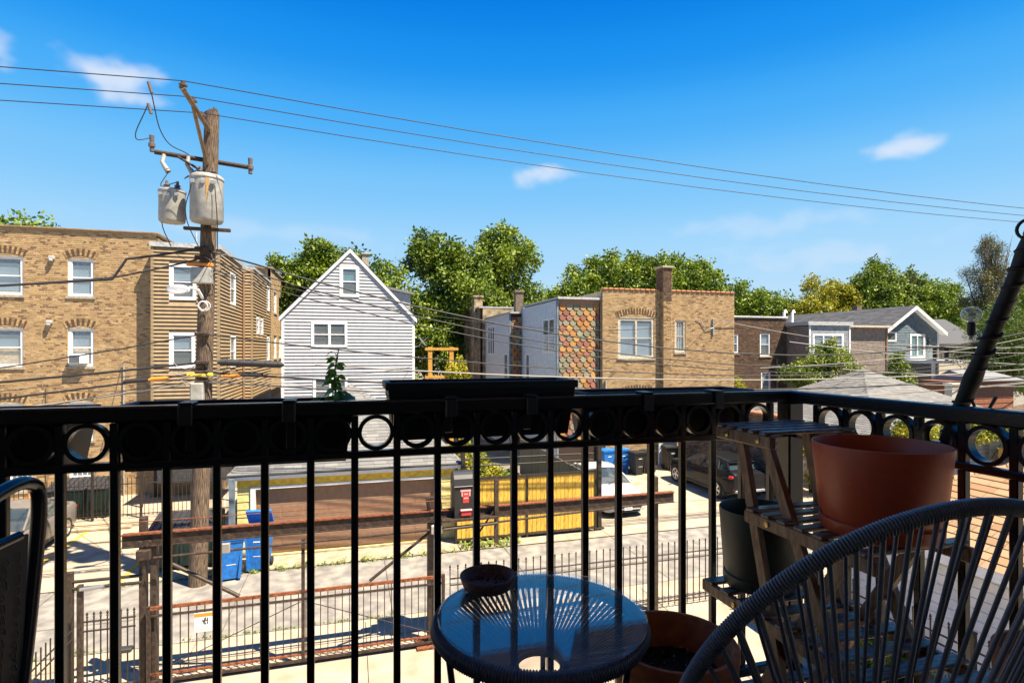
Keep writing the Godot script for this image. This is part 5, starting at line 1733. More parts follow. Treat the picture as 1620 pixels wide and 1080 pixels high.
func trees() -> void:
	var g0 := Color(0.075, 0.135, 0.014)
	var g1 := Color(0.24, 0.31, 0.024)
	var y0 := Color(0.20, 0.22, 0.014)
	var y1 := Color(0.42, 0.36, 0.025)
	var d0 := Color(0.05, 0.10, 0.016)
	var d1 := Color(0.13, 0.19, 0.03)
	var grp := "street trees behind the houses"
	tree("leafy_tree", "green tree top showing above the brick flats' roof at far left", Vector3(-27, 0, -57), [B(0, 14.6, 0, 3.4), B(2.6, 13.8, 0, 2.4), B(-3, 14.2, 0, 3)], 500, 1.1, g0, g1, 101, grp)
	tree("leafy_tree", "dark green tree whose crown rises behind the white gabled house", Vector3(-1.0, 0, -44), [B(-3.2, 9.6, 0, 2.4, 2.6, 2.4), B(0, 11, 0, 3, 2.7, 3), B(3.3, 9.7, 0.4, 2.2, 2.4, 2.2), B(4.6, 7.8, 0.4, 1.8, 2.4, 1.8), B(-1.6, 10.6, 1, 2.4, 2.3, 2)], 1500, 0.85, d0, g1, 102, grp)
	tree("leafy_tree", "tallest tree in view with a ragged crown between the white house and weathered flats", Vector3(9.2, 0, -45.5), [B(-2.9, 13.0, 0, 1.9, 2.4, 2), B(0.6, 12.2, 0, 3.2, 2.8, 3), B(3.6, 13.3, 0, 2.2, 2.4, 2), B(2.6, 14.8, 0, 1.5, 1.5, 1.5), B(-1.2, 9.4, 1, 3.9, 2.8, 3), B(3.2, 9.6, 0, 2.9, 2.4, 2.4), B(-3.0, 6.2, 1.6, 2.6, 3.2, 2.2), B(0.5, 5.8, 1, 3, 2.6, 2)], 2600, 0.85, d0, g1, 103, grp, 0, 0.42)
	tree("leafy_tree", "low green tree filling the gap behind the two chimneys", Vector3(20.5, 0, -57), [B(0, 9.4, 0, 3.2, 3, 3), B(2.6, 8.8, 0, 2, 2, 2), B(-3, 8.6, 0, 2.2, 2.2, 2)], 700, 0.95, g0, g1, 104, grp)
	tree("leafy_tree", "broad green tree behind the scale-shingled porch", Vector3(23, 0, -48), [B(-2.2, 11.4, 0, 2.3, 2.3, 2), B(0.4, 12.6, 0, 2.6, 2.4, 2.4), B(2.9, 11.8, 0, 2.3, 2.5, 2), B(-0.5, 9.4, 0.6, 4.2, 2.4, 2.6)], 1500, 0.85, d0, g1, 105, grp)
	tree("leafy_tree", "broad green tree behind the tall chimney of the tan brick flats", Vector3(29.8, 0, -46.5), [B(-1.8, 12.7, 0, 2.4, 2.2, 2), B(1.2, 12.0, 0, 2.6, 2.4, 2), B(3.4, 11.0, 0, 1.9, 2.4, 1.8), B(0, 9.6, 0.6, 4.4, 2.6, 2.6)], 1500, 0.85, d0, g1, 106, grp)
	tree("leafy_tree", "rounded green tree behind the brown brick flats", Vector3(73.5, 0, -89.2), [B(-4.20, 14.48, 0.00, 4.20, 4.20, 3.85), B(2.45, 13.42, 0.00, 5.25, 4.55, 4.20), B(6.83, 12.38, 0.00, 3.85, 4.20, 3.50), B(-7.35, 12.38, 0.00, 3.50, 4.20, 3.50)], 1300, 1.30, g0, g1, 107, grp)
	tree("leafy_tree", "yellow-green tree behind the vent pipes", Vector3(83.1, 0, -83.1), [B(0.00, 14.82, 0.00, 4.20, 3.85, 3.85), B(-3.85, 13.07, 0.88, 3.15, 3.32, 2.80), B(3.68, 13.42, 0.00, 3.15, 3.68, 3.15), B(0.00, 10.62, 0.53, 5.95, 2.80, 3.50)], 1000, 1.16, y0, y1, 108, grp)
	tree("leafy_tree", "tall open green tree above the ridge of the blue house", Vector3(95.4, 0, -81.4), [B(-5.60, 16.23, 0.00, 3.15, 3.50, 3.15), B(-1.05, 18.67, 0.00, 3.85, 4.02, 3.50), B(2.80, 16.92, 0.00, 3.15, 3.85, 3.15), B(0.00, 13.07, 0.88, 7.70, 4.20, 4.55)], 1500, 1.23, d0, g1, 109, grp)
	var twiggy := tree("leafy_tree", "lower green tree with bare twigs right of the blue house ridge", Vector3(105.9, 0, -79.6), [B(-2.80, 15.87, 0.00, 3.50, 3.85, 3.15), B(1.75, 15.87, 0.00, 3.50, 3.15, 3.15), B(0.00, 11.67, 0.70, 6.65, 4.55, 4.20), B(5.95, 12.38, 0.00, 3.50, 4.20, 3.50)], 1400, 1.23, g0, g1, 110, grp)
	# conifers at the right edge
	var c0 := Color(0.075, 0.08, 0.035)
	var c1 := Color(0.17, 0.155, 0.075)
	var thin := tree("conifer_tree", "thin greyish conifer behind the leaning black pole", Vector3(49.2, 0, -32.6), [B(0, 13.2, 0, 1.1, 1.8, 1.1), B(-1.3, 11.6, 0, 1.3, 1.0, 1.2), B(1.2, 11.2, 0, 1.2, 1.1, 1.2), B(-0.4, 10, 0, 2.1, 1.0, 1.6), B(0.6, 8.6, 0, 2.6, 1.2, 1.8)], 1100, 0.6, c0, c1, 111, "conifers at the right edge", 2, 0.25)
	for q in [[twiggy, 98.7, 14.2, -79.0, 5.6], [twiggy, 102.5, 13.6, -78.5, 5.0], [thin, 48.8, 11.0, -32.6, 3.6], [thin, 50.2, 11.2, -32.6, 3.9]]:
		var mb := MB.new()
		for k in 9:
			var e := Vector3(rnd(-0.35, 0.35) * q[4], q[4] * rnd(0.6, 1.25), rnd(-0.6, 0.6))
			mb.tube([Vector3(e.x * 0.1, 0, 0), e * 0.5 + Vector3(rnd(-0.15, 0.15), 0, 0), e], [0.06, 0.035, 0.008], 5)
			for j in 3:
				var s := e * rnd(0.45, 0.85)
				mb.tube([s, s + Vector3(rnd(-0.6, 0.6), rnd(0.3, 0.8), rnd(-0.3, 0.3))], [0.02, 0.006], 4)
		lpart(q[0], "bare_branch", mb.mesh(), M.twig, Vector3(q[1], q[2], q[3]) - (q[0] as Node3D).position)
	tree("conifer_tree", "dark conifer with low boughs at the right edge beside the blue house", Vector3(47.6, 0, -30.2), [B(-1.6, 7.4, 0, 2.3, 1.6, 2), B(1.4, 7.0, 0, 2.6, 1.6, 2), B(0, 5.4, 0, 3.6, 1.6, 2.2), B(-0.8, 3.8, 0, 3.8, 1.5, 2.2)], 1500, 0.7, d0, d1, 112, "conifers at the right edge", 2, 0.3)
	tree("leafy_tree", "bright green tree at the far right edge beyond the leaning pole", Vector3(54.5, 0, -32.5), [B(0, 9.6, 0, 2.4, 2.3, 2), B(-1.4, 7.0, 0, 2.4, 2.2, 2), B(2.2, 6.6, 0, 2.8, 2.4, 2), B(0.6, 4.2, 0, 3.4, 1.8, 2)], 1400, 0.7, g0, g1, 113, grp)
	tree("leafy_tree", "shaded tree filling the right edge behind the garages", Vector3(62, 0, -36), [B(-3, 7.8, 0, 3.6, 2.8, 2.4), B(2, 8.5, 0, 4, 3.4, 2.4), B(-2, 4.8, 0, 4, 2.4, 2.4)], 1300, 0.95, d0, d1, 114, grp)
	tree("small_tree", "small light green tree before the grey flat-roofed house", Vector3(28.0, 0, -26.3), [B(0.3, 5.6, -1.9, 1.1, 0.9, 1), B(-1.6, 4.4, -1.9, 1.2, 0.9, 0.9), B(1.4, 4.9, -1.9, 1.2, 1, 0.9), B(0, 4.2, -1.9, 2.2, 1.1, 1)], 900, 0.42, Color(0.10, 0.16, 0.02), Color(0.27, 0.31, 0.05), 115, "", 0, 0.12)
	tree("small_tree", "slender shrub tree before the blue house's pale siding", Vector3(32.6, 0, -26.8), [B(0, 5.0, 0, 0.5, 0.8, 0.5), B(0.4, 3.8, 0, 0.9, 0.7, 0.6), B(-0.3, 4.2, 0, 0.6, 0.6, 0.5)], 260, 0.38, Color(0.09, 0.15, 0.02), Color(0.23, 0.28, 0.04), 116, "", 0, 0.06)
	# bushes
	for q in [["yellow-green bush beside the orange porch", Vector3(5.9, 0, -31.5), [B(0, 4.2, 0, 0.7, 1.3, 0.7), B(0.2, 2.6, 0, 0.9, 1.4, 0.8)], 420, 0.4, y0, y1], ["shaded shrub at the foot of the tall tree", Vector3(4.0, 0, -33.0), [B(0, 2.4, 0, 1.2, 2.0, 1)], 320, 0.45, d0, g1], ["leafy shrub behind the yellow fence", Vector3(4.3, 0, -22.6), [B(0, 1.2, 0, 1.1, 0.9, 0.9), B(0.9, 0.8, 0.4, 0.8, 0.6, 0.7)], 420, 0.34, g0, y1], ["dark leafy shrub against the grey side fence", Vector3(6.5, 0, -19.4), [B(0, 0.7, 0, 0.7, 0.6, 0.6)], 220, 0.3, d0, g1], ["clipped yellow-green bush behind the balcony corner", Vector3(22.8, 0, -29.5), [B(0, 3.6, 0, 0.7, 0.6, 0.6), B(0, 2, 0, 0.8, 1.4, 0.7)], 260, 0.3, y0, y1], ["bright vine bush hanging over the white garage front", Vector3(24.0, 0, -16.5), [B(-3.2, 2.6, 0, 1.2, 0.55, 0.5), B(-0.8, 2.7, 0, 1.5, 0.5, 0.5), B(1.9, 2.6, 0, 1.5, 0.5, 0.5), B(4.2, 2.5, 0, 1.2, 0.5, 0.5)], 900, 0.33, g0, y1], ["yellow-green shrub in the passage beside the white garage", Vector3(18.3, 0, -19.0), [B(0, 1.9, 0, 0.7, 0.6, 0.7), B(0.2, 1.0, 0.6, 0.7, 0.7, 0.7)], 320, 0.3, y0, y1], ["dark ivy shrub beside the tan-roofed garage wall", Vector3(9.3, 0, -8.2), [B(0, 0.5, 0, 0.35, 0.45, 1.2), B(-0.1, 0.4, 2.2, 0.35, 0.4, 1.2)], 420, 0.22, g0, g1], ["bright green bush over the grey garage's front corner", Vector3(30.8, 0, -15.4), [B(0, 2.9, 0, 1.5, 0.5, 0.7), B(0, 1.5, 0, 1.2, 1.2, 0.7)], 420, 0.34, y0, y1]]:
		var t := thing("bush", q[0], "bush", q[1])
		var mb := MB.new()
		for k in 4:
			var bb: Vector3 = q[2][k % q[2].size()][0]
			mb.tube([Vector3(rnd(-0.1, 0.1), 0, rnd(-0.1, 0.1)), bb * 0.6 + Vector3(rnd(-0.2, 0.2), 0, 0), bb], [0.035, 0.025, 0.008], 5)
		lpart(t, "stem", mb.mesh(), M.bark)
		crown(t, q[2], q[3], q[4], q[5], q[6], hash(q[0]) % 9999, 0, "foliage")

func alley_things() -> void:
	# yellow board fence with a metal frame
	var t := thing("board_fence", "yellow stained wooden board fence in a dark steel frame along the alley", "fence", Vector3(5.3, 0, -16.95))
	var x := 3.12
	while x < 7.68:
		var w := 0.135 + rnd(-0.006, 0.006)
		var mb := MB.new()
		mb.col = Color(0.78, 0.50, 0.075) * rnd(0.8, 1.12)
		mb.cbox(Vector3(x, 0.14 + rnd(0, 0.02), -16.97), Vector3(x + w - 0.008, 1.9 + rnd(-0.015, 0.01), -16.945), 0.004)
		part(t, "board", mb, M.fence_wood)
		x += w
	for a in [[1.9, 1.98], [0.08, 0.15]]:
		var mb := MB.new(); mb.box(Vector3(3.08, a[0], -17.0), Vector3(7.72, a[1], -16.92)); part(t, "rail", mb, M.post_steel)
	for px in [3.08, 5.35, 7.7]:
		var mb := MB.new(); mb.box(Vector3(px - 0.03, 0, -17.01), Vector3(px + 0.03, 1.99, -16.91)); part(t, "post", mb, M.fence_metal)
	t = thing("fence_end_post", "tall dark steel post at the yellow fence's end beside the white car", "post", Vector3(7.9, 0, -17.1))
	var pb := MB.new(); pb.cbox(Vector3(7.83, 0, -17.17), Vector3(7.97, 3.0, -17.03), 0.01); part(t, "shaft", pb, M.fence_metal)
	pb = MB.new(); pb.cbox(Vector3(7.8, 3.0, -17.2), Vector3(8.0, 3.04, -17.0), 0.01); part(t, "cap", pb, M.fence_metal)
	pb = MB.new(); pb.cbox(Vector3(7.76, 0.03, -17.24), Vector3(8.04, 0.06, -16.96), 0.005); part(t, "base_plate", pb, M.rust_dark)
	# grey weathered fence running back from it
	t = thing("grey_side_fence", "weathered grey wooden side fence running back beside the white car", "fence", Vector3(7.75, 0, -21.5))
	var z := -17.35
	while z > -25.6:
		var mb := MB.new()
		mb.col = Color(0.20, 0.18, 0.155) * rnd(0.75, 1.2)
		mb.box(Vector3(7.73, 0.05, z - 0.14), Vector3(7.755, 1.72 + rnd(-0.02, 0.02), z - 0.006))
		part(t, "board", mb, M.fence_wood)
		z -= 0.145
	for y in [0.4, 1.4]:
		var mb := MB.new(); mb.col = Color(0.2, 0.18, 0.15); mb.box(Vector3(7.76, y, -25.6), Vector3(7.8, y + 0.09, -17.3)); part(t, "rail", mb, M.fence_wood)
	t = thing("yard_rail", "pair of horizontal pipe rails above the yellow fence's yard", "railing", Vector3(3.4, 0, -17.3))
	for y in [2.28, 2.5]:
		var mb := MB.new(); mb.tube([Vector3(3.35, y, -17.25), Vector3(7.85, y, -17.15)], 0.025, 6); part(t, "pipe", mb, M.fence_metal)
	var mb0 := MB.new(); mb0.cbox(Vector3(3.3, 0, -17.32), Vector3(3.42, 2.75, -17.2), 0.01); part(t, "post", mb0, M.fence_metal)
	# wood panel fence on the far right
	t = thing("wood_panel_fence", "short honey coloured board fence before the grey pyramid roof garage", "fence", Vector3(28, 0, -16.9))
	x = 25.9
	while x < 30.3:
		var mb := MB.new()
		mb.col = Color(0.45, 0.27, 0.07) * rnd(0.8, 1.15)
		mb.box(Vector3(x, 0.05, -16.92), Vector3(x + 0.14, 1.85, -16.89))
		part(t, "board", mb, M.fence_wood)
		x += 0.148
	for y in [0.4, 1.5]:
		mb0 = MB.new(); mb0.col = Color(0.3, 0.2, 0.08); mb0.box(Vector3(25.9, y, -16.97), Vector3(30.3, y + 0.09, -16.925)); part(t, "rail", mb0, M.fence_wood)

	# cars
	var sedan := {"w": 0.88, "rad": 0.31, "axles": [1.38, -1.3], "spokes": 7, "handles": [0.05, -0.9], "handle_y": 0.74,
		"st": [[2.32, 0.46, 0.30, 0.56, 0.60], [2.24, 0.70, 0.23, 0.63, 0.68], [2.02, 0.82, 0.19, 0.69, 0.76], [1.5, 0.87, 0.18, 0.75, 0.84], [0.98, 0.88, 0.18, 0.82, 0.92], [0.2, 0.885, 0.18, 0.86, 0.93], [-0.8, 0.885, 0.18, 0.88, 0.95], [-1.6, 0.875, 0.19, 0.90, 0.98], [-2.1, 0.82, 0.24, 0.89, 0.96], [-2.28, 0.70, 0.30, 0.82, 0.87]],
		"base": [[1.02, 0.90, 0.80], [0.3, 0.88, 0.845], [-0.8, 0.90, 0.845], [-1.72, 0.94, 0.74]], "roof": [[0.22, 1.33, 0.60], [-0.2, 1.37, 0.63], [-0.7, 1.36, 0.63], [-1.05, 1.30, 0.58]],
		"pillars": [[0.0, 0.0, 0.035], [0.5, 0.45, 0.03], [1.0, 1.0, 0.05]]}
	t = car("white_car", "white sedan parked nose out beyond the yellow fence", Vector3(9.35, 0.012, -20.15), 0.0, M.car_silver, sedan)
	var mb := MB.new()
	mb.cbox(Vector3(-0.55, 0.36, 2.28), Vector3(0.55, 0.47, 2.335), 0.02)
	lpart(t, "grille", mb.mesh(), M.car_plastic)
	mb = MB.new(); mb.cbox(Vector3(-0.5, 0.2, 2.24), Vector3(0.5, 0.28, 2.3), 0.02); lpart(t, "air_intake", mb.mesh(), M.car_plastic)
	mb = MB.new(); mb.cbox(Vector3(-0.155, 0.29, 2.335), Vector3(0.155, 0.41, 2.35), 0.005); var pl := lpart(t, "number_plate", mb.mesh(), M.print_white)
	mb = MB.new()
	for k in 6: mb.box(Vector3(-0.11 + k * 0.04, 0.325, 2.35), Vector3(-0.085 + k * 0.04, 0.375, 2.352))
	lpart(pl, "characters", mb.mesh(), M.siding_blue)
	for s in [-1.0, 1.0]:
		mb = MB.new()
		mb.T = Transform3D(Basis(Vector3.UP, s * 0.55), Vector3(s * 0.66, 0.56, 2.15))
		mb.cbox(Vector3(-0.17, -0.06, -0.08), Vector3(0.17, 0.06, 0.06), 0.03)
		lpart(t, "headlight", mb.mesh(), M.lamp_clear)
		mb = MB.new()
		mb.T = Transform3D(Basis(Vector3.UP, 0), Vector3(s * 0.2, 0.95, 1.15))
		mb.tube([Vector3(0, -0.02, 0), Vector3(-s * 0.35, 0.05, -0.2)], 0.012, 5)
		lpart(t, "wiper", mb.mesh(), M.car_plastic)
	var suv := {"w": 0.93, "rad": 0.36, "axles": [1.5, -1.42], "spokes": 5, "handles": [0.1, -0.85], "handle_y": 0.97,
		"st": [[2.28, 0.58, 0.34, 0.76, 0.84], [2.18, 0.78, 0.28, 0.84, 0.92], [1.9, 0.88, 0.25, 0.91, 1.0], [1.4, 0.92, 0.24, 0.97, 1.06], [0.9, 0.93, 0.24, 1.02, 1.10], [0.0, 0.935, 0.24, 1.05, 1.10], [-0.9, 0.935, 0.24, 1.09, 1.14], [-1.6, 0.925, 0.26, 1.14, 1.2], [-2.05, 0.86, 0.32, 1.16, 1.2], [-2.28, 0.74, 0.42, 1.02, 1.06]],
		"base": [[1.0, 1.08, 0.84], [0.2, 1.05, 0.89], [-0.9, 1.09, 0.88], [-2.0, 1.18, 0.76]], "roof": [[0.3, 1.54, 0.63], [-0.3, 1.59, 0.66], [-1.0, 1.56, 0.64], [-1.65, 1.46, 0.58]],
		"pillars": [[0.0, 0.0, 0.04], [0.42, 0.4, 0.035], [0.78, 0.8, 0.05], [1.0, 1.0, 0.06]]}
	t = car("black_car", "glossy black crossover with five-spoke wheels parked beside the brick wall", Vector3(14.95, 0.012, -20.75), PI, M.car_black, suv)
	for s in [-1.0, 1.0]:
		mb = MB.new()
		mb.T = Transform3D(Basis(Vector3.UP, s * 0.5), Vector3(s * 0.70, 0.97, -2.12))
		mb.cbox(Vector3(-0.2, -0.055, -0.1), Vector3(0.2, 0.055, 0.08), 0.03)
		lpart(t, "tail_light", mb.mesh(), M.lamp_red)
		mb = MB.new(); mb.cbox(Vector3(-0.1, -0.03, -0.03), Vector3(0.1, 0.03, 0.03), 0.015); lpart(t, "reflector", mb.mesh(), M.lamp_red, Vector3(s * 0.66, 0.5, -2.24))
	mb = MB.new(); mb.cbox(Vector3(-0.7, 0.36, -2.3), Vector3(0.7, 0.48, -2.2), 0.03); lpart(t, "bumper", mb.mesh(), M.siding_grey)
	mb = MB.new(); mb.cbox(Vector3(-0.16, 0.66, -2.3), Vector3(0.16, 0.78, -2.27), 0.005); lpart(t, "number_plate", mb.mesh(), M.print_white)
	mb = MB.new(); mb.cbox(Vector3(-0.6, 1.44, -1.85), Vector3(0.6, 1.475, -1.6), 0.015); lpart(t, "spoiler", mb.mesh(), M.car_black)
	t = car("grey_car", "grey sedan in the parking lot behind the black garden chair", Vector3(-9.5, 0.012, -19.65), 0.0, M.car_grey, sedan)
	for s in [-1.0, 1.0]:
		mb = MB.new()
		mb.T = Transform3D(Basis(Vector3.UP, -s * 0.5), Vector3(s * 0.68, 0.78, -2.14))
		mb.cbox(Vector3(-0.16, -0.06, -0.06), Vector3(0.16, 0.06, 0.06), 0.03)
		lpart(t, "tail_light", mb.mesh(), M.lamp_red)

	# bins
	cart("blue wheelie bin with a closed lid nearest the utility pole", Vector3(-3.0, 0.01, -16.05), 0.15, M.bin_blue, 1.2, 0.62, "blue bins beside the pole")
	cart("blue wheelie bin with raised lid beside the yellow garage corner", Vector3(-2.38, 0.01, -16.5), -0.1, M.bin_blue, 1.2, 0.6, "blue bins beside the pole", 0.9)
	cart("left of the two blue bins behind the white car", Vector3(11.9, 0.012, -24.9), 0.1, M.bin_blue, 1.18, 0.66, "bins behind the cars")
	cart("right of the two blue bins behind the white car", Vector3(12.65, 0.012, -24.9), 0.0, M.bin_blue, 1.18, 0.66, "bins behind the cars")
	cart("black wheelie bin next to the blue ones behind the white car", Vector3(13.1, 0.012, -24.1), 0.1, M.bin_black, 1.15, 0.62, "bins behind the cars")
	cart("middle of the three black bins behind the cars", Vector3(13.8, 0.012, -24.3), 0.0, M.bin_black, 1.15, 0.6, "bins behind the cars")
	cart("black wheelie bin at the nose of the black car", Vector3(15.2, 0.012, -24.6), -0.1, M.bin_black, 1.25, 0.66, "bins behind the cars")
	dumpster("dark green dumpster with ribbed black lids behind the utility pole", Vector3(-4.35, 0.01, -17.4), 1.7, 1.1, 1.35)
	dumpster("dark green dumpster with plastic bags behind the parking lot fence", Vector3(-9.05, 0.09, -23.1), 1.9, 1.0, 1.3)
	# open shed behind the lot fence
	t = thing("garden_canopy", "low grey canopy roof on posts behind the parking lot fence", "canopy", Vector3(-6.2, 0.09, -24.6))
	mb = MB.new(); mb.prism([Vector2(-7.6, 1.62), Vector2(-4.2, 1.72), Vector2(-4.2, 1.78), Vector2(-7.6, 1.68)], -25.4, -23.7); part(t, "roof", mb, M.flashing)
	for p in [[-7.45, -23.8], [-4.35, -23.8], [-7.45, -25.3], [-4.35, -25.3]]:
		mb = MB.new(); mb.box(Vector3(p[0] - 0.04, 0.09, p[1] - 0.04), Vector3(p[0] + 0.04, 1.64, p[1] + 0.04)); part(t, "post", mb, M.fence_metal)
	mb = MB.new(); mb.box(Vector3(-7.4, 0.6, -25.36), Vector3(-4.4, 1.6, -25.3)); part(t, "back_panel", mb, M.siding_grey)
	t = thing("wheel_stop", "concrete wheel stop at the head of the painted bay", "wheel stop", Vector3(-8.0, 0.01, -21.4))
	mb = MB.new(); mb.cbox(Vector3(-9.0, 0.01, -21.5), Vector3(-7.0, 0.12, -21.34), 0.03); part(t, "block", mb, M.apron)
	picket_fence("lot_fence", "black picket fence between the parking lot and the brick flats", Vector3(-13.0, 0.1, -22.3), Vector3(-3.4, 0.1, -22.3), 1.35, 0.13, [0.15, 1.2], [[1.0, 1.6], [4.55, 1.75], [6.0, 1.75], [9.5, 1.6]], false)
	t = thing("traffic_cone", "orange traffic cone behind the grey car", "cone", Vector3(-11.1, 0.1, -24.2))
	mb = MB.new(); mb.lathe([Vector2(0.17, 0.03), Vector2(0.05, 0.7), Vector2(0.001, 0.72)], Vector3.ZERO, 16); lpart(t, "cone", mb.mesh(), M.orange_guard)
	mb = MB.new(); mb.cbox(Vector3(-0.22, 0, -0.22), Vector3(0.22, 0.04, 0.22), 0.01); lpart(t, "base", mb.mesh(), M.orange_guard)

func utility_pole() -> void:
	var base := Vector3(-3.71, 0, -15.8)
	var top := Vector3(-3.384, 11.9, -15.8)
	var t := thing("utility_pole", "weathered wooden utility pole with transformers and cross arms beside the alley", "utility pole", base)
	var mb := MB.new()
	var pts := []
	var rad := []
	for k in 9:
		pts.append(base.lerp(top, k / 8.0) - Vector3(0, 0.02 if k == 0 else 0.0, 0))
		rad.append(lerpf(0.215, 0.17, k / 8.0))
	mb.tube(pts, rad, 18)
	part(t, "shaft", mb, M.pole_wood)
	# splintered tip
	mb = MB.new()
	for k in 7:
		var a := TAU * k / 7.0
		var p := top + Vector3(cos(a) * 0.1, -0.04, sin(a) * 0.1)
		mb.tube([p, p + Vector3(0, rnd(0.08, 0.2), 0)], [0.06, 0.025], 5)
	part(t, "tip", mb, M.pole_wood)
	# arm along the alley
	mb = MB.new(); mb.tube([Vector3(-4.72, 10.86, -15.98), Vector3(-2.5, 10.66, -15.98)], 0.06, 4); part(t, "cross_arm", mb, M.rust_dark)
	# wing arm reaching over towards the balcony, its brace
	mb = MB.new(); mb.tube([Vector3(-3.42, 11.42, -15.6), Vector3(-3.46, 11.5, -13.45)], 0.065, 4); part(t, "wing_arm", mb, M.trim_brown)
	mb = MB.new(); mb.tube([Vector3(-3.46, 10.55, -15.62), Vector3(-3.46, 11.45, -14.35)], 0.045, 4); part(t, "brace", mb, M.trim_brown)
	mb = MB.new(); mb.tube([Vector3(-3.45, 10.3, -15.62), Vector3(-4.2, 10.78, -15.94)], 0.03, 4); part(t, "brace", mb, M.rust_dark)
	for z in [-13.5, -14.3, -15.1]:
		mb = MB.new(); mb.lathe([Vector2(0.02, 0), Vector2(0.02, 0.06), Vector2(0.085, 0.07), Vector2(0.09, 0.1), Vector2(0.04, 0.12), Vector2(0.05, 0.16), Vector2(0.001, 0.17)], Vector3(-3.45, 11.48, z), 12); part(t, "insulator", mb, M.ceramic)
	for x in [-4.68, -2.55]:
		mb = MB.new(); mb.lathe([Vector2(0.05, 0), Vector2(0.05, 0.1), Vector2(0.08, 0.12), Vector2(0.08, 0.2), Vector2(0.05, 0.22), Vector2(0.06, 0.4), Vector2(0.001, 0.42)], Vector3(x - (0.1 if x < -3 else -0.03), 10.86 if x < -3 else 10.5, -15.98), 10); part(t, "insulator", mb, M.ceramic)
	for x in [-4.5, -3.95]:
		mb = MB.new(); mb.tube([Vector3(x, 10.8, -15.95), Vector3(x - 0.03, 10.6, -15.9), Vector3(x + 0.12, 10.35, -15.85)], [0.05, 0.05, 0.07], 8); part(t, "cutout_fuse", mb, M.transformer)
	# transformers
	for q in [[Vector3(-3.36, 9.0, -15.15), 0.365, 1.08], [Vector3(-4.2, 9.02, -15.5), 0.29, 0.76]]:
		mb = MB.new()
		var r: float = q[1]
		var h: float = q[2]
		mb.lathe([Vector2(0.001, 0), Vector2(r * 0.92, 0.0), Vector2(r, 0.05), Vector2(r, h * 0.94), Vector2(r * 1.05, h * 0.95), Vector2(r * 1.05, h), Vector2(r * 0.9, h * 1.04), Vector2(0.001, h * 1.07)], q[0], 30)
		var tf := part(t, "transformer", mb, M.transformer)
		for k in 2:
			mb = MB.new()
			var bx: Vector3 = q[0] + Vector3((k - 0.5) * r * 0.8, h * 1.02, 0)
			mb.lathe([Vector2(0.06, 0), Vector2(0.09, 0.03), Vector2(0.05, 0.05), Vector2(0.085, 0.08), Vector2(0.045, 0.1), Vector2(0.08, 0.13), Vector2(0.04, 0.15), Vector2(0.03, 0.24), Vector2(0.001, 0.25)], bx, 10)
			part(tf, "bushing", mb, M.ceramic)
		for k in 3:
			mb = MB.new(); mb.cbox(q[0] + Vector3(-0.05 + (k - 1) * r * 0.6, h * 0.78, r * 0.86), q[0] + Vector3(0.04 + (k - 1) * r * 0.6, h * 0.86, r * 1.12), 0.01); part(tf, "terminal", mb, M.bright_steel)
		mb = MB.new(); mb.cbox(q[0] + Vector3(-0.1, h * 0.3, -r - 0.18), q[0] + Vector3(0.1, h * 0.42, -r + 0.04), 0.01); mb.cbox(q[0] + Vector3(-0.1, h * 0.7, -r - 0.18), q[0] + Vector3(0.1, h * 0.82, -r + 0.04), 0.01); part(tf, "bracket", mb, M.bright_steel)
	mb = MB.new()
	mb.T = Transform3D(Basis(Vector3.UP, 0.2), Vector3(-3.36, 9.0, -15.15))
	mb.face([Vector3(0.0, 0.35, 0.368), Vector3(0.02, 0.6, 0.368), Vector3(0.05, 0.78, 0.367), Vector3(0.06, 1.0, 0.367), Vector3(-0.03, 1.0, 0.368), Vector3(-0.012, 0.7, 0.368)], Vector3(0, 0, 1))
	part(t, "rust_streak", mb, M.rust_stain)
	mb = MB.new(); mb.cbox(Vector3(-3.95, 8.86, -15.55), Vector3(-2.9, 8.94, -15.45), 0.01); part(t, "platform", mb, M.post_steel)
	# lamp, box, cable brackets
	mb = MB.new(); mb.tube([Vector3(-3.55, 7.2, -15.6), Vector3(-3.6, 7.38, -15.35), Vector3(-3.75, 7.42, -15.2)], 0.035, 8)
	var lampn := part(t, "lamp_arm", mb, M.white_paint)
	mb = MB.new(); mb.T = Transform3D(Basis(Vector3(1, 0, 0), PI / 2).scaled(Vector3(2.2, 1, 1)), Vector3(-3.98, 7.36, -15.15)); mb.lathe([Vector2(0.001, -0.06), Vector2(0.1, -0.05), Vector2(0.12, 0.0), Vector2(0.1, 0.05), Vector2(0.001, 0.06)], Vector3.ZERO, 14); part(lampn, "lamp_head", mb, M.white_paint)
	mb = MB.new()
	for k in 4: mb.tube(ring(Vector3(-3.5 + rnd(-0.03, 0.03), 7.0, -15.5 + k * 0.02), Vector3.RIGHT, Vector3.UP, 0.105 + rnd(-0.02, 0.03), 18), 0.007, 5, true)
	part(t, "cable_coil", mb, M.white_paint)
	mb = MB.new(); mb.cbox(Vector3(-3.78, 7.55, -15.62), Vector3(-3.32, 7.95, -15.42), 0.02); part(t, "junction_box", mb, M.transformer)
	mb = MB.new(); mb.cbox(Vector3(-3.8, 4.0, -15.62), Vector3(-3.5, 5.1, -15.4), 0.03); part(t, "junction_box", mb, M.transformer)
	for q in [[5.25, M.yellow_guard], [7.98, M.orange_guard]]:
		mb = MB.new(); mb.cbox(Vector3(-3.9, q[0], -15.6), Vector3(-3.3, q[0] + 0.09, -15.5), 0.02); part(t, "cable_guard", mb, q[1])
	for y in [8.42, 8.2, 7.9, 6.3, 5.6, 5.35, 5.1]:
		mb = MB.new(); mb.cbox(Vector3(-3.72, y - 0.05, -15.64), Vector3(-3.4, y + 0.05, -15.5), 0.02); part(t, "cable_bracket", mb, M.rust_dark)
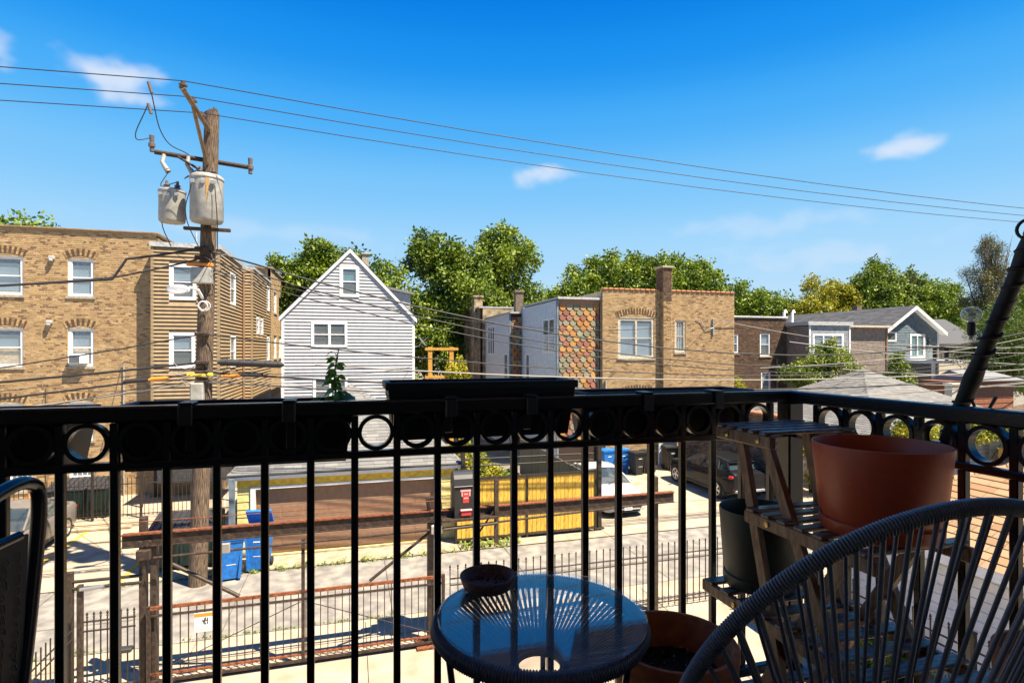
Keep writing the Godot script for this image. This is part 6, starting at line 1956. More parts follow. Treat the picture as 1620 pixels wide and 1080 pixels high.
	# jumpers from the primaries down to the fuses and transformers
	for q in [[Vector3(-4.1, 11.55, -13.5), Vector3(-4.3, 11.0, -15.2), Vector3(-3.95, 10.85, -15.95)], [Vector3(-4.35, 11.4, -14.3), Vector3(-4.95, 11.0, -15.4), Vector3(-4.78, 11.2, -15.98)], [Vector3(-4.38, 10.35, -15.85), Vector3(-4.5, 9.95, -15.7), Vector3(-4.15, 10.05, -15.65)], [Vector3(-3.83, 10.35, -15.85), Vector3(-3.95, 10.15, -15.6), Vector3(-3.5, 10.3, -15.1)], [Vector3(-4.4, 9.65, -15.6), Vector3(-4.42, 9.0, -15.5), Vector3(-4.25, 8.45, -15.6)], [Vector3(-3.1, 9.8, -14.75), Vector3(-3.06, 9.0, -14.8), Vector3(-3.2, 8.4, -15.5)], [Vector3(-3.6, 9.8, -14.75), Vector3(-3.75, 9.1, -14.9), Vector3(-3.6, 8.4, -15.5)]]:
		mb = MB.new()
		var c := Curve3D.new()
		c.bake_interval = 0.08
		c.add_point(q[0], Vector3.ZERO, (q[1] - q[0]) * 0.5)
		c.add_point(q[1], (q[0] - q[2]) * 0.2, (q[2] - q[0]) * 0.2)
		c.add_point(q[2], (q[1] - q[2]) * 0.4, Vector3.ZERO)
		mb.tube(Array(c.get_baked_points()), 0.012, 5)
		part(t, "jumper", mb, M.cable)
	for k in 14:
		var c0 := Vector3(px_at(k), [5.2, 5.3, 5.55, 7.9, 8.2][k % 5], -15.45)
		var w := rnd(0.25, 0.8) * (1.0 if k % 2 else -1.0)
		mb = MB.new(); mb.tube([c0, c0 + Vector3(w * 0.3, -rnd(0.05, 0.25), 0.03), c0 + Vector3(w * 0.7, -rnd(-0.1, 0.25), 0.05), c0 + Vector3(w, rnd(-0.02, 0.12), 0)], 0.007, 5); part(t, "loose_wire", mb, M.cable if k % 3 else M.cable_light)
	for q in [Vector3(-4.1, 11.45, -13.5), Vector3(-4.35, 11.3, -14.3)]:
		mb = MB.new(); mb.tube([q + Vector3(0, 0.1, 0), q + Vector3(0.06, -0.12, 0)], 0.035, 6); part(t, "line_clamp", mb, M.ceramic)

	# spans: three primaries
	for q in [[-13.5, 11.66, "outermost", 10.95, 10.9], [-14.3, 11.66, "middle", 10.98, 10.95], [-15.1, 11.62, "innermost", 10.95, 11.0]]:
		wire("%s of the three thin power lines at the top of the pole" % q[2], [Vector3(-60, q[1] + 0.2, q[0]), Vector3(-3.45, q[1], q[0]), Vector3(44, q[4] + 0.35, q[0])], 0.75, 0.011, M.cable)
	# secondaries and cables lower down
	var px := -3.55
	wire("thick black cable looping left from the pole across the brick flats", [Vector3(-30, 6.2, -15.6), Vector3(-5.5, 7.6, -15.6), Vector3(-5.2, 8.1, -15.6), Vector3(px, 8.45, -15.6)], 0.3, 0.03, M.cable)
	wire("second thick black cable sloping left from the pole across the brick flats", [Vector3(-30, 6.0, -15.6), Vector3(-5.6, 7.62, -15.6), Vector3(px, 8.2, -15.6)], 0.35, 0.022, M.cable)
	wire("upper black cable sagging right from the pole over the white gable", [Vector3(px, 8.42, -15.6), Vector3(32, 8.05, -15.6)], 2.5, 0.022, M.cable)
	wire("second black cable sagging right over the white gable", [Vector3(px, 8.2, -15.6), Vector3(32, 7.5, -15.6)], 2.5, 0.018, M.cable)
	wire("third cable sagging right over the white gable", [Vector3(px, 7.9, -15.6), Vector3(32, 7.0, -15.6)], 2.3, 0.015, M.cable)
	wire("cable level with the second-floor windows on both sides of the pole", [Vector3(-30, 4.9, -15.6), Vector3(px, 6.3, -15.55), Vector3(32, 6.0, -15.6)], 1.1, 0.016, M.cable)
	wire("heavy cable bundle left of the pole under the brick flats' windows", [Vector3(-30, 4.55, -15.6), Vector3(px, 5.6, -15.55)], 0.5, 0.03, M.cable)
	wire("grey bundle right of the pole across the white house", [Vector3(-0.9, 5.52, -15.6), Vector3(32, 5.6, -15.6)], 0.65, 0.022, M.cable_light)
	wire("lower telephone cable on both sides of the pole", [Vector3(-30, 4.3, -15.6), Vector3(px, 5.35, -15.55), Vector3(32, 5.35, -15.6)], 0.75, 0.026, M.cable)
	wire("lowest telephone cable on both sides of the pole", [Vector3(-30, 4.0, -15.6), Vector3(px, 5.12, -15.55), Vector3(32, 5.1, -15.6)], 0.8, 0.02, M.cable_light)
	wire("thin black wire just under the heavy bundle left of the pole", [Vector3(-30, 4.4, -15.6), Vector3(px, 5.5, -15.5)], 0.7, 0.009, M.cable)
	wire("thin wire sagging most left of the pole", [Vector3(-30, 4.1, -15.7), Vector3(px, 5.3, -15.5)], 1.3, 0.008, M.cable)
	wire("thin wire from the pole down to the brick flats' lower conduit", [Vector3(px, 5.2, -15.5), Vector3(-11.35, 4.5, -25.9)], 0.5, 0.01, M.cable)
	wire("thin grey wire right of the pole under the splice case", [Vector3(px, 5.25, -15.5), Vector3(32, 5.25, -15.6)], 0.95, 0.01, M.cable_light)
	wire("thin wire crossing the white house below its double window", [Vector3(px, 5.45, -15.5), Vector3(2.7, 5.1, -26.9)], 0.5, 0.01, M.cable)
	wire("thin service line from the pole to the tan brick wall", [Vector3(px, 7.95, -15.6), Vector3(18.6, 7.5, -25.9)], 1.0, 0.012, M.cable)
	wire("thin service line from the pole to the brick flats' conduit", [Vector3(px, 5.62, -15.6), Vector3(-8.75, 5.45, -25.9)], 0.3, 0.015, M.cable)
	wire("pale service line crossing from the tan brick wall towards the right houses", [Vector3(18.6, 7.55, -25.8), Vector3(52, 6.0, -28)], 0.9, 0.02, M.cable_light)
	wire("pale line rising to the right behind the globe", [Vector3(20, 5.0, -24.0), Vector3(56, 8.8, -28)], 0.8, 0.022, M.cable_light)
	wire("upper pale line at the right edge", [Vector3(24, 6.2, -20.0), Vector3(58, 7.9, -26)], 0.8, 0.022, M.cable_light)
	wire("pale line across the blue house's balcony", [Vector3(20, 6.3, -22), Vector3(60, 5.2, -22)], 0.8, 0.024, M.cable_light)
	wire("lower pale line before the garage roofs", [Vector3(20, 5.1, -19), Vector3(60, 5.9, -20)], 0.9, 0.02, M.cable_light)
	wire("lowest pale line before the garage roofs", [Vector3(19, 4.7, -19), Vector3(60, 5.4, -20)], 0.9, 0.018, M.cable_light)
	t = thing("splice_enclosure", "thick black splice case hung on the cables right of the pole", "splice case", Vector3(-2.4, 5.55, -15.5))
	mb = MB.new(); mb.tube([Vector3(-3.2, 5.60, -15.5), Vector3(-3.1, 5.60, -15.5), Vector3(-1.75, 5.53, -15.5), Vector3(-1.65, 5.52, -15.5)], [0.03, 0.085, 0.085, 0.03], 12); part(t, "case", mb, M.cable)
	mb = MB.new()
	for k in 5: mb.tube([Vector3(-3.0 + k * 0.3, 5.60 - k * 0.015, -15.5), Vector3(-2.97 + k * 0.3, 5.60 - k * 0.015, -15.5)], 0.093, 12)
	part(t, "band", mb, M.lid_black)
	for q in [[-4.5, 5.2, "orange cable sleeve left of the pole"], [-2.9, 5.25, "orange cable sleeve right of the pole"]]:
		t = thing("cable_sleeve", q[2], "cable sleeve", Vector3(q[0], q[1], -15.55))
		mb = MB.new(); mb.tube([Vector3(-0.22, -0.02, 0), Vector3(-0.15, 0, 0), Vector3(0.15, 0.02, 0), Vector3(0.22, 0.03, 0)], [0.025, 0.05, 0.05, 0.025], 8); lpart(t, "sleeve", mb.mesh(), M.orange_guard)
		mb = MB.new(); mb.tube([Vector3(-0.75, -0.05, 0), Vector3(-0.7, -0.05, 0), Vector3(-0.3, -0.02, 0), Vector3(-0.24, -0.02, 0)] if q[0] < -4 else [Vector3(0.24, 0.03, 0), Vector3(0.3, 0.03, 0), Vector3(0.7, 0.02, 0), Vector3(0.75, 0.02, 0)], [0.03, 0.055, 0.055, 0.03], 8); lpart(t, "splice", mb.mesh(), M.cable)

func px_at(k: int) -> float:
	return -3.55 + (0.1 if k % 2 else -0.1)

func ring(c: Vector3, u: Vector3, v: Vector3, r: float, n: int) -> Array:
	var out := []
	for k in n: out.append(c + u * cos(TAU * k / n) * r + v * sin(TAU * k / n) * r)
	return out

func gate_and_fences() -> void:
	var Z := -11.2
	var t := thing("gate_gantry", "rusty steel beam on posts that carries the sliding alley gate", "gantry", Vector3(1.6, 0, Z))
	var mb := MB.new()
	mb.box(Vector3(-3.8, 2.50, Z - 0.02), Vector3(7.0, 2.70, Z + 0.02))
	mb.box(Vector3(-3.8, 2.48, Z - 0.05), Vector3(7.0, 2.50, Z + 0.05))
	var beam := part(t, "beam", mb, M.rust_dark)
	mb = MB.new(); mb.box(Vector3(-3.8, 2.70, Z - 0.06), Vector3(7.0, 2.722, Z + 0.06)); part(beam, "top_flange", mb, M.rust)
	mb = MB.new(); mb.tube([Vector3(-3.3, 2.30, Z + 0.1), Vector3(1.5, 2.36, Z + 0.1), Vector3(6.6, 2.52, Z + 0.1)], 0.022, 8); part(t, "guide_pipe", mb, M.rust_dark)
	for p in [[-3.53, 0.1, 2.95, 0.05], [-3.36, 0.0, 2.65, 0.05], [1.57, 0.14, 2.62, 0.085], [6.62, 0.16, 3.05, 0.06]]:
		mb = MB.new()
		var w: float = p[3]
		mb.cbox(Vector3(p[0] - w, 0, Z - 0.26), Vector3(p[0] + w, p[2], Z - 0.09), 0.008)
		part(t, "post", mb, M.post_steel)
	mb = MB.new(); mb.box(Vector3(1.25, 0.02, Z - 0.4), Vector3(1.95, 0.05, Z + 0.12)); part(t, "base_plate", mb, M.rust)
	mb = MB.new(); mb.tube([Vector3(-3.3, 2.25, Z - 0.1), Vector3(-1.95, 1.42, Z - 0.02)], 0.035, 6); part(t, "brace", mb, M.post_steel)
	mb = MB.new(); mb.tube([Vector3(1.75, 2.42, Z - 0.1), Vector3(0.35, 1.44, Z - 0.02)], 0.03, 6); part(t, "brace", mb, M.rust_dark)
	mb = MB.new(); mb.tube([Vector3(-4.6, 2.95, Z + 0.12), Vector3(1.6, 2.93, Z + 0.1)], 0.008, 5); part(t, "tension_wire", mb, M.rust)
	for x in [-3.45, 1.62, -2.2]:
		mb = MB.new()
		mb.cbox(Vector3(x - 0.1, 2.28, Z + 0.08), Vector3(x + 0.12, 2.46, Z + 0.16), 0.015)
		var tr := part(t, "trolley", mb, M.bright_steel if x > -3.0 else M.rust_dark)
		for d in [-0.07, 0.07]:
			mb = MB.new(); mb.T = Transform3D(Basis(Vector3(1, 0, 0), PI / 2), Vector3(x + d, 2.56, Z + 0.1)); mb.lathe([Vector2(0.001, -0.02), Vector2(0.055, -0.02), Vector2(0.055, 0.02), Vector2(0.001, 0.02)], Vector3.ZERO, 14); part(tr, "roller", mb, M.rust_dark)
	mb = MB.new(); mb.tube([Vector3(1.5, 2.72, Z), Vector3(1.45, 2.95, Z + 0.02), Vector3(1.7, 2.98, Z), Vector3(1.72, 2.74, Z)], 0.045, 6); part(t, "rail_clamp", mb, M.rust_dark)
	# shelf of the gate operator
	mb = MB.new(); mb.box(Vector3(1.72, 2.52, Z - 0.35), Vector3(2.85, 2.56, Z + 0.25)); part(t, "shelf", mb, M.rust_dark)
	mb = MB.new(); mb.tube([Vector3(1.75, 2.38, Z + 0.22), Vector3(2.85, 2.42, Z + 0.22)], 0.03, 6); part(t, "shelf_rail", mb, M.post_steel)
	mb = MB.new(); mb.box(Vector3(2.8, 2.0, Z + 0.1), Vector3(2.88, 3.28, Z + 0.18)); part(t, "shelf_post", mb, M.post_steel)
	mb = MB.new(); mb.tube([Vector3(2.3, 2.0, Z + 0.14), Vector3(2.84, 2.72, Z + 0.14)], 0.02, 5); part(t, "brace", mb, M.rust_dark)

	t = thing("gate_operator_box", "black gate operator box with a rounded hood and red labels on the shelf", "operator box", Vector3(2.2, 2.56, Z))
	mb = MB.new()
	mb.prism([Vector2(1.98, 2.56), Vector2(2.44, 2.56), Vector2(2.43, 3.2), Vector2(1.99, 3.2)], Z - 0.24, Z + 0.16)
	part(t, "housing", mb, M.bin_black)
	mb = MB.new()
	mb.T = Transform3D(Basis(Vector3(0, 0, -1), Vector3.UP, Vector3(1, 0, 0)), Vector3(1.97, 0, Z))
	var hood := [Vector2(-0.19, 3.19)]
	for k in 9:
		var a := PI * k / 8.0
		hood.append(Vector2(0.04 - cos(a) * 0.22, 3.2 + pow(sin(a), 0.7) * 0.27))
	hood.append(Vector2(0.26, 3.19))
	mb.prism(hood, 0.0, 0.48)
	part(t, "hood", mb, M.lid_black)
	mb = MB.new(); mb.box(Vector3(2.15, 2.86, Z + 0.16), Vector3(2.27, 3.08, Z + 0.164)); part(t, "red_label", mb, M.print_red)
	mb = MB.new(); mb.box(Vector3(2.1, 3.085, Z + 0.16), Vector3(2.31, 3.125, Z + 0.164)); mb.box(Vector3(2.165, 2.94, Z + 0.164), Vector3(2.255, 2.965, Z + 0.167)); mb.box(Vector3(2.12, 2.99, Z + 0.16), Vector3(2.145, 3.075, Z + 0.164)); mb.box(Vector3(2.275, 2.99, Z + 0.16), Vector3(2.3, 3.075, Z + 0.164)); mb.box(Vector3(2.17, 3.02, Z + 0.164), Vector3(2.25, 3.045, Z + 0.167)); part(t, "pale_label", mb, M.print_pink)
	mb = MB.new(); mb.cbox(Vector3(2.1, 2.59, Z + 0.15), Vector3(2.32, 2.71, Z + 0.18), 0.02); part(t, "latch_plate", mb, M.print_red)
	mb = MB.new(); mb.cbox(Vector3(2.09, 2.70, Z + 0.15), Vector3(2.33, 2.735, Z + 0.2), 0.012); part(t, "latch_cover", mb, M.print_pink)

	t = thing("sliding_gate", "dark rusty sliding gate with upright bars and crossing tension rods", "gate", Vector3(-0.9, 0.1, Z))
	for a in [[1.385, 0.028, M.rust], [1.25, 0.014, M.rust_dark], [0.22, 0.018, M.rust], [0.10, 0.022, M.rust_dark]]:
		mb = MB.new(); mb.box(Vector3(-3.42, a[0] - a[1], Z - 0.02), Vector3(1.8, a[0] + a[1], Z + 0.025)); part(t, "rail", mb, a[2])
	var bar := MB.new(); bar.box(Vector3(-0.008, 0, -0.008), Vector3(0.008, 1.24, 0.008))
	var bm := bar.mesh()
	for k in 39:
		lpart(t, "bar", bm, M.fence_metal, Vector3(-3.3 + k * 0.131 + 0.9, 0.06, 0))
	for x in [-3.4, -0.86, 1.78]:
		mb = MB.new(); mb.box(Vector3(x - 0.03, 0.08, Z - 0.03), Vector3(x + 0.03, 2.36 if x > -1 and x < 0 else 1.42, Z + 0.03)); part(t, "stile", mb, M.rust_dark)
	for q in [[Vector3(-3.35, 0.25, Z + 0.04), Vector3(-0.9, 1.22, Z + 0.04)], [Vector3(-0.82, 1.22, Z + 0.04), Vector3(1.7, 0.25, Z + 0.04)]]:
		mb = MB.new(); mb.tube(q, 0.009, 5); part(t, "tension_rod", mb, M.rust_dark)
	mb = MB.new(); mb.box(Vector3(-3.0, 0.02, Z - 0.12), Vector3(1.9, 0.07, Z - 0.06)); part(t, "bottom_track", mb, M.rust_dark)
	t = thing("warning_sign", "white warning sign with an orange header and pictogram wired to the gate", "sign", Vector3(-2.55, 0.88, Z + 0.03))
	mb = MB.new(); mb.cbox(Vector3(-2.68, 0.88, Z + 0.02), Vector3(-2.38, 1.22, Z + 0.03), 0.003); part(t, "plate", mb, M.print_white)
	mb = MB.new(); mb.box(Vector3(-2.675, 1.15, Z + 0.03), Vector3(-2.385, 1.215, Z + 0.032)); part(t, "header", mb, M.orange_guard)
	mb = MB.new()
	mb.lathe([Vector2(0.001, -0.02), Vector2(0.02, 0), Vector2(0.001, 0.02)], Vector3(-2.5, 1.12, Z + 0.031), 8)
	mb.tube([Vector3(-2.5, 1.1, Z + 0.031), Vector3(-2.53, 1.06, Z + 0.031), Vector3(-2.49, 1.02, Z + 0.031)], 0.011, 4)
	mb.tube([Vector3(-2.56, 1.09, Z + 0.031), Vector3(-2.51, 1.07, Z + 0.031), Vector3(-2.47, 1.09, Z + 0.031)], 0.008, 4)
	mb.box(Vector3(-2.47, 1.01, Z + 0.03), Vector3(-2.455, 1.13, Z + 0.033))
	part(t, "pictogram", mb, M.print_dark)
	mb = MB.new()
	for k in 4: mb.box(Vector3(-2.66, 0.905 + k * 0.022, Z + 0.03), Vector3(-2.42 + rnd(-0.04, 0), 0.911 + k * 0.022, Z + 0.0315))
	part(t, "small_print", mb, M.transformer)
	# personnel gate beside it
	t = thing("side_gate", "narrow spear-topped side gate between two posts left of the sliding gate", "gate", Vector3(-4.05, 0, Z))
	for q in [[-4.58, 2.15, 0.055], [-4.42, 1.92, 0.04]]:
		mb = MB.new(); mb.cbox(Vector3(q[0] - q[2], 0, Z - q[2]), Vector3(q[0] + q[2], q[1], Z + q[2]), 0.006); part(t, "post", mb, M.post_steel)
	for y in [1.98, 1.86]:
		mb = MB.new(); mb.tube([Vector3(-4.55, y, Z), Vector3(-3.5, y, Z)], 0.028, 6); part(t, "header_pipe", mb, M.fence_metal)
	for y in [1.28, 1.12, 0.15]:
		mb = MB.new(); mb.tube([Vector3(-4.4, y, Z), Vector3(-3.6, y, Z)], 0.016, 4); part(t, "rail", mb, M.fence_metal)
	var sp := spear_picket(1.38)
	for k in 8: lpart(t, "picket", sp, M.fence_metal, Vector3(-4.32 + k * 0.1 + 4.05, 0.07, 0))
	mb = MB.new(); mb.tube([Vector3(-4.4, 1.86, Z + 0.06), Vector3(-4.05, 1.88, Z + 0.06)], 0.032, 8); part(t, "door_closer", mb, M.bright_steel)
	mb = MB.new(); mb.cbox(Vector3(-3.82, 0.72, Z), Vector3(-3.62, 0.8, Z + 0.14), 0.02); part(t, "latch", mb, M.print_dark)
	picket_fence("spear_fence", "dark spear-topped picket fence along the near side of the alley", Vector3(1.95, 0, -11.4), Vector3(8.98, 0, -11.4), 1.45, 0.163, [0.16, 1.1, 1.23], [[2.2, 1.5], [4.64, 1.6]])
	picket_fence("spear_fence", "spear-topped fence running towards the balcony beside the pale garage wall", Vector3(8.98, 0, -11.2), Vector3(8.98, 0, -3.2), 1.6, 0.29, [0.16, 1.25, 1.4], [[2.5, 1.65], [5.0, 1.65]])
	picket_fence("spear_fence", "fence running towards the balcony at the far left below the chair", Vector3(-4.5, 0, -11.1), Vector3(-4.5, 0, -8.2), 1.35, 0.14, [0.16, 1.05, 1.2], [], false)

func own_building() -> void:
	# the house behind the lens: its rear wall and the balcony roof overhead that shades everything near
	var t := thing("own_building", "rear brick wall of the building the balcony belongs to", "building", Vector3(-1, 0, 1.3))
	var mb := MB.new(); mb.box(Vector3(-7, 0, 1.3), Vector3(2.9, 7.55, 6)); part(t, "wall", mb, M.mortar_dark)
	mb = MB.new(); mb.box(Vector3(-7, 7.62, -1.78), Vector3(2.85, 7.86, 6)); part(t, "roof_slab", mb, M.trim_brown)
	mb = MB.new(); mb.box(Vector3(-6, 4.5, -1.72), Vector3(1.52, 4.7, 1.3)); part(t, "deck", mb, M.slat_wood)
	for p in [Vector3(-5.8, 0, -1.6), Vector3(2.72, 0, 0.9)]:
		mb = MB.new(); mb.cbox(p - Vector3(0.1, 0, 0.1), p + Vector3(0.1, 4.5 if p.x < 0 else 7.62, 0.1), 0.01); part(t, "post", mb, M.trim_brown)

func balcony() -> void:
	var RY := EYE - 0.135
	var FZ := -1.57
	var RX := 1.43
	var t := thing("balcony_railing", "black metal balcony railing with a band of rings under the top rail", "railing", Vector3(0, 4.7, FZ))
	var k: Material = M.black_metal
	var mb := MB.new(); mb.cbox(Vector3(-2.6, RY - 0.038, FZ - 0.022), Vector3(RX + 0.022, RY, FZ + 0.022), 0.005); part(t, "top_rail", mb, k)
	mb = MB.new(); mb.cbox(Vector3(RX - 0.022, RY - 0.0385, FZ + 0.0225), Vector3(RX + 0.022, RY - 0.0005, 1.28), 0.005); part(t, "top_rail", mb, k)
	for y in [RY - 0.155, 4.83]:
		var hh := 0.02 if y > 5 else 0.03
		mb = MB.new(); mb.cbox(Vector3(-2.6, y, FZ - 0.012), Vector3(RX - 0.02, y + hh, FZ + 0.012), 0.003); part(t, "lower_rail", mb, k)
		mb = MB.new(); mb.cbox(Vector3(RX - 0.012, y, FZ + 0.03), Vector3(RX + 0.012, y + hh, 1.28), 0.003); part(t, "lower_rail", mb, k)
	mb = MB.new(); mb.cbox(Vector3(RX - 0.03, 4.55, FZ - 0.03), Vector3(RX + 0.03, RY - 0.039, FZ + 0.03), 0.005); part(t, "post", mb, k)
	var bl := MB.new(); bl.cbox(Vector3(-0.0095, 0, -0.0095), Vector3(0.0095, RY - 0.04 - 4.83, 0.0095), 0.002)
	var bmesh := bl.mesh()
	var rg := MB.new()
	var prof := []
	var rm := MB.new()
	# flat ring of square bar, lying in the xy plane
	rm.T = Transform3D(Basis(Vector3(1, 0, 0), PI / 2), Vector3.ZERO)
	rm.lathe([Vector2(0.0375, -0.012), Vector2(0.0475, -0.012), Vector2(0.0478, 0.012), Vector2(0.0375, 0.012), Vector2(0.0375, -0.012)], Vector3.ZERO, 40, 0.9)
	var rmesh := rm.mesh()
	var cy := RY - 0.038 - 0.0485
	var x := -0.659 - 0.1115 * 15
	while x < RX - 0.05:
		lpart(t, "baluster", bmesh, k, Vector3(x, 0.13, 0))
		if x + 0.1115 < RX: lpart(t, "ring", rmesh, k, Vector3(x + 0.05575, cy - 4.7, 0))
		x += 0.1115
	var z := FZ + 0.115
	while z < 1.2:
		lpart(t, "baluster", bmesh, k, Vector3(RX, 0.13, z - FZ))
		var r := lpart(t, "ring", rmesh, k, Vector3(RX, cy - 4.7, z - FZ + 0.05575))
		r.rotation.y = PI / 2
		z += 0.1115

	# planter boxes hung outside the rail
	var boxes := [["black planter box hung on the railing at the far left", -1.30, -0.655, RY - 0.01, 0.15, M.planter], ["long black planter box left of centre with the seedling at its end", -0.56, 0.005, RY - 0.004, 0.165, M.planter], ["black planter box standing highest above the railing in the middle", 0.10, 0.66, RY + 0.045, 0.165, M.planter], ["black planter box on the railing near the corner", 0.70, 1.30, RY + 0.004, 0.15, M.planter]]
	for q in boxes:
		var p := thing("planter_box", q[0], "planter", Vector3((q[1] + q[2]) * 0.5, q[3] - q[4], FZ - 0.11), "planter boxes along the railing")
		var za := FZ - 0.19
		var zb := FZ - 0.028
		var tp := 0.018
		mb = MB.new()
		var y1: float = q[3]
		var y0: float = q[3] - q[4]
		var a: float = q[1]
		var b: float = q[2]
		var lo := [Vector3(a + tp, y0, zb - tp), Vector3(b - tp, y0, zb - tp), Vector3(b - tp, y0, za + tp), Vector3(a + tp, y0, za + tp)]
		var hi := [Vector3(a, y1 - 0.02, zb), Vector3(b, y1 - 0.02, zb), Vector3(b, y1 - 0.02, za), Vector3(a, y1 - 0.02, za)]
		for i in 4: mb.quad(lo[i], lo[(i + 1) % 4], hi[(i + 1) % 4], hi[i])
		mb.face(lo, Vector3.DOWN)
		part(p, "trough", mb, q[5])
		mb = MB.new()
		mb.cbox(Vector3(a - 0.008, y1 - 0.022, zb - 0.012), Vector3(b + 0.008, y1, zb + 0.006), 0.003)
		mb.cbox(Vector3(a - 0.008, y1 - 0.022, za - 0.006), Vector3(b + 0.008, y1, za + 0.012), 0.003)
		mb.cbox(Vector3(a - 0.008, y1 - 0.022, za + 0.013), Vector3(a + 0.01, y1, zb - 0.013), 0.003)
		mb.cbox(Vector3(b - 0.01, y1 - 0.022, za + 0.013), Vector3(b + 0.008, y1, zb - 0.013), 0.003)
		part(p, "rim", mb, q[5])
		mb = MB.new(); mb.quad(Vector3(a, y1 - 0.04, zb), Vector3(b, y1 - 0.04, zb), Vector3(b, y1 - 0.04, za), Vector3(a, y1 - 0.04, za)); part(p, "soil", mb, M.soil)
		for u in [0.30, 0.72]:
			var hx := lerpf(a, b, u)
			mb = MB.new()
			mb.cbox(Vector3(hx - 0.016, RY + 0.001, zb - 0.004), Vector3(hx + 0.016, RY + 0.007, FZ + 0.03), 0.002)
			mb.cbox(Vector3(hx - 0.016, RY - 0.05, FZ + 0.0235), Vector3(hx + 0.016, RY, FZ + 0.03), 0.002)
			mb.cbox(Vector3(hx - 0.012, y0 + 0.02, zb + 0.001), Vector3(hx + 0.012, RY + 0.004, zb + 0.005), 0.002)
			part(p, "hook", mb, M.hook_metal)
	# seedling
	t = thing("seedling", "leafy green seedling growing from the planter box left of centre", "plant", Vector3(-0.045, RY - 0.05, FZ - 0.10))
	mb = MB.new(); mb.tube([Vector3(0, 0, 0), Vector3(0.004, 0.06, 0), Vector3(0.0, 0.12, 0.005), Vector3(0.012, 0.19, 0)], [0.004, 0.0035, 0.003, 0.0015], 6); lpart(t, "stem", mb.mesh(), M.leaf_stem)
	mb = MB.new(); mb.tube([Vector3(0.002, 0.01, 0), Vector3(-0.02, 0.03, 0.01), Vector3(-0.04, 0.05, 0.01)], [0.003, 0.0025, 0.0015], 6); lpart(t, "side_shoot", mb.mesh(), M.leaf_stem)
	var spots := []
	for i in 40: spots.append([Vector3(rnd(-0.006, 0.010), rnd(0.035, 0.185), 0), rnd(0.018, 0.034)])
	for i in 12: spots.append([Vector3(-0.04 + rnd(-0.012, 0.022), 0.045 + rnd(-0.02, 0.012), 0.01), rnd(0.026, 0.042)])
	for i in 10: spots.append([Vector3(0.02 + rnd(-0.012, 0.012), 0.03 + rnd(-0.015, 0.03), 0.0), rnd(0.026, 0.04)])
	for q in spots:
		mb = MB.new()
		var az := rnd(0, TAU)
		var dir := Vector3(cos(az), rnd(-0.5, 0.55), sin(az)).normalized()
		var sd := dir.cross(Vector3(rnd(-0.6, 0.6), 0.6, rnd(0.2, 1.0)).normalized()).normalized()
		var o: Vector3 = q[0]
		var l: float = q[1]
		mb.col = Color(0.14, 0.28, 0.03) * rnd(0.7, 1.5)
		var up := sd.cross(dir).normalized()
		var rows := []
		for i in 6:
			var u := i / 5.0
			var w := sin(u * PI * 0.9 + 0.14) * l * 0.34
			var c := o + dir * (0.006 + l * u) - Vector3(0, u * u * l * 0.35, 0)
			rows.append([c - sd * w + up * w * 0.35, c, c + sd * w + up * w * 0.35])
		mb.sheet(rows)
		lpart(t, "leaf", mb.mesh(), M.leaf)

	# glass topped cord table
	var tc := Vector3(0.42, 5.27, -1.235)
	t = thing("cord_table", "round glass-topped side table woven from dark blue cord", "table", Vector3(tc.x, 4.7, tc.z))
	var R := 0.232
	mb = MB.new()
	var rim := ring(tc, Vector3.RIGHT, Vector3.BACK, R, 72)
	mb.tube(rim, 0.016, 10, true)
	part(t, "rim", mb, M.rope)
	# cord wound round the rim
	var wind := MB.new()
	var helix := []
	var turns := 230
	for i in turns * 6:
		var a := TAU * i / (turns * 6)
		var b := TAU * (i % 6) / 6.0
		var d := Vector3(cos(a), 0, sin(a))
		helix.append(tc + d * (R + cos(b) * 0.0172) + Vector3(0, sin(b) * 0.0172, 0))
	wind.tube(helix, 0.0027, 4, true)
	part(t, "rim_winding", wind, M.rope)
	var lowc := tc + Vector3(0, -0.10, 0)
	mb = MB.new(); mb.tube(ring(lowc, Vector3.RIGHT, Vector3.BACK, 0.054, 32), 0.007, 8, true); part(t, "lower_ring", mb, M.rope)
	for i in 84:
		var a := TAU * (i + 0.5) / 84
		mb = MB.new()
		mb.tube([tc + Vector3(cos(a), 0, sin(a)) * (R - 0.004), lowc + Vector3(cos(a), 0, sin(a)) * 0.056], 0.0042, 6)
		part(t, "cord", mb, M.rope)
	for i in 3:
		var a := TAU * i / 3.0 + 0.9
		mb = MB.new()
		var d := Vector3(cos(a), 0, sin(a))
		mb.tube([tc + d * (R - 0.01) + Vector3(0, -0.01, 0), tc + d * (R - 0.04) + Vector3(0, -0.25, 0), Vector3(tc.x, 4.7, tc.z) + d * (R - 0.02)], 0.0075, 8)
		part(t, "leg", mb, k)
	mb = MB.new()
	mb.lathe([Vector2(0.001, 0.018), Vector2(0.237, 0.018), Vector2(0.24, 0.02), Vector2(0.24, 0.024), Vector2(0.237, 0.026), Vector2(0.001, 0.026)], tc + Vector3(0.006, 0, 0.0), 72, 0.9)
	part(t, "glass_top", mb, M.table_glass)
	t = thing("clay_saucer", "dark clay plant saucer with crumbs of soil on the glass table", "saucer", tc + Vector3(-0.085, 0.027, -0.155))
	mb = MB.new()
	mb.lathe([Vector2(0.001, 0.0), Vector2(0.052, 0.0), Vector2(0.062, 0.006), Vector2(0.071, 0.03), Vector2(0.071, 0.034), Vector2(0.066, 0.036), Vector2(0.062, 0.033), Vector2(0.054, 0.011), Vector2(0.001, 0.009)], Vector3.ZERO, 48, 0.5)
	lpart(t, "dish", mb.mesh(), M.saucer)
	mb = MB.new()
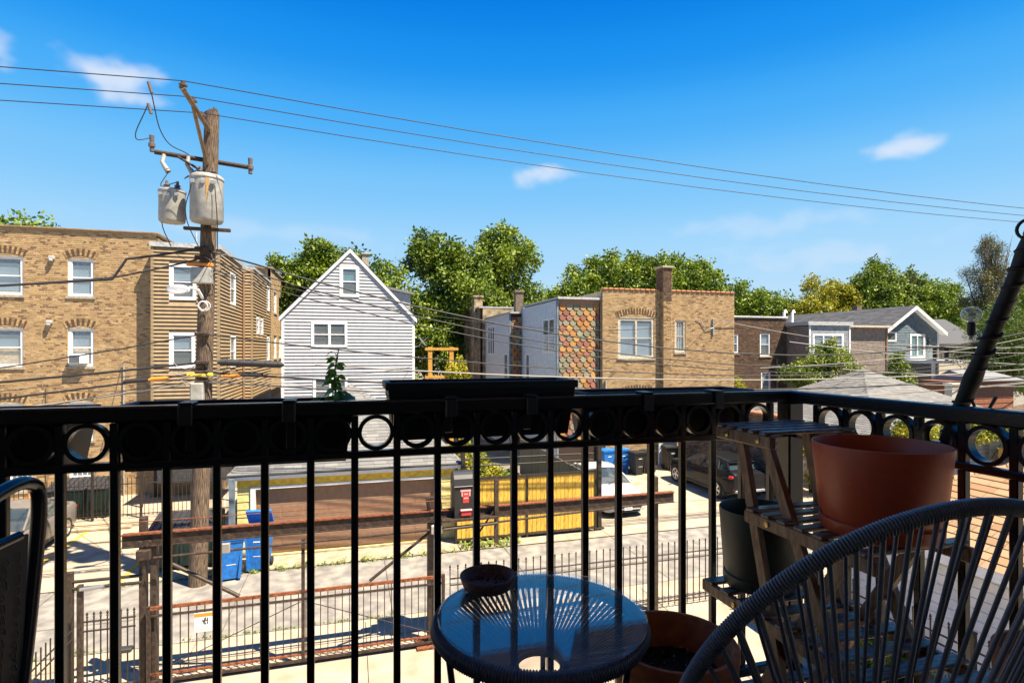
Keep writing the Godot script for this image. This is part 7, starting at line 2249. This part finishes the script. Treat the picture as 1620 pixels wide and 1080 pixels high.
	for i in 60:
		var a := rnd(0, TAU)
		var rr := 0.05 * sqrt(rnd(0.15, 1))
		var p := Vector3(cos(a) * rr, 0.0115, sin(a) * rr)
		var s := rnd(0.001, 0.0028)
		mb.cbox(p - Vector3(s, s, s), p + Vector3(s, s, s), s * 0.4)
	lpart(t, "soil_crumbs", mb.mesh(), M.soil)

	# large clay pot with soil
	var pc := Vector3(0.775, 4.70, -1.245)
	t = thing("clay_pot", "large terracotta pot of dark soil on the floor beside the table", "plant pot", pc)
	mb = MB.new()
	mb.lathe([Vector2(0.001, 0.002), Vector2(0.1, 0.002), Vector2(0.142, 0.40), Vector2(0.155, 0.405), Vector2(0.160, 0.47), Vector2(0.156, 0.477), Vector2(0.146, 0.477), Vector2(0.142, 0.47), Vector2(0.126, 0.37)], Vector3.ZERO, 56, 0.6)
	lpart(t, "pot", mb.mesh(), M.terracotta)
	soil_in(t, 0.126, 0.392, 1400, 5)

	# folding plant stand
	var X0 := 1.06
	var X1 := 1.35
	t = thing("plant_stand", "folding wooden plant stand with slatted shelves in the balcony corner", "plant stand", Vector3(1.2, 4.7, -1.2))
	var tiers := [[5.683, -1.46, -1.235, 5], [5.466, -1.335, -0.93, 7], [5.195, -1.53, -0.85, 9], [4.93, -1.42, -0.98, 6]]
	for q in tiers:
		var n: int = q[3]
		for i in n:
			var zz := lerpf(q[1], q[2], (i + 0.5) / n)
			var w: float = (q[2] - q[1]) / n * 0.27
			mb = MB.new(); mb.cbox(Vector3(X0 - 0.006, q[0] - 0.009, zz - w), Vector3(X1 + 0.006, q[0], zz + w), 0.002); part(t, "slat", mb, M.slat_wood)
		for xx in [X0, X1 - 0.018]:
			mb = MB.new()
			mb.cbox(Vector3(xx, q[0] - 0.045, q[1] - 0.004), Vector3(xx + 0.018, q[0] - 0.0095, q[2] + 0.004), 0.004)
			var br := part(t, "bearer", mb, M.stand_wood)
			for u in [0.22, 0.8]:
				mb = MB.new(); mb.T = Transform3D(Basis(Vector3(0, 0, 1), PI / 2), Vector3(xx - 0.001, q[0] - 0.027, lerpf(q[1], q[2], u))); mb.lathe([Vector2(0.008, -0.001), Vector2(0.008, 0.002), Vector2(0.004, 0.0035), Vector2(0.001, 0.0035)], Vector3.ZERO, 12); part(br, "bolt", mb, M.brass)
	for xx in [X0 + 0.0185, X1 - 0.0365]:
		for q in [[Vector3(0, 5.66, -1.385), Vector3(0, 4.7, -1.14)], [Vector3(0, 5.66, -1.285), Vector3(0, 4.7, -0.83)], [Vector3(0, 5.45, -1.02), Vector3(0, 4.7, -1.47)]]:
			mb = MB.new()
			var d: Vector3 = (q[1] - q[0]).normalized()
			var sd := Vector3(0, -d.z, d.y) * 0.015
			var hw := Vector3(0.018, 0, 0)
			var o := Vector3(xx + (0.0185 if q[0].z > -1.1 and xx < 1.2 else 0.0) - (0.0185 if q[0].z > -1.1 and xx > 1.2 else 0.0), 0, 0)
			var p := [q[0] + o - sd, q[0] + o + sd, q[1] + o + sd, q[1] + o - sd]
			mb.face([p[0], p[1], p[2], p[3]], Vector3(-1, 0, 0))
			mb.face([p[0] + hw, p[1] + hw, p[2] + hw, p[3] + hw], Vector3(1, 0, 0))
			for e in 4: mb.face([p[e], p[(e + 1) % 4], p[(e + 1) % 4] + hw, p[e] + hw], (p[e] + p[(e + 1) % 4]) * 0.5 - (p[0] + p[2]) * 0.5)
			part(t, "leg", mb, M.stand_wood)
	# pots on it
	for q in [["large matt red plastic pot on the stand's middle shelf", Vector3(1.222, 5.467, -1.055), 0.146, 0.21, M.pot_red, "red"], ["dark green plastic pot on the stand's low back shelf", Vector3(1.185, 5.196, -1.425), 0.115, 0.228, M.pot_green, "green"]]:
		t = thing("plastic_pot", q[0], "plant pot", q[1])
		var r: float = q[2]
		var h: float = q[3]
		mb = MB.new()
		mb.lathe([Vector2(0.001, 0.0), Vector2(r * 0.84, 0.0), Vector2(r * 0.87, 0.006), Vector2(r * 0.88, h * 0.15), Vector2(r * 0.86, h * 0.16)], Vector3.ZERO, 64, 0.7)
		lpart(t, "saucer", mb.mesh(), q[4])
		mb = MB.new()
		mb.lathe([Vector2(r * 0.84, h * 0.13), Vector2(r * 0.845, h * 0.19), Vector2(r * 0.885, h * 0.22), Vector2(r * 0.995, h * 0.985), Vector2(r * 0.99, h), Vector2(r * 0.975, h), Vector2(r * 0.965, h * 0.985), Vector2(r * 0.87, h * 0.3), Vector2(0.001, h * 0.29)], Vector3.ZERO, 72, 0.7)
		lpart(t, "shell", mb.mesh(), q[4])
	t = thing("brown_pot", "brown clay pot on the floor behind the cord chair at the right edge", "plant pot", Vector3(1.30, 4.7, -0.72))
	mb = MB.new()
	mb.lathe([Vector2(0.001, 0.002), Vector2(0.08, 0.002), Vector2(0.105, 0.56), Vector2(0.118, 0.565), Vector2(0.12, 0.62), Vector2(0.11, 0.622), Vector2(0.1, 0.56), Vector2(0.001, 0.52)], Vector3.ZERO, 40, 0.6)
	lpart(t, "pot", mb.mesh(), M.terracotta)

	cord_chair()
	mesh_chair()
	leaning_pole(RX, RY)

func soil_in(t: Node3D, r: float, y: float, n: int, sd: int) -> void:
	var mb := MB.new()
	mb.lathe([Vector2(r, 0), Vector2(0.001, 0.006)], Vector3(0, y, 0), 32)
	lpart(t, "soil", mb.mesh(), M.soil)
	var g := RandomNumberGenerator.new()
	g.seed = sd
	mb = MB.new()
	for i in n:
		var a := g.randf() * TAU
		var rr := r * sqrt(g.randf())
		var p := Vector3(cos(a) * rr, y + 0.004, sin(a) * rr)
		var s := g.randf_range(0.0015, 0.005)
		var d := Vector3(g.randf_range(-1, 1), g.randf_range(0, 1), g.randf_range(-1, 1)) * s
		mb.col = Color(0.035, 0.025, 0.018) if g.randf() > 0.07 else Color(0.42, 0.40, 0.36)
		mb.tri3(p + d, p + Vector3(s, 0, 0), p + Vector3(0, s * 0.7, s))
		mb.tri3(p + d, p + Vector3(0, s * 0.7, s), p + Vector3(-s, 0, -s * 0.3))
		mb.tri3(p + d, p + Vector3(-s, 0, -s * 0.3), p + Vector3(s, 0, 0))
	lpart(t, "soil_crumbs", mb.mesh(), M.crumb, Vector3.ZERO, "stuff")

# egg-shaped hoop of steel wound with cord, cords running down to the seat ring
func cord_chair() -> void:
	var C := Vector3(0.942, 5.295, -0.814)
	var ga := 0.102
	var ti := 0.477
	var a := 0.394
	var b := 0.413
	var w := Vector3(cos(ga), 0, sin(ga))
	var f := Vector3(-sin(ga), 0, cos(ga))
	var n := Vector3(f.x * sin(ti), cos(ti), f.z * sin(ti))
	var t := thing("cord_chair", "lounge chair with a round hoop back strung with dark blue cords", "chair", Vector3(C.x, 4.7, C.z + 0.1))
	var hoop := func(ph: float) -> Vector3: return C + w * a * cos(ph) + n * b * sin(ph)
	var pts := []
	for i in 96: pts.append(hoop.call(TAU * i / 96.0))
	var mb := MB.new(); mb.tube(pts, 0.0115, 8, true); part(t, "hoop", mb, M.black_metal)
	var hx := []
	var turns := 470
	var nn := w.cross(n).normalized()
	for i in turns * 7:
		var ph := TAU * i / (turns * 7.0)
		var be := TAU * (i % 7) / 7.0
		var out: Vector3 = (hoop.call(ph) - C).normalized()
		hx.append(hoop.call(ph) + (out * cos(be) + nn * sin(be)) * 0.0118)
	mb = MB.new(); mb.tube(hx, 0.0027, 5, true); part(t, "hoop_winding", mb, M.rope)
	# seat ring lower and in front of the hoop's middle
	var sc := C + Vector3(-0.02, -0.36, 0.10)
	var cnt := 58
	mb = MB.new(); mb.tube(ring(sc, Vector3.RIGHT, Vector3.BACK, 0.085, 28), 0.009, 8, true); part(t, "seat_ring", mb, M.black_metal)
	for i in cnt:
		var ph := TAU * (i + 0.5) / cnt
		var p: Vector3 = hoop.call(ph)
		var q := sc + Vector3(cos(ph) * 0.085, 0, -sin(ph) * 0.085)
		mb = MB.new()
		mb.tube([p - (p - C).normalized() * 0.002 + nn * 0.012, p.lerp(q, 0.5) + Vector3(0, -0.02, 0), q], 0.0042, 6)
		mb.tube([p - (p - C).normalized() * 0.002 - nn * 0.012, p.lerp(q + Vector3(0.004, 0, 0), 0.5) + Vector3(0.008, -0.045, -0.03), q + Vector3(0.006, -0.008, 0)], 0.0034, 6)
		part(t, "cord", mb, M.rope)
	for s in [-1.0, 1.0]:
		mb = MB.new(); mb.tube([C + w * s * a * 0.98, C + w * s * 0.24 + Vector3(0, -0.4, 0.05), C + w * s * 0.27 + Vector3(0, -0.592, -0.14)], 0.009, 8); part(t, "leg", mb, M.black_metal)
	mb = MB.new(); mb.tube([C - n * b, sc + Vector3(0, -0.01, 0.08), Vector3(C.x, 4.705, C.z + 0.32)], 0.009, 8); part(t, "leg", mb, M.black_metal)

# steel garden chair with an expanded mesh back, seen at the left edge
func mesh_chair() -> void:
	var t := thing("mesh_chair", "black steel garden chair with a patterned mesh back at the left edge", "chair", Vector3(-0.72, 4.7, -1.1))
	# back frame: a bent tube, standing across the view
	var o := Vector3(-0.592, 4.7, -1.245)
	var u := Vector3(-0.13, 0, 0.99).normalized()
	var up := Vector3(0.035, 1, -0.01).normalized()
	var c := Curve3D.new()
	c.bake_interval = 0.02
	var k := [o + u * 0.10, o + up * 0.55 + u * 0.03, o + up * 0.90 + u * 0.0, o + up * 0.96 + u * 0.035, o + up * 0.955 + u * 0.12, o + up * 0.90 + u * 0.3, o + up * 0.9 + u * 0.52, o + up * 0.5 + u * 0.52, o + u * 0.5]
	for i in k.size():
		var h: Vector3 = ((k[mini(i + 1, k.size() - 1)] as Vector3) - (k[maxi(i - 1, 0)] as Vector3)) * 0.14
		c.add_point(k[i], -h, h)
	var mb := MB.new(); mb.tube(Array(c.get_baked_points()), 0.0125, 10); part(t, "frame", mb, M.black_metal)
	# mesh panel: solid sheet edge and wavy strips
	mb = MB.new()
	var nn := u.cross(up).normalized()
	var p0 := o + u * 0.03 + up * 0.06
	var rows := []
	for j in 12:
		var row := []
		for i in 12:
			row.append(p0 + u * (i * 0.041) + up * (j * 0.0735) + nn * (0.012 * sin(i / 11.0 * PI)))
		rows.append(row)
	mb.sheet(rows)
	for j in 12:
		for i in 12: rows[j][i] = rows[j][i] - nn * 0.003
	mb.sheet(rows, true)
	part(t, "back_panel", mb, M.chair_mesh)
	mb = MB.new()
	for i in 15:
		for j in 40:
			var q := p0 + u * (0.02 + i * 0.029 + rnd(-0.004, 0.004)) + up * (0.01 + j * 0.0195) + nn * (0.012 * sin((0.02 + i * 0.029) / 0.45 * PI))
			for side in [0.0015, -0.0045]:
				var e := up * rnd(0.004, 0.008)
				var h := u * rnd(-0.007, 0.007)
				mb.tube([q - e - h + nn * side, q + nn * (side * 1.5), q + e * 1.6 + h * 0.2 + nn * side], 0.0009, 4)
	part(t, "weave", mb, M.chair_weave)
	for y in [0.06, 0.87]:
		mb = MB.new(); mb.tube([o + up * y + u * 0.05, o + up * y + u * 0.5], 0.009, 8); part(t, "cross_bar", mb, M.black_metal)
	mb = MB.new(); mb.tube([o + up * 0.42 + u * 0.05, o + up * 0.42 + u * 0.5, o + up * 0.42 + u * 0.5 - nn * 0.4, o + up * 0.42 + u * 0.05 - nn * 0.4], 0.011, 8, true); part(t, "seat_frame", mb, M.black_metal)
	mb = MB.new(); mb.quad(o + up * 0.425 + u * 0.05, o + up * 0.425 + u * 0.5, o + up * 0.425 + u * 0.5 - nn * 0.4, o + up * 0.425 + u * 0.05 - nn * 0.4); part(t, "seat", mb, M.chair_mesh)
	for s in [0.06, 0.49]:
		mb = MB.new(); mb.tube([o + up * 0.42 + u * s - nn * 0.4, Vector3(o.x, 4.7, o.z) + u * s - nn * 0.42], 0.011, 8); part(t, "leg", mb, M.black_metal)

func leaning_pole(RX: float, RY: float) -> void:
	var a := Vector3(RX + 0.045, RY - 0.10, -1.085)
	var d := (Vector3(RX + 0.03, 6.157, -0.883) - Vector3(RX + 0.045, RY, -1.047)).normalized()
	var t := thing("leaning_pole", "black cloth-wrapped pole leaning from the right railing", "pole", a)
	var pts := []
	var rr := []
	for i in 26:
		pts.append(a + d * (i * 0.045))
		rr.append(0.0165 + (0.004 if i % 7 == 4 else 0.0) + rnd(-0.0008, 0.0008))
	var mb := MB.new(); mb.tube(pts, rr, 14); part(t, "shaft", mb, M.chair_mesh)
	var sx := d.cross(Vector3.RIGHT).normalized()
	var sy := d.cross(sx)
	var hel := []
	for i in 260:
		var th := i * 0.62
		hel.append(a + d * (0.02 + i * 0.0042) + (sx * cos(th) + sy * sin(th)) * (0.0168 + 0.0025 * sin(i * 0.13)))
	mb = MB.new(); mb.tube(hel, 0.0042, 5); part(t, "wrap", mb, M.chair_mesh)
	mb = MB.new(); mb.tube([a + d * 0.12 + Vector3(0, 0, 0.02), a + d * 0.10 + Vector3(0, -0.03, 0.05), a + d * 0.2 + Vector3(0, -0.06, 0.045)], 0.004, 6); part(t, "cable_tie", mb, M.cable)
	mb = MB.new(); mb.tube(ring(a + d * 0.545 + Vector3(-0.02, 0, -0.0), Vector3(0.3, 0, 1).normalized(), Vector3.UP, 0.022, 20), 0.0035, 6, true); part(t, "ring_clip", mb, M.cable)
	mb = MB.new(); mb.cbox(a + Vector3(-0.03, -0.055, -0.035), a + Vector3(0.03, 0.0, 0.02), 0.01); part(t, "clamp", mb, M.black_metal)
	t = thing("glass_bulb", "clear glass globe light clipped to the leaning black pole", "lamp", a + d * 0.30 + Vector3(-0.03, 0, 0.02))
	var o := Vector3(RX - 0.01, 5.985, -0.985)
	t.position = o
	mb = MB.new()
	var pr := []
	for i in 17:
		var th := -PI * 0.5 + PI * i / 16.0
		pr.append(Vector2(maxf(cos(th) * 0.021, 0.0005), sin(th) * 0.019))
	mb.lathe(pr, Vector3.ZERO, 28)
	lpart(t, "globe", mb.mesh(), M.bulb_glass)
	mb = MB.new(); mb.lathe([Vector2(0.001, -0.002), Vector2(0.008, -0.002), Vector2(0.009, 0.002), Vector2(0.001, 0.003)], Vector3(0.002, 0.0, 0), 16); lpart(t, "solar_cell", mb.mesh(), M.siding_blue)
	mb = MB.new(); mb.lathe([Vector2(0.003, -0.018), Vector2(0.003, -0.004), Vector2(0.001, -0.003)], Vector3.ZERO, 10); lpart(t, "stem", mb.mesh(), M.print_white)
	mb = MB.new(); mb.lathe([Vector2(0.006, -0.05), Vector2(0.008, -0.045), Vector2(0.008, -0.022), Vector2(0.006, -0.018), Vector2(0.001, -0.018)], Vector3.ZERO, 14); lpart(t, "socket", mb.mesh(), M.cable)
	mb = MB.new(); mb.tube([Vector3(0, -0.048, 0), Vector3(0.012, -0.055, -0.01), Vector3(0.035, -0.05, -0.02)], 0.003, 6); lpart(t, "lead", mb.mesh(), M.cable)
